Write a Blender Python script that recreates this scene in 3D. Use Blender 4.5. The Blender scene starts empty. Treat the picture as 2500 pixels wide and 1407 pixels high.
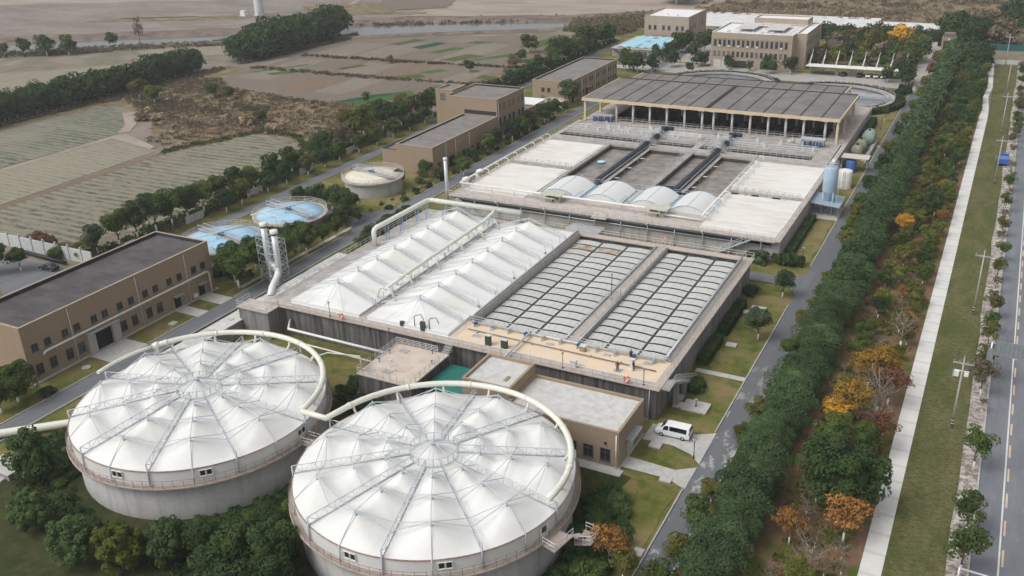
import bpy, math, random
from math import sin, cos, pi, radians, sqrt, hypot, atan2
from mathutils import Vector, Matrix, Quaternion
RND = random.Random(7)
scene = bpy.context.scene
COL = scene.collection

# ------------------------------------------------------------------ mesh helper
class MB:
    def __init__(s): s.v = []; s.f = []; s.m = []; s.sm = []; s.mi = 0; s.smooth = False
    def add(s, vs, fs, smooth=None):
        o = len(s.v); s.v.extend([tuple(p) for p in vs])
        sm = s.smooth if smooth is None else smooth
        for f in fs: s.f.append([i + o for i in f]); s.m.append(s.mi); s.sm.append(sm)
        return s
    def box(s, x0, y0, z0, x1, y1, z1):
        vs = [(x0,y0,z0),(x1,y0,z0),(x1,y1,z0),(x0,y1,z0),(x0,y0,z1),(x1,y0,z1),(x1,y1,z1),(x0,y1,z1)]
        return s.add(vs, [(0,3,2,1),(4,5,6,7),(0,1,5,4),(1,2,6,5),(2,3,7,6),(3,0,4,7)], False)
    def prism(s, poly, z0, z1):
        n = len(poly); a = sum(poly[i][0]*poly[(i+1)%n][1]-poly[(i+1)%n][0]*poly[i][1] for i in range(n))
        if a < 0: poly = poly[::-1]
        vs = [(x,y,z0) for x,y in poly] + [(x,y,z1) for x,y in poly]
        return s.add(vs, [tuple(range(n))[::-1], tuple(range(n,2*n))] + [(i,(i+1)%n,n+(i+1)%n,n+i) for i in range(n)], False)
    def sheet(s, poly, z):
        n = len(poly); a = sum(poly[i][0]*poly[(i+1)%n][1]-poly[(i+1)%n][0]*poly[i][1] for i in range(n))
        if a < 0: poly = poly[::-1]
        return s.add([(x,y,z) for x,y in poly], [tuple(range(n))], False)
    def tube(s, a, b, r, n=6, r2=None): return s.path([a, b], r, n, r2=r2)
    def path(s, pts, r, n=8, cap=True, r2=None):
        P = [Vector(p) for p in pts]; k = len(P); vs = []
        up = None
        for i in range(k):
            if i == 0: t = (P[1]-P[0])
            elif i == k-1: t = (P[-1]-P[-2])
            else: t = (P[i+1]-P[i]).normalized() + (P[i]-P[i-1]).normalized()
            t = t.normalized() if t.length > 1e-9 else Vector((0,0,1))
            if up is None: up = Vector((0,0,1)) if abs(t.z) < .9 else Vector((1,0,0))
            u = t.cross(up)
            if u.length < 1e-4: u = t.cross(Vector((0,1,0)))
            u.normalize(); w = u.cross(t).normalized(); up = w
            rr = r if r2 is None else r + (r2-r)*i/(k-1)
            if 0 < i < k-1:
                c = max(.35, (P[i+1]-P[i]).normalized().dot(t)); 
            for j in range(n):
                a = 2*pi*j/n; vs.append(P[i] + rr*(cos(a)*u + sin(a)*w))
        fs = []
        for i in range(k-1):
            for j in range(n):
                fs.append((i*n+j, i*n+(j+1)%n, (i+1)*n+(j+1)%n, (i+1)*n+j))
        s.add(vs, fs, n > 5)
        if cap:
            o = len(s.v) - len(vs)
            s.f.append([o+j for j in range(n)][::-1]); s.m.append(s.mi); s.sm.append(False)
            s.f.append([o+(k-1)*n+j for j in range(n)]); s.m.append(s.mi); s.sm.append(False)
        return s
    def lathe(s, cx, cy, prof, n=32, a0=0., a1=2*pi, smooth=True, close=True):
        k = len(prof); full = abs(a1-a0-2*pi) < 1e-6; m = n if full else n+1; vs = []
        for r, z in prof:
            for j in range(m):
                a = a0+(a1-a0)*j/n; vs.append((cx+r*sin(a), cy+r*cos(a), z))
        fs = []
        for i in range(k-1):
            for j in range(n):
                q = (i*m+j, (i+1)*m+j, (i+1)*m+(j+1)%m, i*m+(j+1)%m); fs.append(q)
        return s.add(vs, fs, smooth)
    def cyl(s, cx, cy, z0, z1, r, n=16, r2=None):
        r2 = r if r2 is None else r2
        vs = [(cx+r*cos(2*pi*j/n), cy+r*sin(2*pi*j/n), z0) for j in range(n)] + [(cx+r2*cos(2*pi*j/n), cy+r2*sin(2*pi*j/n), z1) for j in range(n)]
        s.add(vs, [(j,(j+1)%n,n+(j+1)%n,n+j) for j in range(n)], True); o = len(s.v)-2*n
        s.f += [[o+j for j in range(n)][::-1], [o+n+j for j in range(n)]]; s.m += [s.mi]*2; s.sm += [False]*2
        return s
    def grid(s, fn, nu, nv, smooth=True):
        vs = [fn(i/nu, j/nv) for i in range(nu+1) for j in range(nv+1)]
        return s.add(vs, [(i*(nv+1)+j, (i+1)*(nv+1)+j, (i+1)*(nv+1)+j+1, i*(nv+1)+j+1) for i in range(nu) for j in range(nv)], smooth)
    def ellipsoid(s, c, r, n=10, m=6):
        vs = [(c[0], c[1], c[2]-r[2])]
        for i in range(1, m):
            t = -pi/2+pi*i/m
            for j in range(n): vs.append((c[0]+r[0]*cos(t)*cos(2*pi*j/n), c[1]+r[1]*cos(t)*sin(2*pi*j/n), c[2]+r[2]*sin(t)))
        vs.append((c[0], c[1], c[2]+r[2])); fs = [(0, 1+(j+1)%n, 1+j) for j in range(n)]
        for i in range(m-2):
            for j in range(n): a = 1+i*n; fs.append((a+j, a+(j+1)%n, a+n+(j+1)%n, a+n+j))
        e = len(vs)-1; a = 1+(m-2)*n; fs += [(a+j, a+(j+1)%n, e) for j in range(n)]
        return s.add(vs, fs, True)
    def rail(s, pts, z, h=1.1, sp=1.7, r=.045, bars=(1.1,.6), toe=False):
        for i in range(len(pts)-1):
            a = Vector((*pts[i][:2], z if len(pts[i]) < 3 else pts[i][2])); b = Vector((*pts[i+1][:2], z if len(pts[i+1]) < 3 else pts[i+1][2]))
            L = (b-a).length; n = max(1, round(L/sp))
            for k in range(n+(1 if i == len(pts)-2 else 0)):
                p = a.lerp(b, k/n); s.tube(p, p+Vector((0,0,h)), r, 4)
            for q in bars: s.tube(a+Vector((0,0,q)), b+Vector((0,0,q)), r, 4)
        return s
    def mesh(s, name, mats, off=(0,0,0)):
        me = bpy.data.meshes.new(name)
        me.from_pydata([(x-off[0], y-off[1], z-off[2]) for x,y,z in s.v], [], s.f)
        for m in (mats if isinstance(mats, (list, tuple)) else [mats]): me.materials.append(m)
        me.polygons.foreach_set('material_index', s.m); me.polygons.foreach_set('use_smooth', s.sm); me.update()
        return me

def T(name, label, cat, loc=(0,0,0), group=None):
    o = bpy.data.objects.new(name, None); COL.objects.link(o); o.location = loc; o.empty_display_size = .5
    o['label'] = label; o['category'] = cat
    if group: o['group'] = group
    return o
def woff(p):
    v = Vector((0,0,0))
    while p is not None: v += Vector(p.location); p = p.parent
    return v
def P(name, mb, mat, parent, label=None):
    off = woff(parent)
    o = bpy.data.objects.new(name, mb.mesh(name, mat, off)); COL.objects.link(o); o.parent = parent
    if label: o['label'] = label
    return o
def S(name, mb, mat, kind='structure'):
    o = bpy.data.objects.new(name, mb.mesh(name, mat)); COL.objects.link(o); o['kind'] = kind; return o
def One(name, mb, mat, label, cat, loc=(0,0,0), group=None):
    o = bpy.data.objects.new(name, mb.mesh(name, mat, loc)); COL.objects.link(o); o.location = loc
    o['label'] = label; o['category'] = cat
    if group: o['group'] = group
    return o
KIDS = {}
def copy_tree(root, loc, rz=0., label=None, group=None, sc=None):
    c = root.copy(); COL.objects.link(c); c.location = loc; c.rotation_euler = (0,0,rz)
    if sc is not None: c.scale = sc if isinstance(sc, (tuple, list)) else (sc,)*3
    if label: c['label'] = label
    if group: c['group'] = group
    if root.name not in KIDS: KIDS[root.name] = [(k, list(k.children)) for k in root.children]
    for k, ks in KIDS[root.name]:
        d = k.copy(); COL.objects.link(d); d.parent = c
        for g in ks:
            e = g.copy(); COL.objects.link(e); e.parent = d
    return c

# ------------------------------------------------------------------ materials
def srgb(*c): return tuple(((x/255)/12.92 if x/255 <= .04045 else ((x/255+.055)/1.055)**2.4) for x in c)
class NT:
    def __init__(s, name):
        s.mat = bpy.data.materials.new(name); s.mat.use_nodes = True; s.t = s.mat.node_tree; s.b = s.t.nodes['Principled BSDF']
    def n(s, typ, **kw):
        x = s.t.nodes.new(typ)
        for k, v in kw.items():
            if k in x.inputs: x.inputs[k].default_value = v
            else: setattr(x, k, v)
        return x
    def l(s, a, b): s.t.links.new(a, b)
    def coord(s, world=False, scale=(1,1,1)):
        o = s.n('ShaderNodeNewGeometry').outputs['Position'] if world else s.n('ShaderNodeTexCoord').outputs['Object']
        mp = s.n('ShaderNodeMapping'); mp.inputs['Scale'].default_value = scale; s.l(o, mp.inputs['Vector']); return mp.outputs['Vector']
    def noise(s, vec, sc, det=4., rough=.55):
        x = s.n('ShaderNodeTexNoise'); x.inputs['Scale'].default_value = sc; x.inputs['Detail'].default_value = det; x.inputs['Roughness'].default_value = rough
        s.l(vec, x.inputs['Vector']); return x.outputs['Fac']
    def ramp(s, fac, a, b):
        x = s.n('ShaderNodeMapRange'); x.inputs['From Min'].default_value = a; x.inputs['From Max'].default_value = b; s.l(fac, x.inputs['Value']); return x.outputs['Result']
    def mix(s, fac, c1, c2, mode='MIX'):
        x = s.n('ShaderNodeMix', data_type='RGBA', blend_type=mode)
        for sock, v in ((x.inputs['Factor'], fac), (x.inputs[6], c1), (x.inputs[7], c2)):
            if hasattr(v, 'is_linked'): s.l(v, sock)
            elif isinstance(v, (int, float)): sock.default_value = v
            else: sock.default_value = (*v[:3], 1)
        return x.outputs[2]
    def out(s, c, rough=.8, metal=0., spec=.3):
        if hasattr(c, 'is_linked'): s.l(c, s.b.inputs['Base Color'])
        else: s.b.inputs['Base Color'].default_value = (*c[:3], 1)
        s.b.inputs['Roughness'].default_value = rough; s.b.inputs['Metallic'].default_value = metal; s.b.inputs['Specular IOR Level'].default_value = spec
        return s.mat
    def bump(s, h, st=.3, d=.05):
        x = s.n('ShaderNodeBump'); x.inputs['Strength'].default_value = st; x.inputs['Distance'].default_value = d; s.l(h, x.inputs['Height']); s.l(x.outputs['Normal'], s.b.inputs['Normal'])
def plain(name, c, rough=.6, metal=0., var=.12, sc=1.2, spec=.3):
    t = NT(name); v = t.coord(True); f = t.noise(v, sc, 5, .65)
    lo = tuple(x*(1-var) for x in c); hi = tuple(min(1, x*(1+var)) for x in c)
    return t.out(t.mix(t.ramp(f, .3, .7), lo, hi), rough, metal, spec)
def streaky(name, c, dark, amt=(.42,.75), sx=1.3, sz=.12, rough=.85, extra=None):
    """concrete with rain streaks running down, each with a shape of its own"""
    t = NT(name); v = t.coord(True, (sx, sx, sz)); f = t.noise(v, 1., 6, .7)
    g = t.noise(t.coord(True), .35, 5, .6); h = t.noise(t.coord(True), 3., 4, .7)
    col = t.mix(t.ramp(h, .25, .75), tuple(x*.86 for x in c), tuple(min(1, x*1.1) for x in c))
    col = t.mix(t.ramp(f, *amt), col, dark)
    col = t.mix(t.ramp(g, .5, .8), col, tuple((a+b)/2 for a, b in zip(c, dark)))
    if extra:
        col = t.mix(t.ramp(t.noise(t.coord(True, (1.7, 1.7, .1)), 1., 4, .6), .68, .78), col, extra)
    t.bump(h, .2, .03)
    return t.out(col, rough, 0, .2)
def patchy(name, cols, scales, rough=.9, lo=.4, hi=.62, bump=0., world=True):
    """ground cover: base colour and patches of others, each with its own noise"""
    t = NT(name); col = cols[0]
    for i, (c, sc) in enumerate(zip(cols[1:], scales)):
        sxyz = sc if isinstance(sc, tuple) else (sc, sc, sc)
        f = t.noise(t.coord(world, sxyz), 1., 6, .65); col = t.mix(t.ramp(f, lo, hi), col, c)
    if bump: t.bump(t.noise(t.coord(world), 2.5, 6, .75), bump, .2)
    return t.out(col, rough, 0, .15)
C = srgb
M = {}
M['membrane'] = plain('white_sheet', (.72,.72,.70), .5, var=.03, sc=.25)
def _tm():
    t = NT('tank_membrane'); f = t.noise(t.coord(True), .22, 6, .65); h = t.noise(t.coord(True), 2.2, 5, .75); c = t.mix(t.ramp(f, .42, .72), (.715,.715,.695), (.655,.65,.62)); c = t.mix(t.ramp(h, .58, .82), c, (.60,.59,.555)); return t.out(c, .5, 0, .3)
M['tankroof'] = _tm()
def _dm():
    t = NT('dirty_membrane'); v = t.coord(True); f = t.noise(v, .16, 6, .65); h = t.noise(v, 1.2, 5, .7)
    c = t.mix(t.ramp(f, .5, .75), (.715,.715,.70), (.63,.61,.53)); c = t.mix(t.ramp(h, .55, .8), c, (.64,.63,.60)); return t.out(c, .55, 0, .3)
M['tent'] = _dm()
def _wc():
    t = NT('white_deck'); f = t.noise(t.coord(True, (.12,.5,1)), 1., 6, .7); h = t.noise(t.coord(True), .9, 6, .75); g = t.noise(t.coord(True), .09, 3, .5)
    c = t.mix(t.ramp(f, .42, .68), (.74,.72,.675), (.60,.56,.50)); c = t.mix(t.ramp(h, .6, .8), c, (.50,.46,.40)); c = t.mix(t.ramp(g, .5, .7), c, (.75,.74,.70)); return t.out(c, .7, 0, .3)
M['white_deck'] = _wc()
M['steel'] = plain('painted_steel', (.50,.54,.58), .5, .1, .1)
M['steel_dark'] = plain('dark_steel', (.30,.315,.335), .6, .1, .15)
M['galv'] = plain('galvanised', (.54,.55,.57), .45, .5, .15)
M['rail'] = plain('rail_paint', (.54,.53,.52), .6, 0, .2)
M['rust_rail'] = plain('rusty_rail', (.23,.175,.15), .8, 0, .4, 3.)
M['rust_edge'] = plain('rust_edge', (.30,.19,.165), .8, 0, .4, 2.)
M['rustdeck'] = patchy('rust_deck', [(.36,.30,.265),(.27,.19,.15),(.40,.36,.33)], [.7,1.4])
M['blue_steel'] = plain('blue_steel', (.22,.36,.50), .5, 0, .15)
M['cream'] = plain('cream_duct', (.70,.70,.62), .4, 0, .04)
M['white_pipe'] = plain('white_pipe', (.74,.74,.72), .4, 0, .06)
M['silver'] = plain('silver_stack', (.62,.63,.65), .4, .25, .12, 1.0)
M['conc'] = streaky('concrete_wall', (.33,.32,.31), (.16,.155,.15), (.55,.85))
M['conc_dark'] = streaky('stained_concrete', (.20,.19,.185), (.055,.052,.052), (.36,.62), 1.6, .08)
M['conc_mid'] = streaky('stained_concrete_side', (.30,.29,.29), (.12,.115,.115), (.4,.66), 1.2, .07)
M['conc_tank'] = streaky('tank_concrete', (.44,.435,.425), (.24,.235,.225), (.5,.8), .8, .07, extra=(.27,.22,.16))
M['conc_lo'] = streaky('basin_wall', (.42,.40,.375), (.24,.225,.21), (.5,.8), .7, .1)
M['deck'] = patchy('deck_concrete', [(.47,.415,.37),(.39,.35,.32),(.53,.48,.44)], [1.1,.5])
M['deck_pink'] = patchy('pink_deck', [(.50,.42,.37),(.42,.37,.335)], [.8])
M['deck_tan'] = patchy('tan_deck', [(.55,.46,.385),(.46,.39,.335),(.60,.52,.45)], [.9,.4])
M['deck_grey'] = patchy('grey_deck', [(.36,.335,.315),(.28,.265,.25),(.43,.405,.385)], [1.0,.4])
M['peach'] = patchy('peach_floor', [(.72,.575,.42),(.67,.55,.42)], [.5])
M['slab'] = patchy('pale_slab', [(.50,.49,.465),(.42,.41,.39)], [1.2])
M['tan'] = streaky('tan_render', (.33,.25,.178), (.25,.185,.135), (.55,.95), .9, .07)
M['tan2'] = streaky('tan_render_pale', (.345,.265,.19), (.26,.195,.14), (.55,.95), .9, .07)
M['tan3'] = streaky('beige_tile', (.41,.33,.26), (.31,.245,.195), (.55,.95), .6, .06)
M['rooffelt'] = patchy('roof_felt', [(.085,.078,.082),(.068,.064,.068),(.118,.11,.112)], [(.25,1.1,1),(.2,.3,1)])
M['roofgrey'] = patchy('grey_roof', [(.215,.20,.195),(.165,.155,.15),(.25,.235,.225)], [(.35,1.2,1),.3])
M['rooffilter'] = patchy('filter_roof', [(.195,.18,.175),(.15,.14,.135),(.225,.21,.20)], [.6,.2])
M['roofpale'] = patchy('pale_roof', [(.54,.53,.51),(.45,.44,.425),(.60,.595,.57)], [.5,.9])
M['roofwhite'] = plain('white_roof', (.78,.78,.78), .6, 0, .06, .5)
M['black_edge'] = plain('black_coping', (.035,.035,.04), .7)
M['coping'] = plain('coping', (.40,.32,.25), .8)
M['yellow_frame'] = plain('yellow_frame', (.62,.50,.35), .7, 0, .08)
M['column'] = plain('pale_column', (.68,.67,.66), .7, 0, .08)
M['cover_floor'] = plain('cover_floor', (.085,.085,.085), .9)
M['wall_shade'] = plain('wall_shade', (.06,.058,.052), .5)  # near-black tone that paints shade onto the basin cell walls
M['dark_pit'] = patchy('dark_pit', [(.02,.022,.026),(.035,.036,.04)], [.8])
def _cover():
    t = NT('grey_cover'); v = t.coord(True); f = t.noise(v, .8, 5, .7)
    oi = t.n('ShaderNodeObjectInfo').outputs['Random']
    c = t.mix(oi, (.51,.51,.495), (.57,.57,.55)); c = t.mix(t.ramp(f, .5, .75), c, (.46,.455,.44)); return t.out(c, .5, 0, .35)
M['cover'] = _cover()
M['rustcover'] = patchy('rust_cover', [(.48,.47,.44),(.36,.24,.15)], [.8], .6, .45, .55)
M['glass'] = plain('window_glass', (.03,.036,.042), .12, 0, .3, .8, .6)
M['glass_pale'] = plain('pale_window_glass', (.16,.19,.21), .15, 0, .3, .8, .6)
M['frame'] = plain('window_frame', (.10,.115,.12), .5)
M['frame_white'] = plain('white_frame', (.72,.72,.70), .5)
M['door_dark'] = plain('dark_opening', (.018,.018,.02), .9)
M['door_metal'] = plain('metal_door', (.33,.34,.35), .5, .2)
M['shutter'] = plain('shutter', (.52,.51,.50), .6)
M['green_roof'] = plain('green_canopy', (.03,.17,.15), .35, 0, .15, .4)
M['blue_cover'] = patchy('blue_cover', [(.37,.57,.74),(.42,.61,.76),(.33,.52,.69)], [.5,1.2], .5, .45, .65)
M['blue_cover2'] = patchy('pale_blue_cover', [(.42,.70,.80),(.36,.62,.74)], [.3], .5)
M['cream_cover'] = patchy('cream_cover', [(.72,.67,.57),(.64,.58,.48)], [.4], .6)
M['blue_rim'] = plain('blue_rim', (.34,.48,.62), .5)
M['vault'] = plain('vault_sheet', (.70,.70,.68), .4, 0, .04)
M['navy'] = plain('navy_pipe', (.035,.055,.09), .35, .1, .25)
M['black'] = plain('black_paint', (.02,.021,.024), .45)
M['silo'] = plain('silo_paint', (.36,.47,.58), .4, 0, .06)
M['tankwhite'] = plain('white_tank', (.72,.71,.68), .45)
M['tankblue'] = plain('blue_tank', (.06,.16,.48), .4)
M['tankgreen'] = plain('green_tank', (.30,.40,.33), .5, 0, .2)
M['tankolive'] = plain('olive_tank', (.30,.29,.22), .6, 0, .2)
M['shed'] = plain('blue_sheet_roof', (.29,.37,.46), .45, 0, .1)
M['brickpad'] = plain('pale_sheet', (.55,.50,.46), .7)
M['orange'] = plain('lifebuoy_orange', (.70,.13,.06), .5)
M['navyvalve'] = plain('blue_valve', (.03,.12,.30), .5)
M['cabinet'] = plain('cabinet_white', (.62,.62,.60), .5)
M['cabinet_dark'] = plain('cabinet_dark', (.05,.07,.06), .4)
M['beige_sheet'] = plain('beige_sheet', (.52,.51,.42), .6)
M['kerb'] = plain('kerb_stone', (.44,.43,.41), .85, 0, .2, .8)
M['whitewash'] = plain('whitewash', (.72,.72,.70), .8)
M['bark'] = plain('bark', (.12,.095,.075), .9, 0, .3, 3.)
M['palebark'] = plain('pale_bark', (.30,.26,.22), .9, 0, .3, 3.)
M['carwhite'] = plain('white_car_paint', (.78,.80,.82), .2, 0, .02, 1, .5)
M['cardark'] = plain('dark_car_paint', (.02,.03,.035), .25, 0, .1, 1, .5)
M['carblue'] = plain('blue_truck_paint', (.03,.12,.42), .4, 0, .2)
M['carglass'] = plain('car_glass', (.012,.014,.018), .06, 0, .2, 1, .6)
M['tyre'] = plain('tyre', (.018,.018,.018), .85)
M['rim'] = plain('wheel_rim', (.40,.41,.42), .35, .5)
M['headlamp'] = plain('headlamp', (.6,.62,.65), .1, 0, .05)
M['taillamp'] = plain('tail_lamp', (.35,.02,.02), .25)
M['skin'] = plain('skin', (.45,.28,.20), .6)
M['redjacket'] = plain('maroon_jacket', (.12,.028,.025), .8)
M['blackcloth'] = plain('black_cloth', (.012,.012,.014), .85)
M['greycloth'] = plain('grey_cloth', (.10,.10,.11), .85)
M['hair'] = plain('black_hair', (.01,.009,.009), .6)
M['sign_back'] = plain('sign_back', (.30,.32,.34), .5, .3)
M['fence'] = plain('fence_paint', (.50,.51,.51), .7, 0, .12)
M['fence_dark'] = plain('dark_fence', (.08,.10,.10), .7)
M['hoarding'] = plain('green_hoarding', (.02,.11,.10), .6, 0, .2)
M['plastic'] = patchy('plastic_sheet', [(.55,.55,.55),(.44,.43,.42),(.63,.63,.63)], [(.5,.9,1),(.2,1.6,1)], .5)
M['windtower'] = plain('tower_white', (.60,.63,.66), .4, 0, .03)

# ground surfaces
M['ground'] = patchy('dry_ground', [(.25,.208,.18),(.20,.168,.14),(.285,.24,.20),(.16,.15,.10)], [.03,.09,.05], bump=.35)
def _far():
    t = NT('far_soil'); v = t.coord(True, (.02,.05,1)); f = t.noise(v, 1., 6, .7); h = t.noise(t.coord(True, (.12,.4,1)), 1., 6, .7)
    c = t.mix(t.ramp(f, .35, .65), (.20,.168,.15), (.30,.26,.23)); c = t.mix(t.ramp(h, .5, .68), c, (.165,.14,.122)); c = t.mix(t.ramp(t.noise(t.coord(True, (.05,.35,1)), 1., 6, .75), .62, .72), c, (.40,.35,.30)); return t.out(c, .95, 0, .1)
M['far_soil'] = _far()
M['far_sand'] = patchy('pale_sand', [(.37,.31,.26),(.28,.235,.20)], [(.03,.08,1)])
M['reed'] = patchy('reed_ground', [(.235,.165,.105),(.17,.125,.085),(.31,.23,.155),(.13,.12,.06)], [.25,.12,.2], bump=.5)
M['bank'] = patchy('river_bank', [(.165,.13,.105),(.10,.085,.068),(.22,.175,.14)], [(.05,.25,1),.15], bump=.4)
def crop(name, soil, green, period=1.25, thr=(.42,.6), along_x=True, gamt=.85):
    """rows of seedlings: each row is broken into runs of its own, some patches are bare"""
    t = NT(name); sep = t.n('ShaderNodeSeparateXYZ'); pos = t.n('ShaderNodeNewGeometry').outputs['Position']; t.l(pos, sep.inputs[0])
    bend = t.noise(t.coord(True), .02, 2, .5); row = t.n('ShaderNodeMath', operation='MULTIPLY_ADD'); t.l(bend, row.inputs[0]); row.inputs[1].default_value = 5.; t.l(sep.outputs['Y' if along_x else 'X'], row.inputs[2])
    sc = t.n('ShaderNodeMath', operation='MULTIPLY'); t.l(row.outputs[0], sc.inputs[0]); sc.inputs[1].default_value = 2*pi/period; sn = t.n('ShaderNodeMath', operation='SINE'); t.l(sc.outputs[0], sn.inputs[0])
    s = (.05,.9/period,1) if along_x else (.9/period,.05,1)
    f = t.noise(t.coord(True, s), 1., 4, .7); g = t.noise(t.coord(True, (.022,.03,1)), 1., 4, .6); h = t.noise(t.coord(True), 1.3, 5, .8); s2 = (.012,.22,1) if along_x else (.22,.012,1); band = t.noise(t.coord(True, s2), 1., 3, .6)
    def mul(a, b):
        m = t.n('ShaderNodeMath', operation='MULTIPLY'); t.l(a, m.inputs[0])
        if isinstance(b, float): m.inputs[1].default_value = b
        else: t.l(b, m.inputs[1])
        return m.outputs[0]
    st = t.noise(t.coord(True, (.16,1.7/period,1) if along_x else (1.7/period,.16,1)), 1., 8, .85)
    ad = t.n('ShaderNodeMath', operation='MULTIPLY_ADD'); t.l(sn.outputs[0], ad.inputs[0]); ad.inputs[1].default_value = .045; t.l(st, ad.inputs[2])
    k = mul(t.ramp(ad.outputs[0], *thr), t.ramp(g, .28, .46)); k = mul(k, t.ramp(band, .2, .42)); k = mul(k, gamt)
    so = t.mix(t.ramp(h, .3, .75), tuple(x*.80 for x in soil), tuple(x*1.12 for x in soil)); so = t.mix(t.ramp(g, .42, .7), so, tuple(x*.84 for x in soil)); so = t.mix(t.ramp(st, .56, .36), so, tuple(x*.62 for x in soil))
    return t.out(t.mix(k, so, green), .95, 0, .1)
M['cropA'] = crop('crop_green', (.30,.28,.215), (.052,.085,.062), 2.4, (.47,.55))
M['cropB'] = crop('crop_pale', (.335,.305,.235), (.09,.105,.075), 2.2, (.53,.62))
M['cropC'] = crop('crop_mixed', (.315,.285,.215), (.052,.075,.055), 2.6, (.49,.57))
M['plotsoil'] = crop('plot_soil', (.235,.19,.16), (.155,.15,.105), 2.2, (0.5,0.62), False)
M['plotsoil2'] = crop('plot_soil_pale', (.275,.235,.195), (.185,.19,.14), 2.0, (0.52,0.64), False)
M['plotsoil3'] = crop('plot_soil_brown', (.24,.175,.13), (.20,.145,.10), 1.6, (0.52,0.64), False)
M['plotgreen'] = crop('plot_green', (.12,.16,.06), (.05,.125,.03), 1.3, (0.36,0.46), False)
M['plotdark'] = crop('plot_dark_green', (.04,.13,.08), (.02,.075,.05), 1.2, (0.36,0.46), False)
M['plotolive'] = crop('plot_olive', (.13,.135,.045), (.08,.10,.03), 1.2, (0.36,0.46), False)
M['lawn'] = patchy('lawn_grass', [(.118,.130,.032),(.170,.148,.050),(.075,.100,.020),(.215,.175,.075)], [.3,.45,.14], lo=.46, hi=.62, bump=.25)
M['lawn_dry'] = patchy('dry_lawn', [(.205,.178,.075),(.14,.14,.045),(.24,.20,.095)], [.2,.35], bump=.25)
M['lawn_dark'] = patchy('dark_lawn', [(.048,.058,.018),(.075,.065,.028),(.03,.042,.014)], [.3,.5], bump=.3)  # darker grass mix for the ground round the membrane tanks
def _verge():
    t = NT('verge_grass'); a = t.noise(t.coord(True, (.3,.12,1)), 1., 5, .7); b = t.noise(t.coord(True, (1.2,2.6,1)), 1., 6, .8); c3 = t.noise(t.coord(True), 1.7, 5, .75)
    c = t.mix(t.ramp(a, .4, .6), (.095,.105,.036), (.165,.142,.070)); c = t.mix(t.ramp(b, .46, .60), c, (.055,.075,.026)); c = t.mix(t.ramp(c3, .60, .74), c, (.25,.215,.125)); t.bump(b, .35, .15); return t.out(c, .95, 0, .1)
M['verge'] = _verge()
def _litter():
    t = NT('leaf_litter'); a = t.noise(t.coord(True), .12, 5, .6); b = t.noise(t.coord(True), 1.3, 6, .8); c3 = t.noise(t.coord(True), .22, 4, .6)
    c = t.mix(t.ramp(a, .4, .6), (.20,.125,.08), (.16,.115,.07)); c = t.mix(t.ramp(b, .5, .68), c, (.27,.165,.095)); c = t.mix(t.ramp(c3, .50, .60), c, (.10,.115,.03)); c = t.mix(t.ramp(t.noise(t.coord(True), .17, 4, .6), .62, .70), c, (.045,.038,.034)); t.bump(b, .4, .15); return t.out(c, .95, 0, .1)
M['litter'] = _litter()
def _asph(name, base, pale, thr=(.62,.70), yr=None):
    t = NT(name); a = t.noise(t.coord(True, (.5,.22,1)), 1., 7, .7); b = t.noise(t.coord(True), 3., 6, .8); g = t.noise(t.coord(True, (.4,.035,1)), 1., 4, .6)
    c = t.mix(t.ramp(b, .3, .7), tuple(x*.86 for x in base), tuple(x*1.12 for x in base)); c = t.mix(t.ramp(g, .45, .7), c, tuple(x*1.25 for x in base))
    f = t.ramp(a, *thr)
    if yr:
        sp = t.n('ShaderNodeSeparateXYZ'); t.l(t.n('ShaderNodeNewGeometry').outputs['Position'], sp.inputs[0]); m = t.n('ShaderNodeMath', operation='MULTIPLY'); t.l(t.ramp(sp.outputs['Y'], yr[1], yr[0]), m.inputs[0]); t.l(f, m.inputs[1]); f = m.outputs[0]
    return t.out(t.mix(f, c, pale), .85, 0, .25)
M['asphalt'] = _asph('plant_asphalt', (.135,.14,.152), (.40,.39,.38), (.54,.60), (104.,150.))
M['asphalt2'] = _asph('rear_asphalt', (.15,.155,.168), (.19,.19,.19), (.62,.75))
M['pubasphalt'] = _asph('street_asphalt', (.165,.175,.195), (.215,.22,.235), (.5,.7))
M['concrete_road'] = patchy('concrete_road', [(.40,.375,.345),(.34,.32,.295)], [(.4,.15,1)])
def _sidewalk():
    t = NT('pale_pavement'); w = t.n('ShaderNodeTexWave', wave_type='BANDS', bands_direction='Y'); w.inputs['Scale'].default_value = .08; w.inputs['Distortion'].default_value = .6; t.l(t.coord(True), w.inputs['Vector'])
    a = t.noise(t.coord(True, (.6,.35,1)), 1., 5, .7); c = t.mix(t.ramp(a, .35, .65), (.62,.61,.58), (.70,.69,.665)); c = t.mix(t.ramp(w.outputs['Fac'], .9, 1.), c, (.56,.55,.52)); return t.out(c, .85, 0, .2)
M['sidewalk'] = _sidewalk()
M['gravel'] = patchy('gravel_pavers', [(.43,.385,.35),(.27,.245,.23),(.55,.50,.45),(.20,.175,.15)], [1.6,.7,1.1], lo=.46, hi=.58)
M['linepaint'] = plain('white_line_paint', (.66,.66,.64), .7, 0, .12)
M['linecream'] = plain('cream_line_paint', (.60,.46,.34), .7, 0, .12)
def _water(name, c, rough, foam=None):
    t = NT(name); col = c
    if foam:
        f = t.noise(t.coord(True, (.35,.35,1)), 1., 8, .72); col = t.mix(t.ramp(f, .38, .6), c, foam)
    t.bump(t.noise(t.coord(True), 1.2, 4, .6), .12, .05); return t.out(col, rough, 0, .5)
M['river'] = _water('river_water', (.16,.165,.17), .08)
M['foam'] = _water('aerated_water', (.16,.135,.118), .4, (.32,.29,.27))
M['brownwater'] = _water('channel_water', (.085,.062,.047), .25, (.12,.09,.07))
M['clarwater'] = _water('clarifier_water', (.16,.17,.19), .12, (.30,.31,.34))

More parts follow.
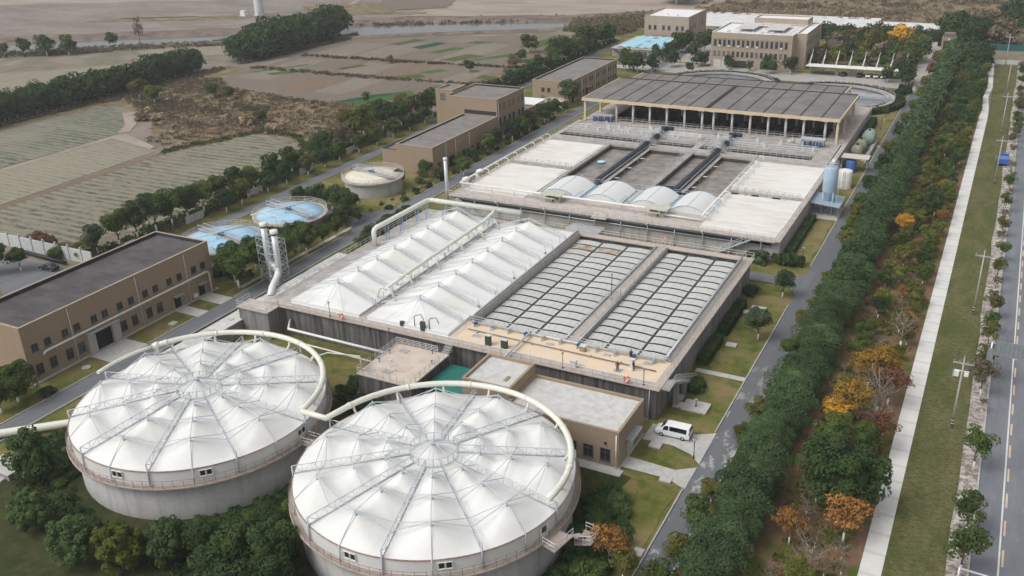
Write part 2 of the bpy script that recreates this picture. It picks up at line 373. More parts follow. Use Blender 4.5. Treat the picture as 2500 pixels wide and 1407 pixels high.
# foliage
def leaf(name, cols, patch=None, pthr=(.55,.7), psc=.5):
    t = NT(name); isl = t.n('ShaderNodeNewGeometry').outputs['Random Per Island']; oi = t.n('ShaderNodeObjectInfo').outputs['Random']
    f = t.noise(t.coord(False), .55, 3, .6); c = t.mix(isl, cols[0], cols[1]); c = t.mix(t.ramp(f, .4, .65), c, cols[2])
    if patch: c = t.mix(t.ramp(t.noise(t.coord(True), psc, 3, .6), *pthr), c, patch)
    hsv = t.n('ShaderNodeHueSaturation'); v = t.ramp(oi, -1.6, 2.4)
    mr = t.n('ShaderNodeMapRange'); mr.inputs['To Min'].default_value = .78; mr.inputs['To Max'].default_value = 1.22; t.l(oi, mr.inputs['Value']); t.l(mr.outputs['Result'], hsv.inputs['Value'])
    t.l(c, hsv.inputs['Color']); t.out(hsv.outputs['Color'], .75, 0, .12)
    tr = t.n('ShaderNodeBsdfTranslucent'); t.l(hsv.outputs['Color'], tr.inputs['Color']); mx = t.n('ShaderNodeMixShader'); mx.inputs[0].default_value = .22
    t.l(t.b.outputs[0], mx.inputs[1]); t.l(tr.outputs[0], mx.inputs[2]); t.l(mx.outputs[0], t.t.nodes['Material Output'].inputs['Surface']); return t.mat
L = {}
L['row'] = leaf('row_leaf', [(.066,.112,.044),(.108,.162,.066),(.054,.096,.042)])
L['dark'] = leaf('dark_leaf', [(0.041,0.072,0.024),(0.073,0.112,0.035),(0.033,0.062,0.024)])
L['mid'] = leaf('mid_leaf', [(.075,.112,.028),(.112,.148,.038),(.054,.090,.026)])
L['olive'] = leaf('olive_leaf', [(.120,.120,.034),(.160,.150,.042),(.082,.095,.028)])
L['lime'] = leaf('lime_leaf', [(.125,.150,.028),(.165,.175,.035),(.085,.115,.025)])
L['yellow'] = leaf('yellow_leaf', [(.36,.215,.040),(.44,.27,.05),(.24,.155,.04)])
L['gold'] = leaf('gold_leaf', [(.55,.31,.035),(.60,.36,.05),(.48,.25,.03)])
L['orange'] = leaf('orange_leaf', [(.33,.155,.045),(.40,.21,.06),(.22,.115,.045)])
L['rust'] = leaf('rust_leaf', [(.17,.075,.04),(.22,.10,.05),(.11,.06,.04)])
L['bluegreen'] = leaf('bluegreen_leaf', [(0.051,0.075,0.035),(0.082,0.105,0.052),(0.046,0.065,0.032)])
L['straw'] = leaf('straw_leaf', [(.34,.25,.16),(.44,.34,.24),(.27,.20,.13)])
L['scrub'] = leaf('scrub_leaf', [(.175,.140,.098),(.235,.185,.13),(.13,.115,.075)])
L['broad'] = leaf('broad_leaf', [(.062,.105,.036),(.120,.170,.062),(.050,.088,.032)])
# ------------------------------------------------------------------ ground sheets (each lies a little above the one below)
def sheet(name, poly, z, m): return S(name, MB().sheet(poly, z), M[m])
def rect(x0, y0, x1, y1): return [(x0,y0),(x1,y0),(x1,y1),(x0,y1)]
def wob(poly, step=6., amp=.5, seed=1):
    r = random.Random(seed); out = []
    for i in range(len(poly)):
        a, b = poly[i], poly[(i+1) % len(poly)]; L = hypot(b[0]-a[0], b[1]-a[1]); n = max(1, int(L/step))
        for k in range(n):
            t = k/n; out.append((a[0]+(b[0]-a[0])*t+(r.uniform(-amp,amp) if k else 0), a[1]+(b[1]-a[1])*t+(r.uniform(-amp,amp) if k else 0)))
    return out
S('ground', MB().grid(lambda u, v: (-1500+2600*u, -300+2600*v, 0), 40, 40, False), M['ground'])
RIVN = [(-700,155),(-560,245),(-458,309),(-406,342),(-348,375.5),(-318,408),(-288,430.7),(-205,457.8),(-150,500),(-110,560)]
RIVS = [(-660,150),(-530,232),(-438,294.5),(-391,328),(-337,362),(-297,385),(-268,404),(-207,437.7),(-172,470),(-125,540)]
FARS = RIVN + [(100,640),(400,1100),(-1200,1100),(-1300,400)]
sheet('far_field', wob(RIVN[:8]+[(-150,520),(-320,900),(-1300,1000),(-1300,200)], 30, 3), .05, 'far_soil')
sheet('sand_field', wob([(-300,436),(-205,470),(-160,520),(-90,640),(-60,900),(-480,900),(-420,640),(-330,520)], 20, 4, 5), .09, 'far_sand')
sheet('reed_field', wob([(-165,470),(-120,512),(40,500),(80,640),(40,760),(-90,700),(-150,560)], 14, 4, 6), .13, 'reed')
sheet('far_road', [(-900,262),(-619,418),(-445,490),(-330,540),(-250,575),(-250,585),(-335,553),(-452,505),(-632,440),(-910,285)], .17, 'far_sand')
sheet('river', RIVN+RIVS[::-1], .21, 'river')
# the far bank rises a little above the water
def bank(line, w, h, z0, name, m, seed):
    r = random.Random(seed); mb = MB(); n = len(line); fine = []
    for i in range(n-1):
        for k in range(6): t = k/6; fine.append((line[i][0]*(1-t)+line[i+1][0]*t, line[i][1]*(1-t)+line[i+1][1]*t))
    fine.append(line[-1]); rows = []
    for i, p in enumerate(fine):
        q = fine[min(i+1, len(fine)-1)]; o = fine[max(i-1, 0)]; d = Vector((q[0]-o[0], q[1]-o[1])).normalized(); nx, ny = -d.y, d.x
        rows.append([(p[0]+nx*w*t+r.uniform(-.5,.5), p[1]+ny*w*t+r.uniform(-.5,.5), z0+h*hh*r.uniform(.85,1.15)) for t, hh in ((-.02,-.06),(.12,.35),(.3,.8),(.55,1.),(.8,.9),(1.,.25),(1.1,-.1))])
    k = len(rows[0]); mb.add([v for q in rows for v in q], [(i*k+j, i*k+j+1, (i+1)*k+j+1, (i+1)*k+j) for i in range(len(rows)-1) for j in range(k-1)], True)
    return S(name, mb, M[m])
bank(RIVN[:9], 17, 1.9, .22, 'river_bank', 'bank', 3)
bank([(x+(1.5), y-1.5) for x, y in RIVS[:8]][::-1], 7, .8, .22, 'river_bank', 'bank', 4)
sheet('scrub_ground', wob([(-300,190),(-286,232),(-262,226),(-225,196),(-178,222),(-170,300),(-190,262),(-218,268),(-268,272),(-284,300),(-300,305)], 8, 1.5, 8), .05, 'reed')
# crop fields west of the works
sheet('crop_field', wob([(-296,150),(-293,190),(-290,231),(-274,224),(-254,207),(-252,199),(-253.5,161),(-256,120)], 9, .6, 2), .09, 'cropA')
sheet('crop_field', wob([(-251.5,120),(-251,160),(-249.5,197),(-224,193),(-223,146),(-224,110)], 9, .5, 3), .09, 'cropB')
sheet('crop_field', wob([(-221,100),(-219,189.6),(-208.6,218.5),(-195.3,218.4),(-184.9,210.2),(-178.6,201.2),(-176,185),(-174.5,158),(-175,140),(-182,128),(-200,112)], 9, .5, 4), .09, 'cropC')
sheet('crop_field', wob([(-405,240),(-345,296),(-322,318),(-318,290),(-318,240),(-345,190),(-420,180)], 9, 1, 4), .09, 'cropB')
sheet('crop_field', wob([(-372,320),(-330,352),(-308,352),(-312,330),(-326,322),(-345,306)], 9, 1, 9), .09, 'cropB')
sheet('dirt_track', wob([(-253.8,120),(-252.6,161),(-251.5,199),(-250,204),(-228,196),(-227.5,193.5),(-249,198),(-250.8,161),(-251.6,120)], 8, .25, 5), .13, 'far_sand')
sheet('dirt_track', wob([(-274,224),(-258,211),(-253,203),(-250,206),(-256,214),(-271,228)], 5, .3, 5), .13, 'far_sand')
sheet('dirt_track', wob([(-222.6,110),(-221.8,190),(-219,192),(-219.6,110)], 8, .25, 5), .13, 'plotsoil3')
# vegetable plots
plot = wob([(-284,285),(-285,306),(-284,322),(-289,380),(-250,398),(-189.7,423.6),(-172,416.9),(-168,380),(-168.5,310),(-181.4,297),(-186.3,249.3),(-214.6,264),(-267,270)], 8, .8, 6)
sheet('plot_soil', plot, .10, 'plotsoil')
r_ = random.Random(11)
for i, (x0, y0, x1, y1, m) in enumerate([(-280,286,-262,306,'plotsoil2'),(-262,280,-247,302,'plotsoil'),(-246,272,-231,301,'plotsoil3'),(-231,275,-216,303,'plotsoil2'),(-215,266,-201,300,'plotsoil'),(-200,262,-189,296,'plotsoil3'),
    (-280,308,-264,330,'plotsoil2'),(-263,305,-246,334,'plotsoil'),(-245,303,-228,332,'plotsoil2'),(-227,305,-213,336,'plotsoil3'),(-212,303,-197,331,'plotsoil'),(-196,302,-184,333,'plotsoil2'),(-182,305,-171,338,'plotsoil3'),
    (-282,336,-262,372,'plotsoil2'),(-261,338,-240,380,'plotsoil2'),(-239,337,-222,384,'plotsoil'),(-221,340,-205,390,'plotsoil2'),(-204,336,-188,380,'plotsoil'),(-186,342,-172,372,'plotsoil3'),(-240,386,-224,400,'plotsoil2'),(-222,392,-190,410,'plotsoil'),(-186,378,-171,406,'plotsoil3')]):
    sheet('plot_soil', wob(rect(x0+.5, y0+.5, x1-.5, y1-.5), 5, .3, i), .15, m)
for i, (poly, m) in enumerate([([(-214,262),(-207.5,265),(-199,283),(-196,288),(-205,280)],'plotdark'),([(-207.5,265),(-202,262),(-189,283),(-196,290)],'plotgreen'),
    ([(-272,297),(-267,295),(-256,309),(-262,311)],'plotgreen'),([(-281,297),(-279,296),(-266,318),(-268,319)],'plotgreen'),([(-250,316),(-247,315),(-240,325),(-245,326)],'plotolive'),
    ([(-221,306),(-214,302),(-204,313),(-210,318)],'plotolive'),([(-212,320),(-207,319),(-202,327),(-207,329)],'plotgreen'),
    ([(-218,346),(-210,345),(-203,360),(-213,362)],'plotolive'),([(-205,350),(-201,349),(-190,368),(-195,369)],'plotgreen'),([(-232,360),(-227,359),(-222,374),(-228,375)],'plotgreen'),([(-247,368),(-241,366),(-236,383),(-243,384)],'plotdark'),([(-262,372),(-256,371),(-251,388),(-258,389)],'plotolive'),
    ([(-182,352),(-174,350),(-173,360),(-181,362)],'plotgreen'),([(-200,385),(-191,383),(-187,400),(-197,402)],'plotolive'),([(-197,402),(-188,402),(-184,410),(-195,411)],'plotgreen'),([(-193,297),(-190,296),(-177,313),(-180,314)],'plotgreen'),([(-184,318),(-176,316),(-175,322),(-184,324)],'plotolive'),([(-228,387),(-221,386),(-217,392),(-226,393)],'plotgreen')]):
    sheet('plot_crop', wob(poly, 3, .3, i), .20, m)
for poly, m in [([(-470,395),(-430,415),(-428,419),(-470,400)],'plotolive'),([(-425,412),(-402,424),(-404,428),(-428,417)],'reed'),([(-360,440),(-320,462),(-345,500),(-395,470)],'reed'),([(-330,470),(-300,488),(-330,560),(-380,530)],'plotsoil')]:
    far_z = .25+.02*len([o for o in COL.objects if o.name.startswith('far_patch')]); sheet('far_patch', wob(poly, 6, 1., 3), far_z, m)
sheet('dirt_track', wob([(-352,440),(-372,500),(-400,560),(-404,560),(-376,500),(-356,440)], 8, .8, 5), .23, 'far_sand')
sheet('far_patch', wob([(-480,380),(-420,404),(-340,448),(-300,464),(-302,470),(-345,456),(-424,412),(-482,388)], 9, 1.5, 12), .15, 'reed')
# works grounds
sheet('lawn', rect(-170,30,-16.6,446), .06, 'lawn')
sheet('dry_lawn', wob(rect(-36.5,182,-29.4,206), 4, .4), .10, 'lawn_dry')
sheet('dry_lawn', wob(rect(-36,284,-29.4,330), 4, .4), .10, 'lawn_dry')
sheet('dry_lawn', wob([(-138,176),(-127.5,176),(-127.5,200),(-141,203),(-152,201)], 4, .5), .10, 'lawn_dry')
sheet('dark_lawn', wob([(-122,40),(-122,62),(-115,66),(-112,72),(-108,98),(-30,98),(-34,84),(-29.8,70),(-29.8,40)], 4, .8), .10, 'lawn_dark')
sheet('lawn', wob([(-36,84.5),(-29.4,80),(-29.4,99.5),(-35.5,99.5),(-36.5,92)], 3, .25), .14, 'lawn')
# roads
sheet('plant_road', [(-28.6,40),(-24.9,40),(-24.6,341),(-28.6,349)], .16, 'asphalt')
def fillet(cx, cy, r, a0, a1, n=6): return [(cx+r*cos(radians(a0+(a1-a0)*i/n)), cy+r*sin(radians(a0+(a1-a0)*i/n))) for i in range(n+1)]
sheet('cross_road', [(-110,168.6)]+[(-33.4,168.6)]+fillet(-33.4,163.6,5,90,0)+[(-27,163),(-27,177)]+fillet(-33.4,177.6,5,0,-90)+[(-110,172.6)], .20, 'asphalt2')
sheet('west_road', rect(-126.6,30,-122.6,420), .16, 'asphalt2')
sheet('rear_road', rect(-161.6,100,-157.6,420), .16, 'asphalt2')
sheet('branch_road', [(-158,165)]+[(-131,165)]+[(-126,158),(-126,178),(-131,171.5),(-158,171.5)], .20, 'asphalt2')
sheet('rear_yard', rect(-200,96,-150,117), .12, 'asphalt2')
sheet('concrete_road', [(-28.6,350),(-24.6,341),(-24.2,400),(-22,434),(-10,434),(-10,441),(-36,441),(-34,431)], .18, 'concrete_road')
sheet('side_street', [(-9,408),(60,408),(60,417),(-9,417)], .16, 'concrete_road')
sheet('forecourt', [(-145,355),(-112,352),(-66,352),(-30,352),(-30,368),(-70,368),(-108,370),(-128,374),(-145,372)], .14, 'concrete_road')
sheet('forecourt', rect(-129.5,374,-107,436), .14, 'concrete_road')
sheet('van_pad', [(-37.6,107.4),(-33,107.6),(-30.2,106.6),(-28.5,104.8),(-28.5,113.2),(-31,111.7),(-37.6,111.9)], .22, 'slab')
sheet('entry_path', [(-37.9,99.9),(-31.2,99.9),(-28.5,98.6),(-28.5,104),(-31,102.2),(-37.9,102.6)], .22, 'slab')
sheet('garden_path', rect(-36.8,129.4,-28.8,130.7), .14, 'slab')
sheet('garden_path', rect(-36.8,273.4,-28.8,275), .14, 'slab')
sheet('driveway', rect(-133,91.6,-126.6,99.2), .14, 'slab'); sheet('driveway', rect(-133,111.2,-126.6,114), .14, 'slab'); sheet('driveway', rect(-133,117.2,-126.6,120.6), .14, 'slab')
sheet('apron', rect(-133.9,80.5,-132.3,123), .18, 'slab'); sheet('apron', rect(-46,97.6,-37.2,99.2), .18, 'slab')
sheet('tree_path', rect(-129.2,125,-128.2,163), .14, 'slab')
k = MB()
for x, y0, y1 in ((-28.75,40,98.5),(-28.75,113.4,160),(-28.75,180,349),(-24.8,40,341),(-126.75,60,91),(-126.75,99.5,111),(-126.75,121,158),(-126.75,178,300),(-122.45,60,168),(-122.45,178,300)): k.box(x-.09,y0,.02,x+.09,y1,.30)
S('kerb', k, M['kerb'])
# public side: planting strip, pavement, verge, gravel strip, street
sheet('planting_strip', rect(-24.5,30,-5.6,406), .10, 'litter')
def edgejit(x, y0, y1, n, a, seed):
    r = random.Random(seed); return [(x+r.uniform(-a,a), y0+(y1-y0)*i/n) for i in range(n+1)]
sheet('pavement', [(-5.8,30),(-5.8,318),(-5.5,330),(-6.2,348),(-5.6,364),(-7.2,390),(-7.2,412),(-5.4,412),(-4.9,390),(-4.0,364),(-4.6,348),(-3.6,330),(-3.4,318),(-3.4,30)], .16, 'sidewalk')
sheet('verge', [(-3.5,30),(-3.4,318),(-4.0,364),(-5,406)]+edgejit(2.9,406,30,40,.25,3), .10, 'verge')
sheet('gravel_strip', edgejit(2.6,30,406,40,.2,4)+[(5.5,406),(5.5,30)], .08, 'gravel')
sheet('street', [(5.4,20),(5.0,700),(60,700),(60,20)], .14, 'pubasphalt')
k = MB().box(5.2,30,.02,5.42,406,.28); S('kerb', k, M['kerb'])
mb = MB().sheet(rect(8.25,30,8.45,420), .16); S('road_line', mb, M['linepaint'])
mb = MB()
for y in range(34, 420, 6): mb.sheet(rect(8.6,y,8.85,y+3.2), .165)
S('road_dashes', mb, M['linecream'])
# thin slabs lying in the grass
for i, (x0,y0,x1,y1,lb) in enumerate([(-35.2,117.4,-31.4,120.5,'large pale concrete slab in the grass behind the white van'),(-36.6,117.6,-35.2,119.2,'small pale slab joined to the large slab behind the van'),(-32.2,99.0,-30.6,100.3,'small pale slab alone in the lawn below the brown pump house'),
    (-36.2,106.0,-34.5,107.3,'grey slab on the small lawn between the two pale driveways'),(-34.8,139.9,-33.0,141.2,'small square slab in the middle of the east lawn'),(-34.6,154.6,-32.0,157.2,'pale slab in the lawn beside the blue green bush'),(-36.2,153.4,-34.6,154.7,'small slab at the foot of the tank wall hedge'),
    (-36.7,119.6,-35.8,121.4,'narrow slab at the foot of the tank wall near the stairs'),(-129.4,106.4,-128.1,107.8,'small grey cover slab in the lawn before the long brown workshop'),(-30.2,83.8,-29.0,85.2,'pale slab at the lawn edge by the road behind the orange bush'),(-137.6,172.2,-135.6,174.2,'white valve slab in the lawn by the cream round tank'),(-114.8,60.6,-113.2,62.2,'pale round cornered slab in the lawn behind the dark bushes')]):
    One('ground_slab', MB().box(x0,y0,.1,x1,y1,.34), M['slab'], lb, 'slab', ((x0+x1)/2,(y0+y1)/2,.1), 'concrete slabs in the lawns')
mh = MB(); mh.cyl(-129.6,88.5,.1,.3,.75,20); One('manhole_cover', mh, M['slab'], 'round manhole cover in the lawn beside the long brown workshop', 'manhole', (-129.6,88.5,.1))
# ------------------------------------------------------------------ the two round tanks under white membrane roofs
def pol(c, r, deg, z): a = radians(deg); return (c[0]+r*sin(a), c[1]+r*cos(a), z)
def round_tank(c, phase, label, wins, doors):
    R = 17.3; ZR = 7.8
    t = T('covered_tank', label, 'tank', (c[0],c[1],0), 'round tanks under white membrane roofs')
    P('concrete_wall', MB().lathe(c[0],c[1],[(16.95,0),(16.95,5.35),(16.4,5.35)],96), M['conc_tank'], t)
    P('walkway', MB().lathe(c[0],c[1],[(16.9,5.35),(17.95,5.42),(18.02,5.45),(18.02,5.62),(17.95,5.66),(17.2,5.66)],96,smooth=False), M['rustdeck'], t)
    b = MB(); n = 88
    for i in range(n):
        a = 360*i/n; b.tube(pol(c,17.9,a,5.6), pol(c,17.9,a,6.75), .035, 4)
    for z in (6.7,6.3,5.95):
        for i in range(n): b.tube(pol(c,17.9,360*i/n,z), pol(c,17.9,360*(i+1)/n,z), .03, 4)
    P('railing', b, M['rust_rail'], t)
    P('skirt', MB().lathe(c[0],c[1],[(17.22,5.66),(17.26,6.6),(R,ZR-.1)],120), M['membrane'], t)
    b = MB()
    for i in range(120): b.tube(pol(c,R+.06,3*i,ZR), pol(c,R+.06,3*i+3,ZR), .075, 5)
    P('rim_strip', b, M['rust_edge'], t)
    for k in range(20):
        b = MB(); a = phase+18*k; p0 = pol(c,R+.14,a,5.66); p1 = pol(c,R+.14,a,ZR+(1.15 if k%2 == 0 else .1)); b.tube(p0,p1,.11 if k%2 == 0 else .07,6); P('rim_post', b, M['steel'], t)
    # membrane: ten bays between radial trusses, three peaks along each bay
    masts = [(14.3,1.5,3.6,3.0),(9.9,1.25,2.3,2.6),(6.0,.9,2.2,1.7)]   # radius, rise, inward reach, outward reach
    def zb(r): return ZR+(R-r)/R*2.1
    def top(r, off):
        t_ = min(1., abs(off)/18.); z = zb(r)
        for mr, h, ri, ro in masts:
            u = (mr-r)/ri if r < mr else (r-mr)/ro
            u = min(1.5,u); d = .55*max(t_,u)+.45*sqrt(t_*t_+u*u)
            if d < 1: z += h*((1-d)**1.12*.9+.1*(1-d)**4)
        edge = min(1., max(0., (R-r)/1.2)); ridge = .42*(1-t_)**1.3*edge*min(1, max(0, (r-3.2)/1.5))
        return z+ridge
    b = MB()
    for k in range(10):
        def fn(u, v, k=k):
            r = 3.1+(R-3.1)*u; off = -18+36*v; x, y, _ = pol(c, r, phase+18+36*k+off, 0); return (x, y, top(r, off))
        b.grid(fn, 40, 20)
    P('membrane_roof', b, M['tankroof'], t)
    P('cap_membrane', MB().lathe(c[0],c[1],[(3.12,zb(3.1)-.02),(2.0,zb(3)+.12),(1.0,zb(3)+.55),(.25,zb(3)+1.35)],40), M['tankroof'], t)
    for k in range(10):
        a = phase+36*k; b = MB(); r0, r1 = 3.0, R+.1; n = 12
        f = lambda r: zb(r)+.14
        b.mi = 1; b.tube(pol(c,r0,a,f(r0)), pol(c,r1,a,f(r1)), .075, 6); b.mi = 0
        b.tube(pol(c,r0,a,f(r0)+1.05), pol(c,r1,a,f(r1)+1.05), .06, 5)
        for i in range(n+1):
            r = r0+(r1-r0)*i/n; b.tube(pol(c,r,a,f(r)), pol(c,r,a,f(r)+1.05), .035, 4)
            if i < n:
                q = r0+(r1-r0)*(i+1)/n
                if i%2: b.tube(pol(c,r,a,f(r)), pol(c,q,a,f(q)+1.05), .035, 4)
                else: b.tube(pol(c,r,a,f(r)+1.05), pol(c,q,a,f(q)), .035, 4)
        P('roof_truss', b, [M['steel'], M['galv']], t)
    for k in range(10):
        a = phase+18+36*k; b = MB(); prev = pol(c,3.0,a,zb(3)+1.0)
        for mr, h, ri, ro in masts[::-1]:
            zt = top(mr,0); b.cyl(*pol(c,mr,a,0)[:2], zt-.25, zt+.6, .06, 6); b.cyl(*pol(c,mr,a,0)[:2], zt-.2, zt+.06, .2, 8, .08)
            tip = pol(c,mr,a,zt+.42)
            for s in (-18,18):
                for dr in (-1.1,.25): b.tube(tip, pol(c,mr+dr,a+s,zb(mr+dr)+1.0), .05, 5)
            b.tube(prev, tip, .042, 4); prev = tip
        b.tube(prev, pol(c,R,a,ZR+.1), .05, 4)
        P('mast_frame', b, M['steel'], t)
    b = MB(); z0 = zb(3)
    for i in range(20):
        a = phase+18*i; b.tube(pol(c,3.0,a,z0+.15), pol(c,3.0,a,z0+1.2), .06, 5); b.tube(pol(c,3.0,a,z0+1.2), pol(c,3.0,a+18,z0+1.2), .05, 5); b.tube(pol(c,3.0,a,z0+.15), pol(c,3.0,a+18,z0+.15), .05, 5); b.tube(pol(c,3.0,a,z0+(1.2 if i%2 else .15)), pol(c,.15,a,z0+1.75), .035, 4)
    b.cyl(c[0],c[1],z0+1.25,z0+1.95,.16,8); P('hub_frame', b, M['steel'], t)
    for a in wins:
        b = MB(); rr = 17.42; w = 2.6
        for s in (-1,0,1): b.tube(pol(c,rr,a+s*w,6.55), pol(c,rr,a+s*w,7.42), .07, 4)
        for z in (6.55,7.42): b.tube(pol(c,rr,a-w,z), pol(c,rr,a+w,z), .07, 4)
        w_ = P('window', b, M['frame_white'], t)
        g = MB()
        for s in (-1,1): g.add([pol(c,rr-.03,a+s*.45,6.62),pol(c,rr-.03,a+s*(w-.35),6.62),pol(c,rr-.03,a+s*(w-.35),7.36),pol(c,rr-.03,a+s*.45,7.36)], [(0,1,2,3)])
        P('pane', g, M['glass'], w_)
    for a in doors:
        b = MB(); rr = 17.42; b.add([pol(c,rr,a-2,5.68),pol(c,rr,a+2,5.68),pol(c,rr,a+2,7.4),pol(c,rr,a-2,7.4)], [(0,1,2,3)])
        for s in (-1,1): b.tube(pol(c,rr,a+2*s,5.68), pol(c,rr,a+2*s,7.4), .07, 4)
        d = P('door', b, M['frame_white'], t)
        g = MB(); g.add([pol(c,rr+.03,a-1.3,6.5),pol(c,rr+.03,a+1.3,6.5),pol(c,rr+.03,a+1.3,7.25),pol(c,rr+.03,a-1.3,7.25)], [(0,1,2,3)]); P('pane', g, M['glass'], d)
    return t
CT1 = (-93.35,79.85); CT2 = (-54.8,80.2)
t1 = round_tank(CT1, -58.8, 'round concrete tank under a white membrane roof, nearest the long brown workshop', (171.9,134.1,88.2), ())
t2 = round_tank(CT2, -48.7, 'round concrete tank under a white membrane roof, nearest the brown pump house', (-179.2,144.7), (103.7,))
b = MB(); c = CT2
b.prism([pol(c,18.1,97,0)[:2],pol(c,19.9,97,0)[:2],pol(c,19.9,107,0)[:2],pol(c,18.1,107,0)[:2]], 5.5, 5.66)
b.prism([pol(c,19.9,88,0)[:2],pol(c,21.9,89,0)[:2],pol(c,21.6,94,0)[:2],pol(c,19.9,96.5,0)[:2]], 4.2, 4.36)
for i in range(7):
    u = i/7; q = pol(c,19.9+.1,96.8-1.4*i*.6,0); b.box(q[0]-.5,q[1]-.15,5.5-1.2*u,q[0]+.5,q[1]+.2,5.58-1.2*u)
for i in range(22): q = pol(c,20.2+.02*i,88-1.0*i*.45,0); b.box(q[0]-.5,q[1]-.14,4.1-.19*i,q[0]+.5,q[1]+.14,4.18-.19*i)
land = P('landing', b, M['rustdeck'], t2)
b = MB(); b.rail([pol(c,18.1,107,5.66),pol(c,19.9,107,5.66),pol(c,19.9,97,5.66)],5.66,1.1,1.0,.05); b.rail([pol(c,19.9,96,4.36),pol(c,21.6,94,4.36),pol(c,21.9,89,4.36),pol(c,20,88,4.36)],4.36,1.1,1.0,.05)
P('railing', b, M['rail'], land)
# footbridge between the tanks
b = MB(); q0 = pol(CT1,17.8,89,5.5); q1 = pol(CT2,17.8,-91,5.5); b.box(q0[0],79.5,5.45,q1[0],81.1,5.6)
fb = One('footbridge', b, M['rustdeck'], 'short rusty footbridge linking the two round membrane tanks', 'footbridge', (-74.3,80.3,5.4)); 
b = MB(); b.rail([(q0[0],79.5),(q1[0],79.5)],5.6,1.1,.9,.04); b.rail([(q0[0],81.1),(q1[0],81.1)],5.6,1.1,.9,.04); P('railing', b, M['rail'], fb)
# air ducts riding on the tank rims
def duct(c, a0, a1, r, z, rad, label, extra=(), tails=(), thin=None):
    t = T('air_duct', label, 'duct', pol(c,r,a0,z), 'curved air ducts round the tanks')
    pts = [pol(c,r,a0+(a1-a0)*i/30,z) for i in range(31)]
    P('pipe', MB().path(list(tails)+pts+list(extra), rad, 14), M['cream'], t)
    b = MB()
    for i in range(1,30,5): q = Vector(pts[i]); d = (Vector(pts[i+1])-q).normalized(); b.path([q-d*.16,q+d*.16], rad*1.16, 14)
    P('flange', b, M['cream'], t)
    n = max(3, int(abs(a1-a0)/21))
    for i in range(n):
        a = a0+(a1-a0)*(i+.35)/n; P('stub', MB().path([pol(c,r,a,z-.1),pol(c,r-.25,a,z-.9),pol(c,r-1.1,a,z-1.75)], rad*.42, 8), M['cream'], t)
    if thin:
        P('branch_pipe', MB().path(thin, rad*.62, 10), M['cream'], t)
        P('elbow', MB().path([thin[-1], pts[0], (pts[0][0]-.2,pts[0][1]-.3,pts[0][2]-1.9)], rad*1.1, 12).ellipsoid(pts[0],(rad*1.35,)*3,12,8), M['cream'], t)
    return t
duct(CT1, -66, 86, 17.2, 9.7, .40, 'cream air duct curving over the round tank nearest the long brown workshop', thin=[pol(CT1,17.2,a,9.7) for a in range(-100,-65,4)])
duct(CT2, -80, 99, 16.85, 9.75, .40, 'cream air duct curving over the round tank nearest the brown pump house', tails=[(-76.15,81.0,9.7),(-72.0,80.95,9.72)])
# ------------------------------------------------------------------ rectangular tank with two tent roofs and two bays of grey covers
X0, X1, Y0, Y1, ZD = -110.2, -37.6, 113.0, 166.2, 5.6
blk = T('rectangular_tank', 'long stained concrete tank half under white tents, half under grey arched covers', 'tank', (-74,139,0))
b = MB(); b.box(X0,Y0,0,X1,Y0+.5,5.38); P('front_wall', b, M['conc_dark'], blk)
b = MB(); b.box(X1-.5,Y0+.5,0,X1,Y1,5.38); b.box(X0,Y0+.5,0,X0+.5,Y1,5.38); b.box(X0+.5,Y1-.5,0,X1-.5,Y1,5.38); P('side_wall', b, M['conc_mid'], blk)
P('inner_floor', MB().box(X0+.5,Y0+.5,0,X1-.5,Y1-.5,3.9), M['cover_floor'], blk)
b = MB(); b.box(-114.2,109.6,0,-107.6,113.0,5.3); P('corner_chamber', b, M['conc_mid'], blk)
b = MB(); b.box(-114.5,109.3,5.3,-107.4,113.0,5.5); P('chamber_deck', b, M['deck'], blk)
b = MB()
b.box(X0-.5,Y0-.6,5.38,X1+.6,114.3,ZD); b.box(X1-.6,114.3,5.38,X1+.6,Y1+.5,ZD); b.box(-106.4,164.9,5.38,X1-.6,Y1+.5,ZD)
P('deck_walk', MB().box(-55.6,121.0,5.38,-54.1,164.9,ZD+.02), M['deck'], blk)
P('deck_walk', b, M['deck_pink'], blk)
P('deck_walk', MB().box(X0-.5,114.3,5.38,-106.4,Y1+.5,ZD), M['deck_grey'], blk)
b = MB(); b.box(-106.4,114.3,4.8,-73.3,164.9,5.5); P('tent_deck', b, M['tent'], blk)
b = MB(); b.box(-73.3,114.3,3.9,-38.2,120.9,5.62); P('peach_floor', b, M['peach'], blk)
b = MB(); b.box(-73.6,121.0,3.9,-72.5,164.9,6.0); b.box(-56.1,121.0,3.9,-55.7,164.9,5.5); b.box(-54.0,121.0,3.9,-53.6,164.9,5.5); b.box(-39.4,121.0,3.9,-38.2,164.9,5.7)
P('dividing_wall', b, M['conc_lo'], blk)
for x, z in ((-73.0,6.55),(-55.95,5.75),(-53.7,5.75),(-38.9,6.3)): P('launder_pipe', MB().path([(x,121.0,z),(x,164.8,z)],.17,8), M['galv'], blk)
b = MB(); b.box(-91.5,114.3,5.5,-90.0,164.9,5.62); P('channel_slab', b, M['deck_grey'], blk)
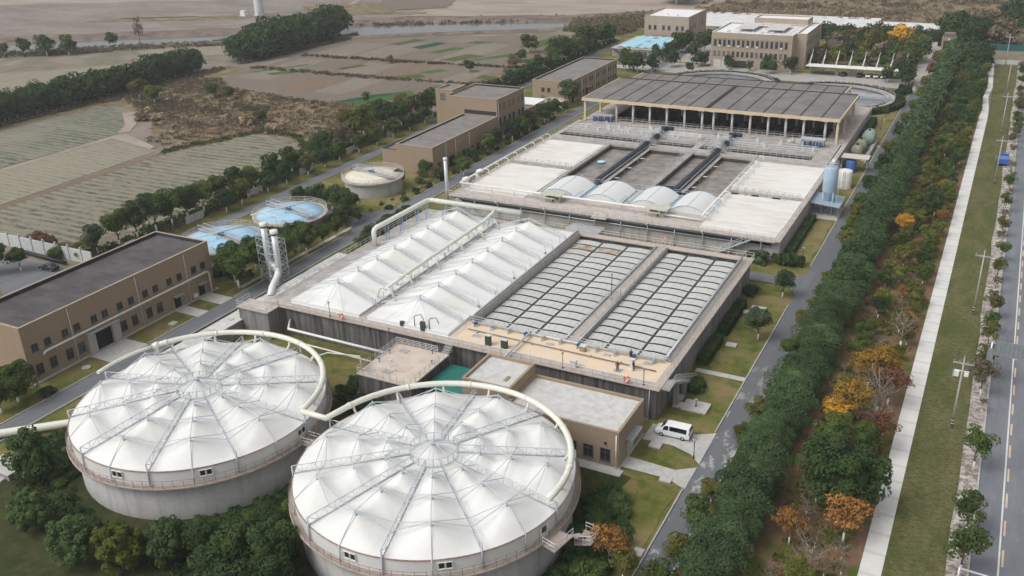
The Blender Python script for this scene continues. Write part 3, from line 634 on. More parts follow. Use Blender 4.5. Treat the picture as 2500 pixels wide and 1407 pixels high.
# stain free pilaster joints on the east wall
b = MB()
for y in range(118,166,6): b.box(X1,y,0,X1+.05,y+.12,5.3)
P('wall_joint', b, M['conc'], blk)
b = MB()
b.rail([(X0-.4,Y0-.5),(-107.5,Y0-.5)],ZD); b.rail([(-107.4,Y0-.5),(-81,Y0-.5)],ZD); b.rail([(-80.4,Y0-.5),(-70.6,Y0-.5)],ZD); b.rail([(-69.8,Y0-.5),(X1+.5,Y0-.5)],ZD)
b.rail([(X1+.5,116),(X1+.5,Y1+.4)],ZD); b.rail([(X1+.5,Y1+.4),(-106,Y1+.4)],ZD); b.rail([(X0-.4,114.5),(X0-.4,Y1+.4)],ZD)
b.rail([(-55.6,121.2),(-55.6,164.8)],ZD+.02,1.05,2.2); b.rail([(-54.1,121.2),(-54.1,164.8)],ZD+.02,1.05,2.2)
b.rail([(X1-.6,121.2),(X1-.6,164.8)],ZD,1.05,2.2); b.rail([(-73.2,114.5),(-73.2,120.8)],ZD); b.rail([(-73.2,120.9),(-38.4,120.9)],ZD,1.05,2.2)
b.rail([(-114.4,109.4),(-107.5,109.4),(-107.5,112.3)],5.5); b.rail([(-114.4,109.4),(-114.4,112.8)],5.5); b.rail([(-72.5,121),(-72.5,164.8)],6.0,1.0,2.4)
P('railing', b, M['rail'], blk)
# steel gutters / launders
P('launder', MB().box(-73.3,121,6.02,-72.7,165,6.35), M['galv'], blk); P('launder', MB().box(-39.3,121,5.72,-38.9,165,6.1), M['galv'], blk)
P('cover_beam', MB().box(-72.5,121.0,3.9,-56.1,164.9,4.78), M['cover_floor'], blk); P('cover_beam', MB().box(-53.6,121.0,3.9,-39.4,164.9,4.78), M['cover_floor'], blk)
# arched covers: 2 bays x 3 columns x 16 rows
rows = 16; pitch = (164.3-121.5)/rows; cov = {}
for ci, (xa, xb) in enumerate([(-72.3,-67.3),(-67.0,-61.9),(-61.6,-56.2),(-53.5,-49.6),(-49.3,-44.1),(-43.8,-39.5)]):
    w = xb-xa-.16; m = MB()
    def arc(u, v, w=w): s = 2*u-1; return (s*w/2, (v-.5)*(pitch-.52), .17*(1-s*s))
    m.grid(arc, 14, 1); 
    for s in (-1,1):
        e = [(((2*i/14)-1)*w/2, s*(pitch-.52)/2, .17*(1-((2*i/14)-1)**2)) for i in range(15)]; m.add(e+[(x,y,z-.05) for x,y,z in e], [(i,i+1,i+16,i+15) for i in range(14)])
    for i in (2,5,9,12):
        s = 2*i/14-1; m.path([(s*w/2,-(pitch-.52)/2,.175*(1-s*s)+.01),(s*w/2,(pitch-.52)/2,.175*(1-s*s)+.01)], .035, 4)
    me = m.mesh('cover_panel', M['cover']); me2 = None
    for r in range(rows):
        o = bpy.data.objects.new('cover_panel', me); COL.objects.link(o); o.parent = blk
        o.location = (Vector(((xa+xb)/2, 121.5+pitch*(r+.5), 4.95))-Vector(blk.location))
        if ci in (0,1) and r == 14:
            o.material_slots[0].link = 'OBJECT'; o.material_slots[0].material = M['rustcover']; o['label'] = 'rust stained arched cover panel'
# tents
def tent(x0, x1, label):
    xm = (x0+x1)/2; hw = (x1-x0)/2; ya, yb = 114.8, 164.7; ms = [119.3+5.9*k for k in range(8)]
    t = T('tent_roof', label, 'tent roof', (xm,(ya+yb)/2,5.5), 'white tent roofs on the rectangular tank')
    def z(x, y):
        tt = min(1, abs(x-xm)/hw); e = min(1, min(y-ya, yb-y)/4.3); e = max(0,e); m = min(ms, key=lambda q: abs(q-y)); u = abs(y-m)/2.95
        ridge = 1.7*(1-tt)**1.1*(e**.8); d = min(1, sqrt(tt*tt*1.15+(u*.98)**2)); pk = 1.15*((1-d)**1.45)*min(1,e*1.05)
        sag = -.16*sin(pi*min(1,u))*(tt*(1-tt)*4)*e
        return 5.95+ridge+pk+sag
    P('membrane', MB().grid(lambda u, v: (x0+(x1-x0)*u, ya+(yb-ya)*v, z(x0+(x1-x0)*u, ya+(yb-ya)*v)), 36, 150), M['tent'], t)
    b = MB()
    b.box(x0-.12,ya-.12,5.5,x0,yb+.12,6.0); b.box(x1,ya-.12,5.5,x1+.12,yb+.12,6.0); b.box(x0,ya-.12,5.5,x1,ya,6.0); b.box(x0,yb,5.5,x1,yb+.12,6.0); P('kerb_frame', b, M['membrane'], t)
    for y in ms:
        zt = z(xm,y); b = MB(); b.cyl(xm,y,zt-.2,zt+.85,.1,8); b.cyl(xm,y,zt-.25,zt+.1,.3,8,.15)
        for s in (-1,1):
            for dy in (-.28,.28): b.tube((xm,y+dy,zt+.6),(xm+s*hw,y+dy,6.75),.055,5)
            for i in range(9):
                u = i/8; xx = xm+s*hw*u; zz = zt+.6+(6.75-zt-.6)*u; b.tube((xx,y-.28,zz),(xx+s*hw/9*(i<8),y+.28,zz+(6.75-zt-.6)/9*(i<8)),.03,4)
            b.tube((xm+s*hw,y,5.6),(xm+s*hw,y,6.8),.08,5)
        P('roof_frame', b, M['steel'], t)
    b = MB()
    for i in range(8):
        y = ms[i]+2.95 if i < 7 else None
        if y: 
            for s in (-1,1):
                for j in range(6): b.tube((xm+s*hw*j/6,y,z(xm+s*hw*j/6,y)+.03),(xm+s*hw*(j+1)/6,y,z(xm+s*hw*(j+1)/6,y)+.03),.03,4)
    for i in range(7): b.tube((xm,ms[i],z(xm,ms[i])+.5),(xm,ms[i+1],z(xm,ms[i+1])+.5),.03,4)
    for q, yy in ((ms[0],ya),(ms[-1],yb)):
        for s in (-.5,0,.5): b.tube((xm,q,z(xm,q)+.55),(xm+s*hw*1.1,yy,6.1),.04,4)
    P('cable', b, M['steel'], t)
    return t
tent(-106.4, -91.7, 'white ridged tent roof between the tall cream duct and the central duct')
tent(-89.9, -73.9, 'white ridged tent roof between the central duct and the grey arched covers')
# ducts on the tents
t = T('air_duct', 'large cream air duct on blue frames along the back corner of the tent roofs', 'duct', (-108.3,143,5.6))
P('pipe', MB().path([(-108.3,143.1,5.6),(-108.3,143.1,8.6),(-108.2,143.3,9.1),(-107.9,143.8,9.5),(-107.6,144.6,9.6),(-107.2,161.0,9.6),(-107.0,161.8,9.6),(-106.3,162.2,9.6),(-84.6,162.3,9.6)], .5, 14), M['cream'], t)
for y in (146.5,151.7,157.7,161.6):
    b = MB(); [b.tube((-107.4,q,5.6),(-107.4,q,9.2),.07,5) for q in (y-.5,y+.5)]; b.tube((-107.4,y-.5,7.5),(-107.4,y+.5,7.5),.06,4); b.tube((-107.4,y-.5,5.7),(-107.4,y+.5,9.1),.05,4); P('support_frame', b, M['blue_steel'], t)
for x in (-103.5,-97.5,-92,-85.5):
    b = MB(); [b.tube((q,162.3,5.6),(q,162.3,9.2),.07,5) for q in (x-.5,x+.5)]; b.tube((x-.5,162.3,7.4),(x+.5,162.3,7.4),.06,4); b.tube((x-.5,162.3,5.7),(x+.5,162.3,9.1),.05,4); P('support_frame', b, M['blue_steel'], t)
t = T('air_duct', 'thinner cream air duct with slanting legs along the channel between the tent roofs', 'duct', (-90.8,120,5.6))
P('pipe', MB().path([(-90.6,162.2,9.6),(-90.6,160.5,9.2),(-90.7,157,8.6),(-90.7,128,8.3),(-90.7,121.5,8.1)], .34, 12), M['cream'], t)
for y in (121.6,127.6,136.6,145.6,153.6,160.0):
    for s in (-1,1): P('leg', MB().path([(-90.7,y,8.2),(-90.7+s*.8,y,8.3),(-90.7+s*1.25,y,7.9),(-90.7+s*1.9,y,6.2)], .19, 8), M['cream'], t)
b = MB(); r = random.Random(3)
for y in range(118,163,3): x = -90.8+r.uniform(-.3,.3); b.tube((x,y,5.6),(x,y,7.9),.05,5); b.tube((x,y,6.6),(x+.7,y+.4,6.6),.04,4)
P('support_post', b, M['galv'], t)
# silver main pipe along the front of the covers, and the pipe crossing to the pump house
t = T('water_pipe', 'grey pipe with many blue valves along the front edge of the arched covers', 'pipe', (-56,120.4,5.7))
P('pipe', MB().path([(-72.6,120.2,6.1),(-38.9,120.2,6.1)], .17, 10), M['galv'], t)
for i in range(11):
    x = -71.5+3.1*i; b = MB(); b.box(x-.2,119.4,5.95,x+.2,120.1,6.3); b.cyl(x,119.2,5.7,6.5,.07,8); b.tube((x-.25,118.9,6.5),(x+.25,119.5,6.5),.05,5); P('valve', b, M['navyvalve' if i%3 == 0 else 'galv'], t)
t = T('water_pipe', 'thin brown pipe running along the middle of the peach floor', 'pipe', (-56,118,5.7)); P('pipe', MB().path([(-72,117.9,5.85),(-39.2,117.2,5.85)], .09, 8), M['rust_rail'], t); b = MB(); [b.box(x-.1,117.4,5.62,x+.1,118.0,5.8) for x in range(-70,-40,5)]; P('saddle', b, M['conc'], t)
One('water_pipe', MB().path([(-61.6,120.4,6.2),(-61.6,119.6,6.3),(-61.6,108.6,6.2)], .2, 10), M['galv'], 'grey pipe crossing from the peach floor to the pump house roof box', 'pipe', (-61.6,114,6.2))
One('water_pipe', MB().path([(-105.5,112.8,3.0),(-103.5,109.9,3.0),(-81,109.7,2.9)], .24, 10), M['white_pipe'], 'pale pipe along the stained front wall towards the corner annex', 'pipe', (-93,110,2.9))
One('water_pipe', MB().path([(-102.5,109.0,1.4),(-83,108.6,1.3)], .14, 8), M['white_pipe'], 'thin pale pipe low in front of the stained wall', 'pipe', (-93,109,1.3))
b = MB().path([(-81.6,107.2,2.6),(-82.2,107.2,2.6),(-82.8,107.0,2.2),(-83.0,106.8,.9),(-83.0,106.8,0.05)], .42, 12); One('water_pipe', b, M['black'], 'short fat black elbow pipe beside the corner annex', 'pipe', (-83,106.8,0))
# vents and lamps standing on the tent edge
r = random.Random(12)
t = T('gas_fittings', 'row of small dark valve stands along the east edge of the tents', 'valves', (-74.0,140,5.9))
for k in range(7):
    y = 119+6.6*k; b = MB().cyl(-74.2,y,5.5,7.1,.06,6); b.path([(-74.2,y,7.1),(-74.5,y+.2,7.4),(-74.7,y+.5,7.0)],.045,5); b.box(-74.45,y-.2,5.5,-74.05,y+.2,6.3 if k%2 else 5.9); P('stand', b, M['steel_dark' if k%2 else 'galv'], t)
t = T('gas_fittings', 'cluster of galvanised valve stands in the channel between the tents', 'valves', (-90.8,140,5.6))
for k in range(11):
    y = 119+3.9*k; b = MB().cyl(-91.1+.5*(k%2),y,5.6,7.2,.06,6); b.path([(-91.1+.5*(k%2),y,6.9),(-90.4,y+.6,7.2),(-90.2,y+.9,6.4)],.05,5); b.box(-90.9,y+.9,5.62,-90.3,y+1.4,6.1); P('stand', b, M['galv' if k%3 else 'steel_dark'], t)
t = T('vent_pipes', 'pair of black swan neck vent pipes at the front edge of the tent', 'vent', (-78,115.3,5.6))
b = MB()
for x in (-80.4,-77.5): b.path([(x,114.9,5.6),(x,114.9,7.6),(x+.3,114.9,8.0),(x+1.2,115.2,8.2),(x+1.7,115.2,7.2)], .07, 6)
P('pipe', b, M['black'], t); P('box', MB().box(-79.1,114.5,5.6,-78.3,115.0,7.2), M['cabinet_dark'], t); P('box', MB().box(-83.2,114.6,5.6,-82.5,115.1,6.4), M['cabinet_dark'], t)
for i, (x, y, h, lb) in enumerate([(-81.5,109.2,3.2,'black lamp post at the back of the corner annex'),(-96.2,112.6,2.6,'thin lamp post on the front walkway before the left tent'),(-39.6,113.0,2.4,'short black lamp post at the front corner of the rectangular tank'),(-52.4,112.7,2.5,'thin lamp post on the front walkway before the peach floor'),(-54.9,138.5,4.6,'tall thin lamp post on the walk between the two bays of covers')]):
    z = 4.65 if i == 0 else 5.6; tt = T('lamp_post', lb, 'lamp post', (x,y,z), 'lamp posts on the tanks'); P('pole', MB().cyl(x,y,z,z+h,.055,6).cyl(x,y,z,z+.15,.14,8), M['black'], tt); P('lamp_head', MB().ellipsoid((x,y,z+h+.12),(.19,.19,.2),8,6), M['steel_dark'], tt)
for x, y, w, dp, h, m, lb in [(-66.3,114.6,.9,.6,1.75,'cabinet_dark','dark green control cabinet with pale top, the farther from the pump house pipe'),(-63.5,114.8,1.0,.6,1.45,'cabinet_dark','dark green control cabinet with pale top, next to the pipe over the wall'),(-42.9,117.0,.7,.5,1.5,'cabinet','pale grey cabinet standing between the three people'),(-51.8,118.9,.9,.6,.9,'tan2','low tan box by the middle of the peach floor'),(-51.0,113.6,.9,.7,1.2,'cabinet','white box at the front railing')]:
    tt = T('control_cabinet', lb, 'cabinet', (x,y,5.62)); P('body', MB().box(x-w/2,y-dp/2,5.62,x+w/2,y+dp/2,5.62+h), M[m], tt); P('top', MB().box(x-w/2-.08,y-dp/2-.08,5.62+h,x+w/2+.08,y+dp/2+.08,5.7+h), M['cabinet'], tt); P('door_panel', MB().box(x-w/2+.06,y-dp/2-.02,5.72,x+w/2-.06,y-dp/2,5.5+h), M[m], tt)
r = random.Random(5)
for i, (x, y, w, dp) in enumerate([(-46.0,113.4,2.0,.9),(-60.5,113.4,1.5,.8),(-40.2,113.5,1.0,.8),(-69.5,116.6,1.6,1.0),(-57.5,118.9,1.3,.8),(-47.8,119.2,1.3,.8),(-41.2,119.3,1.5,.9),(-44.6,115.4,1.2,1.0)]):
    One('hatch', MB().box(x-w/2,y-dp/2,5.6,x+w/2,y+dp/2,5.68), M['galv'], ['grey steel hatch plate at the railing below the person in maroon','grey steel hatch plate in the walkway near the pump house pipe','grey steel hatch plate by the front corner stairs','grey steel hatch plate at the tent side of the peach floor','small steel hatch plate beside the thin brown pipe','small steel hatch plate by the feet of the person in black','steel hatch plate at the east end of the peach floor','worn steel plate in front of the standing cabinet'][i], 'hatch', (x,y,5.6), 'steel hatch plates on the deck')
# central aerator cluster beside the walk between the bays
t = T('sampling_frame', 'cluster of thin galvanised posts and baskets on the walk between the cover bays', 'frame', (-55,139,5.62)); b = MB()
for i in range(14): x = -56.6+3.4*r.random(); y = 137+4*r.random(); b.tube((x,y,5.0),(x,y,6.9),.04,4); b.tube((x,y,6.6),(x+r.uniform(-.8,.8),y+r.uniform(-.8,.8),6.6),.035,4)
P('frame', b, M['galv'], t)
# lifebuoys on the railings
def lifebuoy(x, y, z, lb, ax='y'):
    t = T('lifebuoy', lb, 'lifebuoy', (x,y,z), 'orange lifebuoys on the railings'); b = MB(); n = 14
    pts = [(x+(.42*cos(2*pi*i/n) if ax == 'y' else 0), y+(.42*cos(2*pi*i/n) if ax == 'x' else 0), z+.42*sin(2*pi*i/n)) for i in range(n+1)]
    P('ring', b.path(pts, .15, 8), M['orange'], t); b = MB(); [b.path([pts[i],pts[i+1]], .165, 8) for i in (0,3,7,10)]; P('band', b, M['frame_white'], t)
lifebuoy(-42.0,112.3,6.4,'orange lifebuoy on the front railing near the white van'); lifebuoy(-93.5,112.3,6.4,'orange lifebuoy on the front railing before the left tent'); lifebuoy(-54.9,166.8,6.5,'orange lifebuoy on the back railing at the end of the middle walk'); lifebuoy(-87.6,200.9,5.6,'orange lifebuoy by the open brown water beyond the white vaults')
# stairs down the east wall
t = T('outside_stairs', 'concrete stair with steel handrail down the east wall of the rectangular tank', 'stairs', (-36.6,121,0)); b = MB(); n = 22
for i in range(n): y = 116.2+.5*i; z = 5.5-.25*(i+1); b.box(-37.0,y,max(.05,z-.35),-35.7,y+.5,z)
b.box(-37.0,113.2,5.3,-35.7,116.2,5.5); P('steps', b, M['conc'], t)
b = MB(); b.rail([(-35.75,113.2,5.5),(-35.75,116.2,5.5),(-35.75,127.2,.1)],0,1.1,1.0,.045); P('handrail', b, M['rail'], t)
b = MB(); b.box(-36.6,117.9,0,-35.9,118.5,4.2); b.box(-36.6,121.9,0,-35.9,122.5,2.2); P('pier', b, M['conc'], t)
One('downpipe', MB().path([(-38.6,112.8,5.2),(-38.6,112.8,.4)], .07, 6), M['galv'], 'thin pipe down the front corner of the rectangular tank', 'pipe', (-38.6,112.8,0))
# ------------------------------------------------------------------ corner annex with railings, green canopy
t = T('annex_tank', 'low concrete annex with a tan deck, grey railing and stair against the stained wall', 'tank', (-76,105.4,0))
P('wall', MB().box(-81.2,99.9,0,-71.6,110.6,4.4), M['conc_dark'], t); P('deck', MB().box(-81.4,99.7,4.4,-71.4,110.8,4.62), M['deck_tan'], t)
b = MB(); b.rail([(-81.3,99.8),(-71.5,99.8),(-71.5,110.7)],4.62,1.1,1.3); b.rail([(-81.3,99.8),(-81.3,103.4)],4.62,1.1,1.3); b.rail([(-81.3,104.6),(-81.3,110.7),(-73.4,110.7)],4.62,1.1,1.2,.05,(1.1,.8,.5,.25)); P('railing', b, M['rail'], t)
b = MB(); b.box(-72.9,110.8,4.5,-71.5,112.5,4.65)
for i in range(4): b.box(-72.9,110.9+.4*i,4.65+.24*i,-71.5,111.3+.4*i,4.8+.24*i)
P('bridge_step', b, M['conc'], t)
for x, y in ((-78.6,108.8),(-77.2,102.2),(-79.9,101.2)): P('hatch', MB().box(x-.8,y-.6,4.62,x+.8,y+.6,4.68), M['deck_grey'], t)
for x, y in ((-80.3,107.2),(-74.0,110.0),(-80.2,104.2),(-72.2,107.0)):
    b = MB().cyl(x,y,4.62,5.2,.07,8); b.path([(x-.25,y,5.25),(x+.25,y,5.25)],.06,6); b.path([(x,y-.25,5.25),(x,y+.25,5.25)],.06,6); P('valve', b, M['tankblue'], t)
b = MB(); b.cyl(-77.6,103.6,4.62,5.5,.05,6); b.box(-77.85,103.45,5.5,-77.35,103.75,5.95); b.cyl(-76.2,102.8,4.62,5.4,.09,6); P('post_box', b, M['cabinet'], t)
One('gas_pipe', MB().path([(-81.0,100.6,4.65),(-81.0,100.6,7.0),(-81.2,100.6,7.2),(-86.5,99.6,7.1),(-88.5,96.0,7.0)], .12, 8), M['cream'], 'thin cream pipe rising from the annex deck to the round tank', 'pipe', (-81,100.6,4.6))
t = T('green_canopy', 'green translucent canopy roof between the annex and the pump house', 'canopy', (-68,106,0))
P('roof', MB().prism([(-71.3,103.0),(-62.9,103.0),(-62.9,110.8),(-71.3,110.8)],2.9,3.0), M['green_roof'], t); b = MB(); [b.cyl(x,y,0,2.9,.07,6) for x in (-71.0,-63.3) for y in (103.3,110.5)]; P('post', b, M['steel_dark'], t)
# ------------------------------------------------------------------ covered channel, stacks
t = T('covered_channel', 'long low channel with white concrete top and panelled grey side', 'channel', (-115.4,118,0))
b = MB(); b.box(-117.0,90.0,0,-113.9,142.0,2.85); P('body', b, M['conc'], t); b = MB(); b.box(-117.2,89.8,2.85,-113.6,142.2,3.05); P('top', b, M['roofpale'], t)
b = MB()
for i in range(34): y = 90.2+1.5*i; b.box(-113.9,y,0,-113.82,y+.1,2.8)
for z in (.9,1.9): b.box(-113.9,90,z,-113.83,142,z+.07)
P('panel_joint', b, M['conc_lo'], t)
for y in range(93,141,5): P('hatch', MB().box(-116.2,y,3.05,-115.0,y+1.0,3.13), M['slab'], t)
for y0, y1 in ((96,112),(118,132)): P('black_cable', MB().path([(-117.15,y0,3.15),(-117.2,y1,3.15)],.09,6), M['black'], t)
t = T('exhaust_stacks', 'pair of silver exhaust stacks inside lattice frames beside the covered channel', 'chimney', (-121.5,129,0))
for i, (x, y) in enumerate(((-125.3,130.2),(-120.5,127.7))):
    s = P('stack', MB().cyl(x,y,0,12.0,.62,20), M['silver'], t)
    P('cap', MB().lathe(x,y,[(.74,11.9),(.78,12.1),(.78,12.55),(.6,12.6),(0,12.6)],20), M['frame_white'], s); P('collar', MB().lathe(x,y,[(.66,11.6),(.70,11.62),(.70,11.9),(.62,11.92)],20), M['black'], s)
    b = MB(); h = 1.3; zz = [0,1.6,3.2,4.8,6.4,8.0,9.6,10.6]; cs = [(x-h,y-h),(x+h,y-h),(x+h,y+h),(x-h,y+h)]
    for q in cs: b.tube((*q,0),(*q,10.6),.07,5)
    for k in range(len(zz)-1):
        for j in range(4):
            p, q = cs[j], cs[(j+1)%4]; b.tube((*p,zz[k+1]),(*q,zz[k+1]),.045,4); m = ((p[0]+q[0])/2,(p[1]+q[1])/2,zz[k+1]); b.tube((*p,zz[k]),m,.04,4); b.tube((*q,zz[k]),m,.04,4)
    P('lattice_frame', b, M['steel'], t)
P('flue', MB().path([(-120.7,127.8,4.4),(-120.2,127.0,4.1),(-119.2,125.6,3.9),(-117.9,123.2,3.8),(-116.9,121.4,3.7),(-116.0,119.9,3.3),(-115.7,119.4,2.9)], .66, 16), M['white_pipe'], t)
P('flue', MB().path([(-125.3,130.2,4.0),(-122.6,129.0,4.0),(-120.8,128.0,4.0)], .5, 14), M['white_pipe'], t)
# ------------------------------------------------------------------ aeration basin and roofed filter hall
bas = T('aeration_basin', 'wide concrete basin with white decks, open brown water cells and a roofed filter hall', 'basin', (-74,215,0))
BX0, BX1, BY0, BY1 = -112.6, -35.25, 180.4, 302.0
b = MB(); b.box(BX0,BY0,0,BX1,BY0+.6,4.3); b.box(BX0,BY0+.6,0,BX0+.6,BY1,4.3); b.box(BX1-.6,BY0+.6,0,BX1,BY1,4.3); b.box(BX0+.6,BY1-.6,0,BX1-.6,BY1,4.3)
P('outer_wall', b, M['conc_lo'], bas)
P('basin_floor', MB().box(BX0+.6,BY0+.6,0,BX1-.6,256.5,3.0), M['conc'], bas)
b = MB(); b.box(-113.2,179.6,4.3,-35.1,187.4,4.5); b.box(-94.8,187.4,4.3,-53.2,200.5,4.44)
b.box(-36.2,187.4,4.3,-35.1,256.5,4.5); b.box(-113.2,187.4,4.3,-111.8,256.5,4.5)
b.box(-75.9,178.4,4.3,-72.4,179.6,4.5); b.box(-41.0,179.0,4.3,-36.0,179.6,4.5)
P('front_deck', b, M['deck'], bas)
P('white_deck', MB().box(-111.8,187.4,3.0,-94.6,208.0,4.62).box(-111.6,184.4,4.5,-95.4,187.4,4.6), M['white_deck'], bas); P('white_deck', MB().box(-111.8,211.0,3.0,-94.6,232.5,4.64), M['white_deck'], bas)
P('white_deck', MB().box(-53.4,187.4,3.0,-36.2,205.6,4.62).box(-52.4,181.6,4.5,-36.4,187.4,4.6), M['white_deck'], bas); P('white_deck', MB().box(-53.4,208.2,3.0,-36.2,232.8,4.64), M['white_deck'], bas)
P('deck_joint', MB().box(-111.8,208.0,3.0,-94.6,211.0,4.5), M['deck_grey'], bas); P('deck_joint', MB().box(-53.4,205.6,3.0,-36.2,208.2,4.5), M['deck_grey'], bas)
b = MB()
b.box(-94.6,200.5,3.0,-93.8,234.5,4.5); b.box(-84.5,200.5,3.0,-83.9,255.8,4.2); b.box(-72.3,200.5,3.0,-70.4,256.2,4.5); b.box(-64.8,200.5,3.0,-64.2,255.8,4.2); b.box(-54.2,200.5,3.0,-53.4,234.5,4.5)
b.box(-111.8,232.5,3.0,-94.6,234.5,4.45); b.box(-53.4,232.8,3.0,-41.0,234.5,4.45); b.box(-41.0,232.8,3.0,-36.5,256.5,4.5)
for xa, xb in ((-111.8,-84.5),(-83.9,-72.3),(-70.4,-64.8),(-64.2,-41.0)): b.box(xa,234.5,3.0,xb,239.0,4.47); b.box(xa,243.6,3.0,xb,246.0,4.47); b.box(xa,246.0,3.0,xb,256.4,4.3)
P('dividing_wall', b, M['deck_grey'], bas)
b = MB()
for xa, xb in ((-93.8,-84.5),(-83.9,-72.3),(-70.4,-64.8),(-64.2,-54.2)): b.sheet([(xa,200.5),(xb,200.5),(xb,234.5),(xa,234.5)], 3.12)
P('aerated_water', b, M['foam'], bas)
b = MB()
for xa, xb in ((-111.8,-84.5),(-83.9,-72.3),(-70.4,-64.8),(-64.2,-41.0)): b.sheet([(xa,239),(xb,239),(xb,243.6),(xa,243.6)], 3.12)
P('channel_water', b, M['brownwater'], bas)
b = MB(); e = .03  # thin dark strips: wall shade painted along the inner faces of the cells
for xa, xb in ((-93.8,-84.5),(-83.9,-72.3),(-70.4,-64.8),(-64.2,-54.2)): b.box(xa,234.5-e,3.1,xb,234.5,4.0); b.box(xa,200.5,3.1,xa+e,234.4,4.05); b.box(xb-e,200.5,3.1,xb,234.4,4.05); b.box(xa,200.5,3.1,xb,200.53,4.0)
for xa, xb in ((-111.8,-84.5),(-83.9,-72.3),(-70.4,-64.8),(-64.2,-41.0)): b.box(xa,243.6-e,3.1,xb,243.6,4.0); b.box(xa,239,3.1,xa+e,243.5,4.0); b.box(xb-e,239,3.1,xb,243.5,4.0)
P('shade_strip', b, M['wall_shade'], bas)
b = MB()
b.rail([(-113.1,179.7),(-76,179.7)],4.5); b.rail([(-72.4,179.7),(-35.2,179.7),(-35.2,256)],4.5); b.rail([(-75.9,179.7),(-75.9,178.5),(-72.4,178.5),(-72.4,179.7)],4.5); b.rail([(-113.1,179.7),(-113.1,256)],4.5)
for x in (-94.2,-72.2,-70.5,-53.8): b.rail([(x,200.6),(x,234.4)],4.5,1.1,1.7)
for y in (209.0,210.6): b.rail([(-111.5,y),(-95,y)],4.55,1.1,1.7)
for y in (206.0,207.8): b.rail([(-53,y),(-37,y)],4.55,1.1,1.7)
for y in (234.7,238.8,243.8,245.8):
    for xa, xb in ((-111.8,-85.6),(-82.8,-72.4),(-70.3,-65.8),(-63.2,-41.2)): b.rail([(xa,y),(xb,y)],4.47,1.1,1.7)
b.rail([(-94,200.7),(-54,200.7)],4.45,1.1,1.7); b.rail([(-72.2,246),(-72.2,255)],4.5); b.rail([(-70.5,246),(-70.5,255)],4.5)
P('railing', b, M['rail'], bas)
b = MB()
for x in (-89,-78,-67.6,-60): b.tube((x,200.6,4.4),(x,200.6,6.0),.06,5)
for i in range(9): x = -109+1.7*i; b.tube((x,208.4,4.5),(x,208.4,6.2),.06,5); b.path([(x,208.4,6.1),(x+.4,208.4,6.3),(x+.7,208.4,5.9)],.05,5)
for i in range(9): x = -51+1.7*i; b.tube((x,205.9,4.5),(x,205.9,6.1),.06,5); b.path([(x,205.9,6.0),(x+.4,205.9,6.2),(x+.7,205.9,5.8)],.05,5)
P('sampling_post', b, M['galv'], bas)
r = random.Random(9)
for i in range(14):
    x = r.choice((-110,-105,-100,-50,-45,-40))+r.uniform(-2,2); y = 208.2 if x < -80 else 205.7; P('hatch', MB().box(x-.8,y-.55,4.64,x+.8,y+.2,4.7), M['galv' if i%2 else 'deck'], bas)
# pipes hung along the front wall
for z, rd, m in ((3.95,.16,'steel_dark'),(3.5,.2,'black'),(3.1,.12,'galv')): P('wall_pipe', MB().path([(-110,180.0,z),(-37,180.0,z)], rd, 8), M[m], bas)
for i in range(12):
    x = -106+6.1*i; P('wall_riser', MB().path([(x,179.9,0.2),(x,179.9,4.0),(x,179.4,4.6),(x,178.9,4.5)] if i%2 else [(x,179.8,.2),(x,179.8,3.8)], .14, 8), M['white_pipe' if i%2 else 'steel_dark'], bas)
b = MB(); n = 18
for i in range(n): x = -41.0-.42*i; z = 4.4-.24*(i+1); b.box(x-.42,179.0,max(.02,z-.15),x,180.2,z)
P('stair', b, M['steel'], bas); b = MB(); b.rail([(-41,179.0,4.4),(-48.6,179.0,.1)],0,1.1,1.0,.045); b.rail([(-41,178.9,4.5),(-36,178.9,4.5)],0,1.1,1.0,.045); P('stair_rail', b, M['rail'], bas)
b = MB(); 
for i in range(16): x = -110.5+.42*i; z = 4.4-.26*(i+1); b.box(x,178.4,max(.02,z-.15),x+.42,179.5,z)
P('stair', b, M['steel'], bas)
# four translucent vaults
for i, (xa, xb, lb) in enumerate([(-93.4,-83.6,'white barrel vault with blue ribs, the one nearest the west white deck'),(-82.6,-73.2,'white barrel vault with blue ribs, second from the west white deck'),(-71.4,-62.6,'white barrel vault with blue ribs, second from the east white deck'),(-61.8,-53.0,'white barrel vault with blue ribs, the one nearest the east white deck')]):
    t = T('vault_cover', lb, 'vault', ((xa+xb)/2,194,4.45), 'white vaults on the basin'); w = (xb-xa)/2; xm = (xa+xb)/2; f = lambda s: 4.5+1.75*(1-s*s)
    m = MB(); m.grid(lambda u, v: (xm+w*(2*u-1), 188.6+10.8*v, f(2*u-1)), 18, 3)
    for y in (188.6,199.4): m.add([(xm+w*(2*k/18-1), y, f(2*k/18-1)) for k in range(19)], [tuple(range(19))])
    P('sheet', m, M['vault'], t)
    m = MB()
    for y in (188.6,199.4): m.path([(xm+w*(2*k/18-1)*1.005, y, f(2*k/18-1)+.03) for k in range(19)], .09, 6)
    m.box(xa-.25,188.5,4.45,xa,199.6,4.7); m.box(xb,188.5,4.45,xb+.25,199.6,4.7); m.path([(xm,188.6,6.28),(xm,199.4,6.28)],.05,5)
    P('rib', m, M['blue_rim'], t)
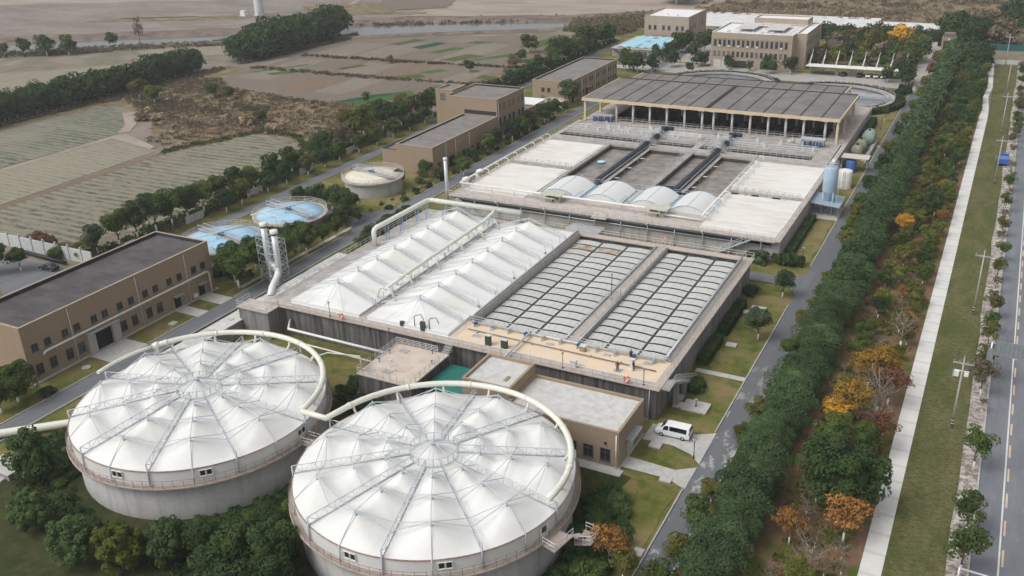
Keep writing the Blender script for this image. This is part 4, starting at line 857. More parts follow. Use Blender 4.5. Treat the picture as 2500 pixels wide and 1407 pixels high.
# white air mains on posts
def airmain(lb, pts, side, ys):
    t = T('air_main', lb, 'pipe', pts[0], 'white air mains on the basin'); P('pipe', MB().path(pts, .24, 10), M['white_pipe'], t)
    for y in ys: P('branch', MB().path([(side[0],y,6.1),(side[0]+side[1]*.8,y,6.25),(side[0]+side[1]*1.3,y,6.1),(side[0]+side[1]*1.45,y,5.6),(side[0]+side[1]*1.45,y,4.6)], .11, 8), M['white_pipe'], t)
    return t
airmain('white air main on bent legs along the west edge of the basin', [(-112.6,184.6,6.1),(-112.6,232.4,6.1)], (-112.6,1), [186+5.2*k for k in range(9)]+[232.2])
airmain('white air main on bent legs beside the open water and the east white deck', [(-52.9,184.6,6.0),(-52.9,232.6,6.1)], (-52.9,1), [186+5.2*k for k in range(9)]+[232.4])
t = T('air_main', 'white air main crossing in front of the four vaults', 'pipe', (-83,185,6), 'white air mains on the basin'); P('pipe', MB().path([(-112.6,184.6,6.1),(-63.2,184.9,6.0),(-62.6,184.9,5.7),(-62.4,184.9,5.1),(-61.8,184.9,5.0),(-52.9,184.6,5.0)], .24, 10), M['white_pipe'], t)
for x in range(-110,-62,6): P('post', MB().cyl(x,184.7,4.5,6.0,.07,6), M['galv'], t)
for x in (-83.4,-72.6,-61.9): P('branch', MB().path([(x,184.9,6.0),(x,187.4,5.9),(x,191.4,5.6)], .13, 8), M['white_pipe'], t)
b = MB()
for y in (196.5,198,199.5,201): b.box(-113.9,y,0,-113.3,y+.4,4.6)
# tall white vent stack at the west front corner
t = T('vent_stack', 'tall thin white stack standing at the front corner of the basin by the road', 'chimney', (-113.9,180.6,0)); P('pipe', MB().cyl(-113.9,180.6,0,13.0,.42,14), M['silver'], t); P('cap', MB().lathe(-113.9,180.6,[(.46,12.6),(.52,12.8),(.52,13.2),(.3,13.3),(0,13.3)],14), M['frame_white'], t)
t = T('blower_duct', 'two short white swan neck pipes by the west edge of the basin', 'vent', (-115,192,0)); 
for y in (189.5,196.5): P('pipe', MB().path([(-114.6,y,0),(-114.6,y,4.6),(-114.4,y,5.3),(-113.7,y,5.6),(-113.0,y,5.3)], .5, 12), M['white_pipe'], t)
# navy mains over the cells with step-over stairs
for X, lb, tail in ((-84.2,'dark navy pipe main over the open cells nearest the west white deck',[(-84.2,201.6,5.1),(-83.6,200.4,4.9),(-83.4,199.9,4.4)]),(-64.5,'dark navy pipe main with a hooped end, over the cells nearest the east deck',[(-64.5,201.8,5.2),(-64.7,201.2,5.5),(-68.2,200.4,5.6),(-68.7,200.3,5.2),(-68.8,200.3,4.4)])):
    t = T('pipe_main', lb, 'pipe', (X,228,5)); P('pipe', MB().path([(X,253.5,5.2)]+tail, .62, 12), M['navy'], t); P('thin_pipe', MB().path([(X+.75,203,4.9),(X+.75,236,4.9)], .11, 6), M['galv'], t)
    b = MB(); b.box(X+.9,203,4.2,X+1.9,236,4.32); [b.box(X+.9,y,3.2,X+1.9,y+.4,4.2) for y in range(205,236,10)]; P('side_walk', b, M['deck_grey'], t)
    for y in (208,217,226): P('baffle', MB().path([(X+1.9,y,4.0),(X+3.1,y+.2,4.1),(X+3.5,y+.3,3.5)], .16, 6), M['galv'], t)
    P('cross_head', MB().path([(X-1.6,253.5,5.2),(X+2.0,253.3,5.3)], .55, 10), M['navy'], t)
    for yc in (237,245):
        b = MB(); W = 1.5
        for s in (-1,1):
            for k in range(5): u0 = .8+.45*k; b.box(X+min(s*u0,s*(u0+.45)),yc-W/2,6.05-.36*k-.36,X+max(s*u0,s*(u0+.45)),yc+W/2,6.15-.36*k-.36)
        b.box(X-.8,yc-W/2,6.0,X+.8,yc+W/2,6.1)
        st = T('step_over_stairs', ('grey step over stairs on the navy main nearest the %s deck, %s the channel' % ('west' if X < -80 else 'east', 'before' if yc < 240 else 'beyond')), 'stairs', (X,yc,4.4), 'step over stairs on the basin'); P('steps', b, M['galv'], st)
        b = MB()
        for y in (yc-W/2,yc+W/2): b.rail([(X-3.0,y,4.5),(X-.8,y,6.1),(X+.8,y,6.1),(X+3.0,y,4.5)],0,1.0,1.0,.045,(1.0,.5))
        P('handrail', b, M['galv'], st)
# roofed filter hall
b = MB(); cols = [-101.3,-96.1,-90.9,-85.7,-80.4,-75.2,-71.9,-66.6,-61.5,-56.5,-51.7,-46.9,-41.2]
b.box(BX0+.6,256.5,4.2,-104.5,BY1-.6,4.52); b.box(-41.0,256.5,4.2,-35.1,BY1-.6,4.52); b.box(-104.5,256.5,4.2,-41.0,259.2,4.52); b.box(-104.5,298,4.2,-41.0,BY1-.6,4.52)
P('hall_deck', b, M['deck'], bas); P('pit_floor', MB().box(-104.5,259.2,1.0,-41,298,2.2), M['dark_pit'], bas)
b = MB()
for x in cols: b.box(x-.25,259.2,2.2,x+.25,298,4.45)
b.box(-104.5,277,2.2,-41,278.4,4.4); P('pit_wall', b, M['conc_dark'], bas)
for x in cols[-2:]:
    for k in range(6): P('weir_trough', MB().box(x-3.6,261.5+2.4*k,3.4,x-.6,262.2+2.4*k,3.7), M['dark_pit'], bas)
b = MB(); b.rail([(-112,256.9),(-36,256.9)],4.5,1.1,1.7,.04); b.rail([(-35.2,256.5),(-35.2,301)],4.52); b.rail([(-113,256.5),(-113,301)],4.52); b.rail([(-104,259.4),(-41.5,259.4)],4.5,1.1,1.7); P('railing', b, M['rail'], bas)
hall = T('filter_roof', 'long flat grey panelled roof with a yellow edge over the filter hall', 'roof', (-75,272,4.5))
b = MB(); b.box(-111.6,256.0,10.85,-37.6,287.2,11.25); P('roof_slab', b, M['rooffilter'], hall)
b = MB(); b.box(-111.9,255.7,10.55,-37.3,256.0,11.4); b.box(-37.6,256.0,10.55,-37.3,287.4,11.4); b.box(-111.9,256.0,10.55,-111.6,287.4,11.4); b.box(-111.6,287.2,10.55,-37.6,287.5,11.4)
for x in cols: b.prism([(x-.9,255.66),(x+.9,255.66),(x+.9,256.3),(x-.9,256.3)],10.45,10.56)
P('fascia', b, M['yellow_frame'], hall)
b = MB(); js = [x+.2 for x in (-105.6,-100.4,-95.2,-90,-84.8,-79.6,-68.2,-63.2,-58.2,-53.2,-48.2,-42.6)]
for x in js: b.box(x-.17,256.1,11.25,x+.17,287.0,11.33)
b.box(-74.2,256.0,11.25,-73.2,287.2,11.5); b.box(-111.6,286.6,11.25,-37.6,287.2,11.45); P('joint_strip', b, M['black_edge'], hall)
for x in cols:
    for y in (257.4,272,286): P('column', MB().cyl(x,y,4.5,10.85,.33,14), M['column'], hall)
for x in (-37.9,-111.0):
    for y in (256.4,268.5,281.5): P('corner_column', MB().box(x-.3,y-.3,4.5,x+.3,y+.3,10.85), M['yellow_frame'], hall)
hall2 = T('filter_roof', 'narrower flat grey roof directly behind the long panelled filter roof', 'roof', (-75,292,4.5))
b = MB(); b.box(-107.6,288.0,10.75,-41.6,297.0,11.15); P('roof_slab', b, M['rooffilter'], hall2)
b = MB(); b.box(-107.9,287.7,10.5,-107.6,297.3,11.35); b.box(-41.6,287.7,10.5,-41.3,297.3,11.35); P('fascia', b, M['yellow_frame'], hall2)
b = MB(); b.box(-107.6,297.0,10.5,-41.6,297.3,11.35); [b.box(x-.15,288,11.15,x+.15,297,11.22) for x in js]; P('joint_strip', b, M['black_edge'], hall2)
for x in cols[::2]: P('column', MB().cyl(x,296,4.5,10.75,.3,12), M['column'], hall2)
def rack(x, y, lb):
    t = T('valve_rack', lb, 'rack', (x,y,4.5)); b = MB(); b.box(x-3.2,y-1.2,6.5,x+3.2,y+1.2,6.62); [b.cyl(x+dx,y+dy,4.5,6.5,.07,6) for dx in (-3,-1,1,3) for dy in (-1,1)]; P('frame', b, M['steel'], t)
    b = MB(); [b.cyl(x-2.8+.8*i,y,4.5,5.7,.3,10) for i in range(8)]; P('motor', b, M['navyvalve'], t)
rack(-105.6,256.9,'row of blue pump motors at the west end of the filter hall'); rack(-43.2,252.2,'row of blue pump motors at the east end of the filter hall')
b = MB(); r = random.Random(4)
for i in range(46):
    x = -110+68*r.random(); y = r.uniform(247,255)
    if abs(x+84.2) < 3.4 or abs(x+64.5) < 3.4: continue
    h = r.uniform(.5,1.4); b.box(x-.25,y-.2,4.3,x+.25,y+.2,4.4+h)
t = T('valve_posts', 'many small pale valve posts on the deck before the filter hall', 'valves', (-75,251,4.3)); P('post', b, M['cabinet'], t)
b = MB()
for i in range(60): x = -111+70*i/60; b.tube((x,248.5,4.3),(x,248.5,5.5),.05,4)
for z in (4.9,5.5): b.tube((-111,248.5,z),(-41,248.5,z),.05,4)
for y in (250.2,252.4): b.path([(-110,y,4.7),(-42,y,4.7)],.14,8)
P('rail', b, M['galv'], t)
for i, (x, lb) in enumerate(((-99.5,'white sign board on the deck before the west half of the filter hall'),(-50.6,'white sign board on the deck before the east half of the filter hall'))):
    t = T('sign_board', lb, 'sign', (x,246.3,4.5)); P('post', MB().cyl(x,246.3,4.47,5.5,.05,6), M['galv'], t); P('board', MB().box(x-.5,246.2,5.5,x+.5,246.3,6.5), M['cabinet'], t)
t = T('equipment_cabin', 'white cabin with a dark band and red disc under the filter roof', 'cabin', (-101.5,283,4.5)); P('body', MB().box(-104,281,4.52,-98.4,285,7.2), M['cabinet'], t); P('window', MB().box(-103.8,280.94,6.0,-98.6,281,7.0), M['glass'], t); P('disc', MB().path([(-100.8,280.93,5.4),(-100.8,280.98,5.4)],.5,14), M['orange'], t)
for x, lb in ((-88.2,'olive sheet canopy over blowers between the two west vaults'),(-63.0,'olive sheet canopy over blowers between the two east vaults')):
    t = T('blower_canopy', lb, 'canopy', (x,185.2,4.5), 'blower canopies'); P('roof', MB().box(x-2.6,183.6,6.2,x+2.6,187.2,6.3).box(x-1.9,183.2,5.6,x+1.2,183.6,5.72), M['beige_sheet'], t); b = MB(); [b.cyl(x+dx,y,4.5,6.2,.07,6) for dx in (-2.3,2.3) for y in (183.9,186.9)]; P('post', b, M['galv'], t)
    b = MB(); b.box(x-1.6,184.2,4.5,x+.2,186.2,5.5); b.box(x+.6,184.4,4.5,x+1.9,186,5.2); P('blower', b, M['deck_grey'], t)
t = T('ring_buoy', 'round white and blue float lying on the brown water of the west cell', 'float', (-91.0,221,3.5)); P('ring', MB().lathe(-91.0,221,[(1.0,3.46),(1.15,3.6),(1.0,3.75),(.4,3.72),(0,3.72)],18), M['blue_cover2'], t)
t = T('pump_cabin', 'small grey glazed cabin with a flat roof in the lane behind the tents', 'cabin', (-75.6,175.2,0)); P('wall', MB().box(-79.6,173.6,0,-72.4,177.4,2.7), M['steel'], t); P('roof', MB().box(-79.9,173.3,2.7,-72.1,177.7,2.9), M['galv'], t)
for i in range(6): P('window', MB().box(-79.3+1.15*i,173.54,.9,-78.4+1.15*i,173.6,2.3), M['glass_pale'], t)
# silo and the tanks beside the east wall
t = T('storage_silo', 'tall pale blue silo on steel legs beside the east wall of the basin', 'silo', (-31.7,212.6,0))
P('body', MB().lathe(-31.7,212.6,[(.25,3.4),(1.5,5.5),(1.54,5.6),(1.54,11.1),(1.35,11.4),(0,11.6)],36), M['silo'], t); b = MB()
for dx, dy in ((-1.1,-1.1),(1.1,-1.1),(1.1,1.1),(-1.1,1.1)): b.tube((-31.7+dx,212.6+dy,0),(-31.7+dx,212.6+dy,5.6),.14,8)
for z in (1.2,3.2):
    for a, c_ in (((-1.1,-1.1),(1.1,-1.1)),((1.1,-1.1),(1.1,1.1)),((1.1,1.1),(-1.1,1.1)),((-1.1,1.1),(-1.1,-1.1))): b.tube((-31.7+a[0],212.6+a[1],z),(-31.7+c_[0],212.6+c_[1],z),.08,6)
P('leg', b, M['silo'], t); b = MB().cyl(-31.4,212.9,11.4,13.0,.5,14); b.box(-31.9,213.3,11.4,-31.0,213.9,12.4); P('filter', b, M['silver'], t)
b = MB(); 
for x in (-29.95,-29.6): b.tube((x,212.2,0),(x,212.2,12.4),.04,4)
for k in range(30): b.tube((-29.95,212.2,.4*k+.4),(-29.6,212.2,.4*k+.4),.03,4)
P('ladder', b, M['galv'], t); P('roof_rail', MB().rail([(-32.4,211.6),(-30.4,211.6),(-30.4,213.6),(-32.4,213.6),(-32.4,211.6)],11.3,1.0,.8,.04), M['galv'], t)
t = T('sheet_canopy', 'blue grey sheet roof on posts around the silo legs', 'canopy', (-31.6,214,0)); P('roof', MB().add([(-35.2,209.6,3.3),(-28.6,208.9,3.0),(-28.6,217.5,3.0),(-35.2,217.5,3.4),(-35.2,209.6,3.38),(-28.6,208.9,3.08),(-28.6,217.5,3.08),(-35.2,217.5,3.48)],[(0,3,2,1),(4,5,6,7),(0,1,5,4),(1,2,6,5),(2,3,7,6),(3,0,4,7)]), M['shed'], t); b = MB(); [b.cyl(x,y,0,3.0,.08,6) for x in (-34.9,-28.9) for y in (209.8,217.2)]; P('post', b, M['steel_dark'], t); P('pad', MB().box(-35.2,208.6,.1,-28.9,217.8,.25), M['slab'], t)
def vtank(x, y, rd, h, m, lb, ribs=True):
    t = T('storage_tank', lb, 'tank', (x,y,0)); P('body', MB().lathe(x,y,[(rd,0),(rd,h),(rd*.92,h+.12),(rd*.4,h+.3),(0,h+.34)],28), M[m], t); b = MB()
    for k in range(6): z = h*(k+.5)/6; b.lathe(x,y,[(rd+.01,z-.05),(rd+.04,z),(rd+.01,z+.05)],28)
    P('band', b, M[m], t); P('ladder', MB().path([(x-.2,y-rd-.06,0),(x-.2,y-rd-.06,h+.4)],.05,5).path([(x+.2,y-rd-.06,0),(x+.2,y-rd-.06,h+.4)],.05,5), M['steel_dark'], t); P('manway', MB().cyl(x,y,h+.3,h+.5,.3,12), M[m], t)
vtank(-31.5,233.6,1.7,4.4,'tankwhite','round white plastic tank beside the silo'); vtank(-32.2,247.4,1.3,3.0,'tankblue','round blue plastic tank under the small flat roof')
t = T('flat_canopy', 'small pale flat roof on posts over the blue tank', 'canopy', (-31.4,248,0)); P('roof', MB().box(-34.8,246.2,3.9,-28.0,250.4,4.05), M['brickpad'], t); b = MB(); [b.cyl(x,y,0,3.9,.08,6) for x in (-34.5,-28.3) for y in (246.5,250.1)]; P('post', b, M['steel_dark'], t)
for x, y, rd, ln, m, lb in ((-33.0,261.2,1.55,2.6,'tankolive','olive horizontal pressure vessel nearest the blue tank'),(-32.8,267.0,1.6,2.8,'tankolive','olive horizontal pressure vessel between the other vessel and the green tank'),(-32.0,275.6,1.8,5.0,'tankgreen','fat pale green horizontal vessel by the lawn')):
    t = T('pressure_vessel', lb, 'tank', (x,y,0), 'vessels along the basin wall'); q = [(rd*sin(a), -ln/2-.45*cos(a)*1.4) for a in (0,.5,1.0,1.57)]
    m_ = MB(); prof = [(0,-ln/2-.6),(rd*.6,-ln/2-.45),(rd*.92,-ln/2-.15),(rd,-ln/2+.1),(rd,ln/2-.1),(rd*.92,ln/2+.15),(rd*.6,ln/2+.45),(0,ln/2+.6)]; m_.lathe(0,0,prof,24); m_.v = [(x+vx, y+vz, rd+.5+vy) for vx, vy, vz in m_.v]; P('body', m_, M[m], t)
    P('saddle', MB().box(x-rd*.8,y-ln*.35,0,x+rd*.8,y-ln*.35+.3,.9).box(x-rd*.8,y+ln*.25,0,x+rd*.8,y+ln*.25+.3,.9), M['conc'], t); P('nozzle', MB().cyl(x,y,2*rd+.4,2*rd+.9,.3,12), M['black'], t)
t = T('pipe_skid', 'jumble of pipes and valves between the vessels and the road', 'pipes', (-29.9,262,0)); b = MB(); r = random.Random(2)
for i in range(16): y = 256+1.3*i; b.path([(-31.2,y,.4),(-30.0,y,.9+.4*r.random()),(-29.6,y+.6,.5),(-29.5,y+.8,.1)],.14,6)
b.path([(-29.9,254,.9),(-29.9,278,.9)],.2,8); P('pipe', b, M['galv'], t)
# ------------------------------------------------------------------ round clarifiers behind the hall
for (x, y, R, lb) in ((-50.5,326.5,19.0,'large open round clarifier with a hedge ring, nearest the plant road'),(-92,334,19.0,'large open round clarifier with a hedge ring, in front of the office block')):
    t = T('clarifier', lb, 'clarifier', (x,y,0), 'open round clarifiers'); P('wall', MB().lathe(x,y,[(R,0),(R,1.5),(R+.1,1.55),(R+.1,1.7),(R-.9,1.7),(R-.9,1.2),(R-1.0,-.5)],72,smooth=False), M['conc_lo'], t); P('water', MB().lathe(x,y,[(R-.9,1.0),(0,1.0)],72), M['clarwater'], t)
    P('launder', MB().lathe(x,y,[(R-2.4,1.05),(R-2.4,1.45),(R-2.7,1.45),(R-2.7,1.05)],72,smooth=False), M['conc_dark'], t)
    b = MB(); b.box(x-1,y-.7,1.6,x+R,y+.7,1.8); b.cyl(x,y,.9,2.6,.9,16); b.box(x+R-3,y-2.2,1.0,x+R-.8,y+2.2,1.5); P('bridge', b, M['steel_dark'], t); P('bridge_rail', MB().rail([(x-1,y-.7),(x+R,y-.7)],1.8,1.0,1.6).rail([(x-1,y+.7),(x+R,y+.7)],1.8,1.0,1.6), M['galv'], t); P('rim_rail', MB().rail([pol((x,y),R+.05,a,1.7) for a in range(0,361,10)],0,1.0,3.0,.04), M['rail'], t)
# ------------------------------------------------------------------ small round covered tanks
def settler(x, y, R, h, top, cover, lb, hid=True, ang=15, pil=True):
    t = T('round_tank', lb, 'tank', (x,y,0), 'small round covered tanks'); P('wall', MB().lathe(x,y,[(R-1.6,0),(R-1.6,h-.9),(R-.9,h-.5)],64,smooth=False) if pil else MB().lathe(x,y,[(R-.7,0),(R-.7,h-.4)],64), M['conc_tank'], t)
    P('rim_deck', MB().lathe(x,y,[(R-.9,h-.5),(R,h-.3),(R,h),(R-1.0,h+.02)],64,smooth=False), M['deck_pink'], t)
    P('cover', MB().lathe(x,y,[(R-1.0,h+.02),(R-1.05,h+.18),(R*.5,h+.45),(0,h+.6)],64), M[cover], t)
    b = MB(); pts = [pol((x,y),R-.12,a,h) for a in range(0,361,8)]; b.rail(pts,0,1.15,3.,.04,(1.15,.75,.35)); P('railing', b, M['rail'], t)
    a = radians(ang); d = Vector((cos(a),sin(a),0)); n = Vector((-sin(a),cos(a),0)); p = Vector((x,y,h+.75)); b = MB()
    for s in (-.7,.7):
        q0, q1 = p-d*(R-.8)+n*s, p+d*(R-.8)+n*s
        b.tube(q0,q1,.1,6); b.tube(q0+Vector((0,0,1)),q1+Vector((0,0,1)),.05,5); m = 22
        for i in range(m+1): w = q0.lerp(q1,i/m); b.tube(w,w+Vector((0,0,1)),.04,4)
        for i in range(m): b.tube(q0.lerp(q1,i/m),q0.lerp(q1,(i+1)/m)+Vector((0,0,1)),.03,4)
    P('bridge', b, M['steel'], t); b = MB(); e = [p-d*(R-.8)+n*.7, p+d*(R-.8)+n*.7, p+d*(R-.8)-n*.7, p-d*(R-.8)-n*.7]; b.add([v+Vector((0,0,.02)) for v in e], [(0,1,2,3)]); P('bridge_deck', b, M['deck_grey'], t)
    b = MB().cyl(x,y,h+.5,h+1.5,.45,12); b.box(x-.9,y-.5,h+.8,x-.3,y+.1,h+1.4); P('drive', b, M['navyvalve'], t)
    return t
A_, B_ = (-141.8,156.5), (-144.5,137.5)
sa = settler(*A_, 8.6, 3.6, 0, 'blue_cover', 'round tank with a pale blue cover, the one farther from the brown workshop', ang=-12); settler(*B_, 8.9, 3.6, 0, 'blue_cover', 'round tank with a pale blue cover, nearest the long brown workshop', ang=-12)
settler(-140.2,187.2,8.0,3.9,0,'cream_cover','round tank with a cream cover and lattice bridge before the second brown building', ang=-14, pil=False)
for (x, y), lb in ((A_,'cream pipe crossing high over the farther blue covered tank'),(B_,'cream pipe crossing high over the blue covered tank nearest the workshop')):
    b = MB().path([(x-3.5,y-9.0,5.6),(x+3.5,y+5.2,5.6)],.16,8); b.path([(x,y-1.8,5.6),(x+.1,y-1.6,4.1)],.13,6); b.path([(x-2.2,y-6.3,5.6),(x+3.8,y-7.5,5.5),(x+5.2,y-7.6,4.6)],.13,6)
    One('gas_pipe', b, M['cream'], lb, 'pipe', (x,y,5.6))
b = MB()
t = T('effluent_tank', 'flat tank with a bright pale blue cover before the far tan building', 'tank', (-140,392,0)); P('wall', MB().box(-151,377.5,0,-129.8,408.5,3.4), M['conc'], t); P('rim_deck', MB().box(-151.4,377.1,3.4,-129.4,408.9,3.6), M['deck'], t)
b = MB()
for i in range(5):
    x0 = -149.6+3.75*i; b.grid(lambda u, v, x0=x0: (x0+3.7*u, 379+28*v, 3.65+.55*sin(pi*u)), 8, 2)
P('cover', b, M['blue_cover2'], t); P('railing', MB().rail([(-151.2,377.3),(-129.6,377.3),(-129.6,408.7)],3.6,1.1,2.2,.05), M['rail'], t); P('steel_hatch', MB().box(-141.4,381,4.1,-140.2,386,4.3).box(-141.0,391,4.1,-139.8,395,4.3).box(-141,400,4.1,-139.8,404,4.3), M['steel_dark'], t)
b = MB(); [b.box(-150.6+.6*i,376.3,3.3-.3*i,-150+.6*i,377.4,3.45-.3*i) for i in range(11)]; b.box(-139,376.2,0,-136,377.5,2.5); P('stair', b, M['conc_dark'], t)
t = T('low_wall', 'long low grey wall panel before the blue covered tank', 'wall', (-148,362,0)); P('wall', MB().box(-154,360.8,0,-138.4,361.4,1.4), M['conc_mid'], t); P('cap', MB().box(-154.1,360.7,1.4,-138.3,361.5,1.5), M['conc'], t)
# ------------------------------------------------------------------ buildings
def window(par, face, a, z, w, h, pos, glass='glass', mull=1, fr='frame', lb=None):
    """face 'X' : wall at x=pos facing +x, a = y ; face 'Y' : wall at y=pos facing -y, a = x"""
    f = MB(); g = MB(); t = .07
    def bx(m, a0, z0, a1, z1, d0, d1):
        if face == 'X': m.box(pos+d0, a0, z0, pos+d1, a1, z1)
        else: m.box(a0, pos-d1, z0, a1, pos-d0, z1)
    bx(f, a-w/2, z-h/2, a-w/2+t, z+h/2, 0, .06); bx(f, a+w/2-t, z-h/2, a+w/2, z+h/2, 0, .06); bx(f, a-w/2+t, z-h/2, a+w/2-t, z-h/2+t, 0, .06); bx(f, a-w/2+t, z+h/2-t, a+w/2-t, z+h/2, 0, .06)
    for i in range(mull): q = a-w/2+w*(i+1)/(mull+1); bx(f, q-.03, z-h/2+t, q+.03, z+h/2-t, 0, .05)
    if h > 1.5: bx(f, a-w/2+t, z+h*.2, a+w/2-t, z+h*.2+.05, 0, .055)
    bx(f, a-w/2-.08, z-h/2-.1, a+w/2+.08, z-h/2, 0, .14)
    o = P('window', f, M[fr], par, lb); bx(g, a-w/2+t, z-h/2+t, a+w/2-t, z+h/2-t, 0, .025); P('pane', g, M[glass], o); return o
def block(par, x0, x1, y0, y1, h, wall, roof, par_h=.55, cop='coping', z0=0, label=None):
    w = P('wall', MB().box(x0,y0,z0,x1,y1,h-par_h).box(x0,y0,h-par_h,x1,y0+.3,h).box(x0,y1-.3,h-par_h,x1,y1,h).box(x0,y0+.3,h-par_h,x0+.3,y1-.3,h).box(x1-.3,y0+.3,h-par_h,x1,y1-.3,h), M[wall], par)
    P('roof', MB().box(x0+.3,y0+.3,h-par_h,x1-.3,y1-.3,h-par_h+.06), M[roof], par)
    c = .05; P('coping', MB().box(x0-c,y0-c,h,x1+c,y0+.33,h+.07).box(x0-c,y1-.33,h,x1+c,y1+c,h+.07).box(x0-c,y0+.33,h,x0+.33,y1-.33,h+.07).box(x1-.33,y0+.33,h,x1+c,y1-.33,h+.07), M[cop], par); return w
def downpipe(par, pts, m='white_pipe', r=.07):
    P('downpipe', MB().path(pts, r, 6), M[m], par)
def ac(par, x, y, z, face='Y'):
    b = MB().box(x-.42,y-.36,z,x+.42,y,z+.62) if face == 'Y' else MB().box(x,y-.42,z,x+.36,y+.42,z+.62); P('air_conditioner', b, M['frame_white'], par)
# B1 long brown workshop
t = T('workshop_building', 'long brown workshop with a dark flat roof and two rows of windows', 'building', (-139.8,102,0))
block(t, -146.8, -133.0, 80.8, 122.4, 10.3, 'tan', 'rooffelt', .7, 'coping')
P('parapet_lining', MB().box(-146.45,81.1,9.66,-146.4,122.1,10.3).box(-146.4,122.05,9.66,-133.3,122.1,10.3), M['black_edge'], t)
for y in (82.7,85.1,88.5,90.9,94.4,96.7,100.0,102.5,105.8,108.2,111.6,114.1,117.8,120.2): window(t, 'X', y, 6.05, 1.25, 1.35, -133.0)
for y in (82.7,85.3,88.5,90.9,100.0,102.5,105.9,108.4): window(t, 'X', y, 2.15, 1.35, 1.9, -133.0)
d = P('vehicle_door', MB().box(-133.05,93.6,0.1,-132.97,97.2,3.6), M['door_dark'], t)
P('door_jamb', MB().box(-133.0,92.0,0,-132.4,93.6,4.0).box(-133.0,97.2,0,-132.4,98.8,4.0).box(-133.0,92.0,4.0,-132.0,98.8,4.2), M['conc_lo'], t); P('lintel', MB().box(-132.98,93.6,3.6,-132.6,97.2,4.0), M['tan3'], t)
for y in (112.7,119.0): 
    dd = P('door', MB().box(-133.0,y-.75,.15,-132.95,y+.75,2.4), M['door_dark'], t); P('door_canopy', MB().box(-133.0,y-1.1,2.75,-131.9,y+1.1,2.9), M['conc'], t); P('step', MB().box(-133,y-1.1,0,-131.8,y+1.1,.3), M['slab'], t)
P('wall_cabinet', MB().box(-132.98,116.6,.6,-132.6,117.5,1.3), M['frame_white'], t)
for y in (89.7,104.1,115.8): downpipe(t, [(-132.9,y,9.9),(-132.85,y,9.6),(-132.9,y+.15,0)])
tt = T('wall_pipe', 'long cream pipe fixed along the front wall of the brown workshop', 'pipe', (-132.5,100,4.7)); P('pipe', MB().path([(-132.5,83.6,4.4),(-132.5,83.9,4.8),(-132.5,84.6,4.85),(-132.5,120.2,4.7),(-132.5,120.8,4.5),(-132.5,121.0,4.0),(-132.5,121.0,0)], .2, 10), M['cream'], tt); b = MB(); [b.box(-133.0,y-.1,4.4,-132.35,y+.1,4.55) for y in range(86,120,4)]; P('bracket', b, M['galv'], tt)
# yellow wall just past the west edge
t = T('side_building', 'corner of a yellow building at the edge behind the workshop', 'building', (-172,96,0)); block(t, -176, -163.5, 84, 98.2, 5.0, 'yellow_frame', 'roofgrey', .4)
# B2
t = T('pump_building', 'brown building with a low wing, three storey block and stair tower', 'building', (-138,230,0))
block(t, -143.6, -132.0, 203.2, 239.6, 7.7, 'tan', 'roofgrey', .5, 'coping'); block(t, -149.5, -132.0, 239.6, 257.4, 12.7, 'tan', 'roofgrey', .6, 'coping'); block(t, -155.6, -149.5, 243.5, 251.5, 13.4, 'tan', 'roofgrey', .5, 'coping'); block(t, -148.6, -143.6, 203.6, 214, 5.9, 'tan', 'roofgrey', .5, 'black_edge'); block(t, -146.5, -132.6, 257.4, 266, 5.2, 'tan', 'roofgrey', .5, 'coping')
P('parapet_lining', MB().box(-143.25,203.5,7.26,-143.2,239.5,7.7).box(-143.2,239.54,7.26,-132.4,239.6,9.0).box(-149.15,257.05,12.2,-132.35,257.1,12.7), M['black_edge'], t)
for y in (206.2,209.3,216.5,219.4,224.0,227.4,230.6,234.5,237): window(t, 'X', y, 1.9, 1.5, 2.2, -132.0)
P('vehicle_door', MB().box(-132.0,211.2,.1,-131.96,214.2,3.2), M['door_dark'], t)
for y in (241.2,244.1,247.3,249.9,253.6,256): 
    for z in (10.2,6.0,2.0): window(t, 'X', y, z, 1.3, 1.7, -132.0, 'glass_pale' if z > 9 else 'glass')
window(t, 'Y', -153.0, 11.3, 1.9, 2.0, 243.5, 'glass_pale'); window(t, 'X', 249.5, 11.3, .01, .01, -149.5) if 0 else None
for y in (209.8,214.9,222.5,240.2,257.2): downpipe(t, [(-131.9,y,7.3 if y < 238 else 12.3),(-131.85,y,0)])
P('door_canopy', MB().box(-132,235.0,2.9,-130.9,238.6,3.05), M['tan3'], t); ac(t, -131.98, 243.0, .4, 'X'); ac(t, -131.98, 231.8, .3, 'X')
# white shade roof and pale bins beside it
t = T('shade_roof', 'white sheet roof beside the three storey brown block', 'canopy', (-139,270,0)); P('roof', MB().box(-145.5,266.4,4.9,-133.4,276,5.05), M['roofwhite'], t); b = MB(); [b.cyl(x,y,0,4.9,.09,6) for x in (-145,-139.4,-134) for y in (266.9,275.5)]; P('post', b, M['galv'], t)
t = T('open_bay', 'pale concrete storage bays with open tops beyond the white sheet roof', 'bay', (-134,276,0)); P('wall', MB().box(-137.6,276.4,0,-137.2,287,3.0).box(-137.2,276.4,0,-130.2,276.8,3.0).box(-137.2,286.6,0,-130.2,287,3.0).box(-137.2,281.5,0,-130.2,281.9,3.0).box(-130.6,276.8,0,-130.2,281.5,1.2), M['deck'], t); P('floor', MB().box(-137.2,276.8,0,-130.6,281.5,1.4).box(-137.2,281.9,0,-130.6,286.6,1.9), M['peach'], t)
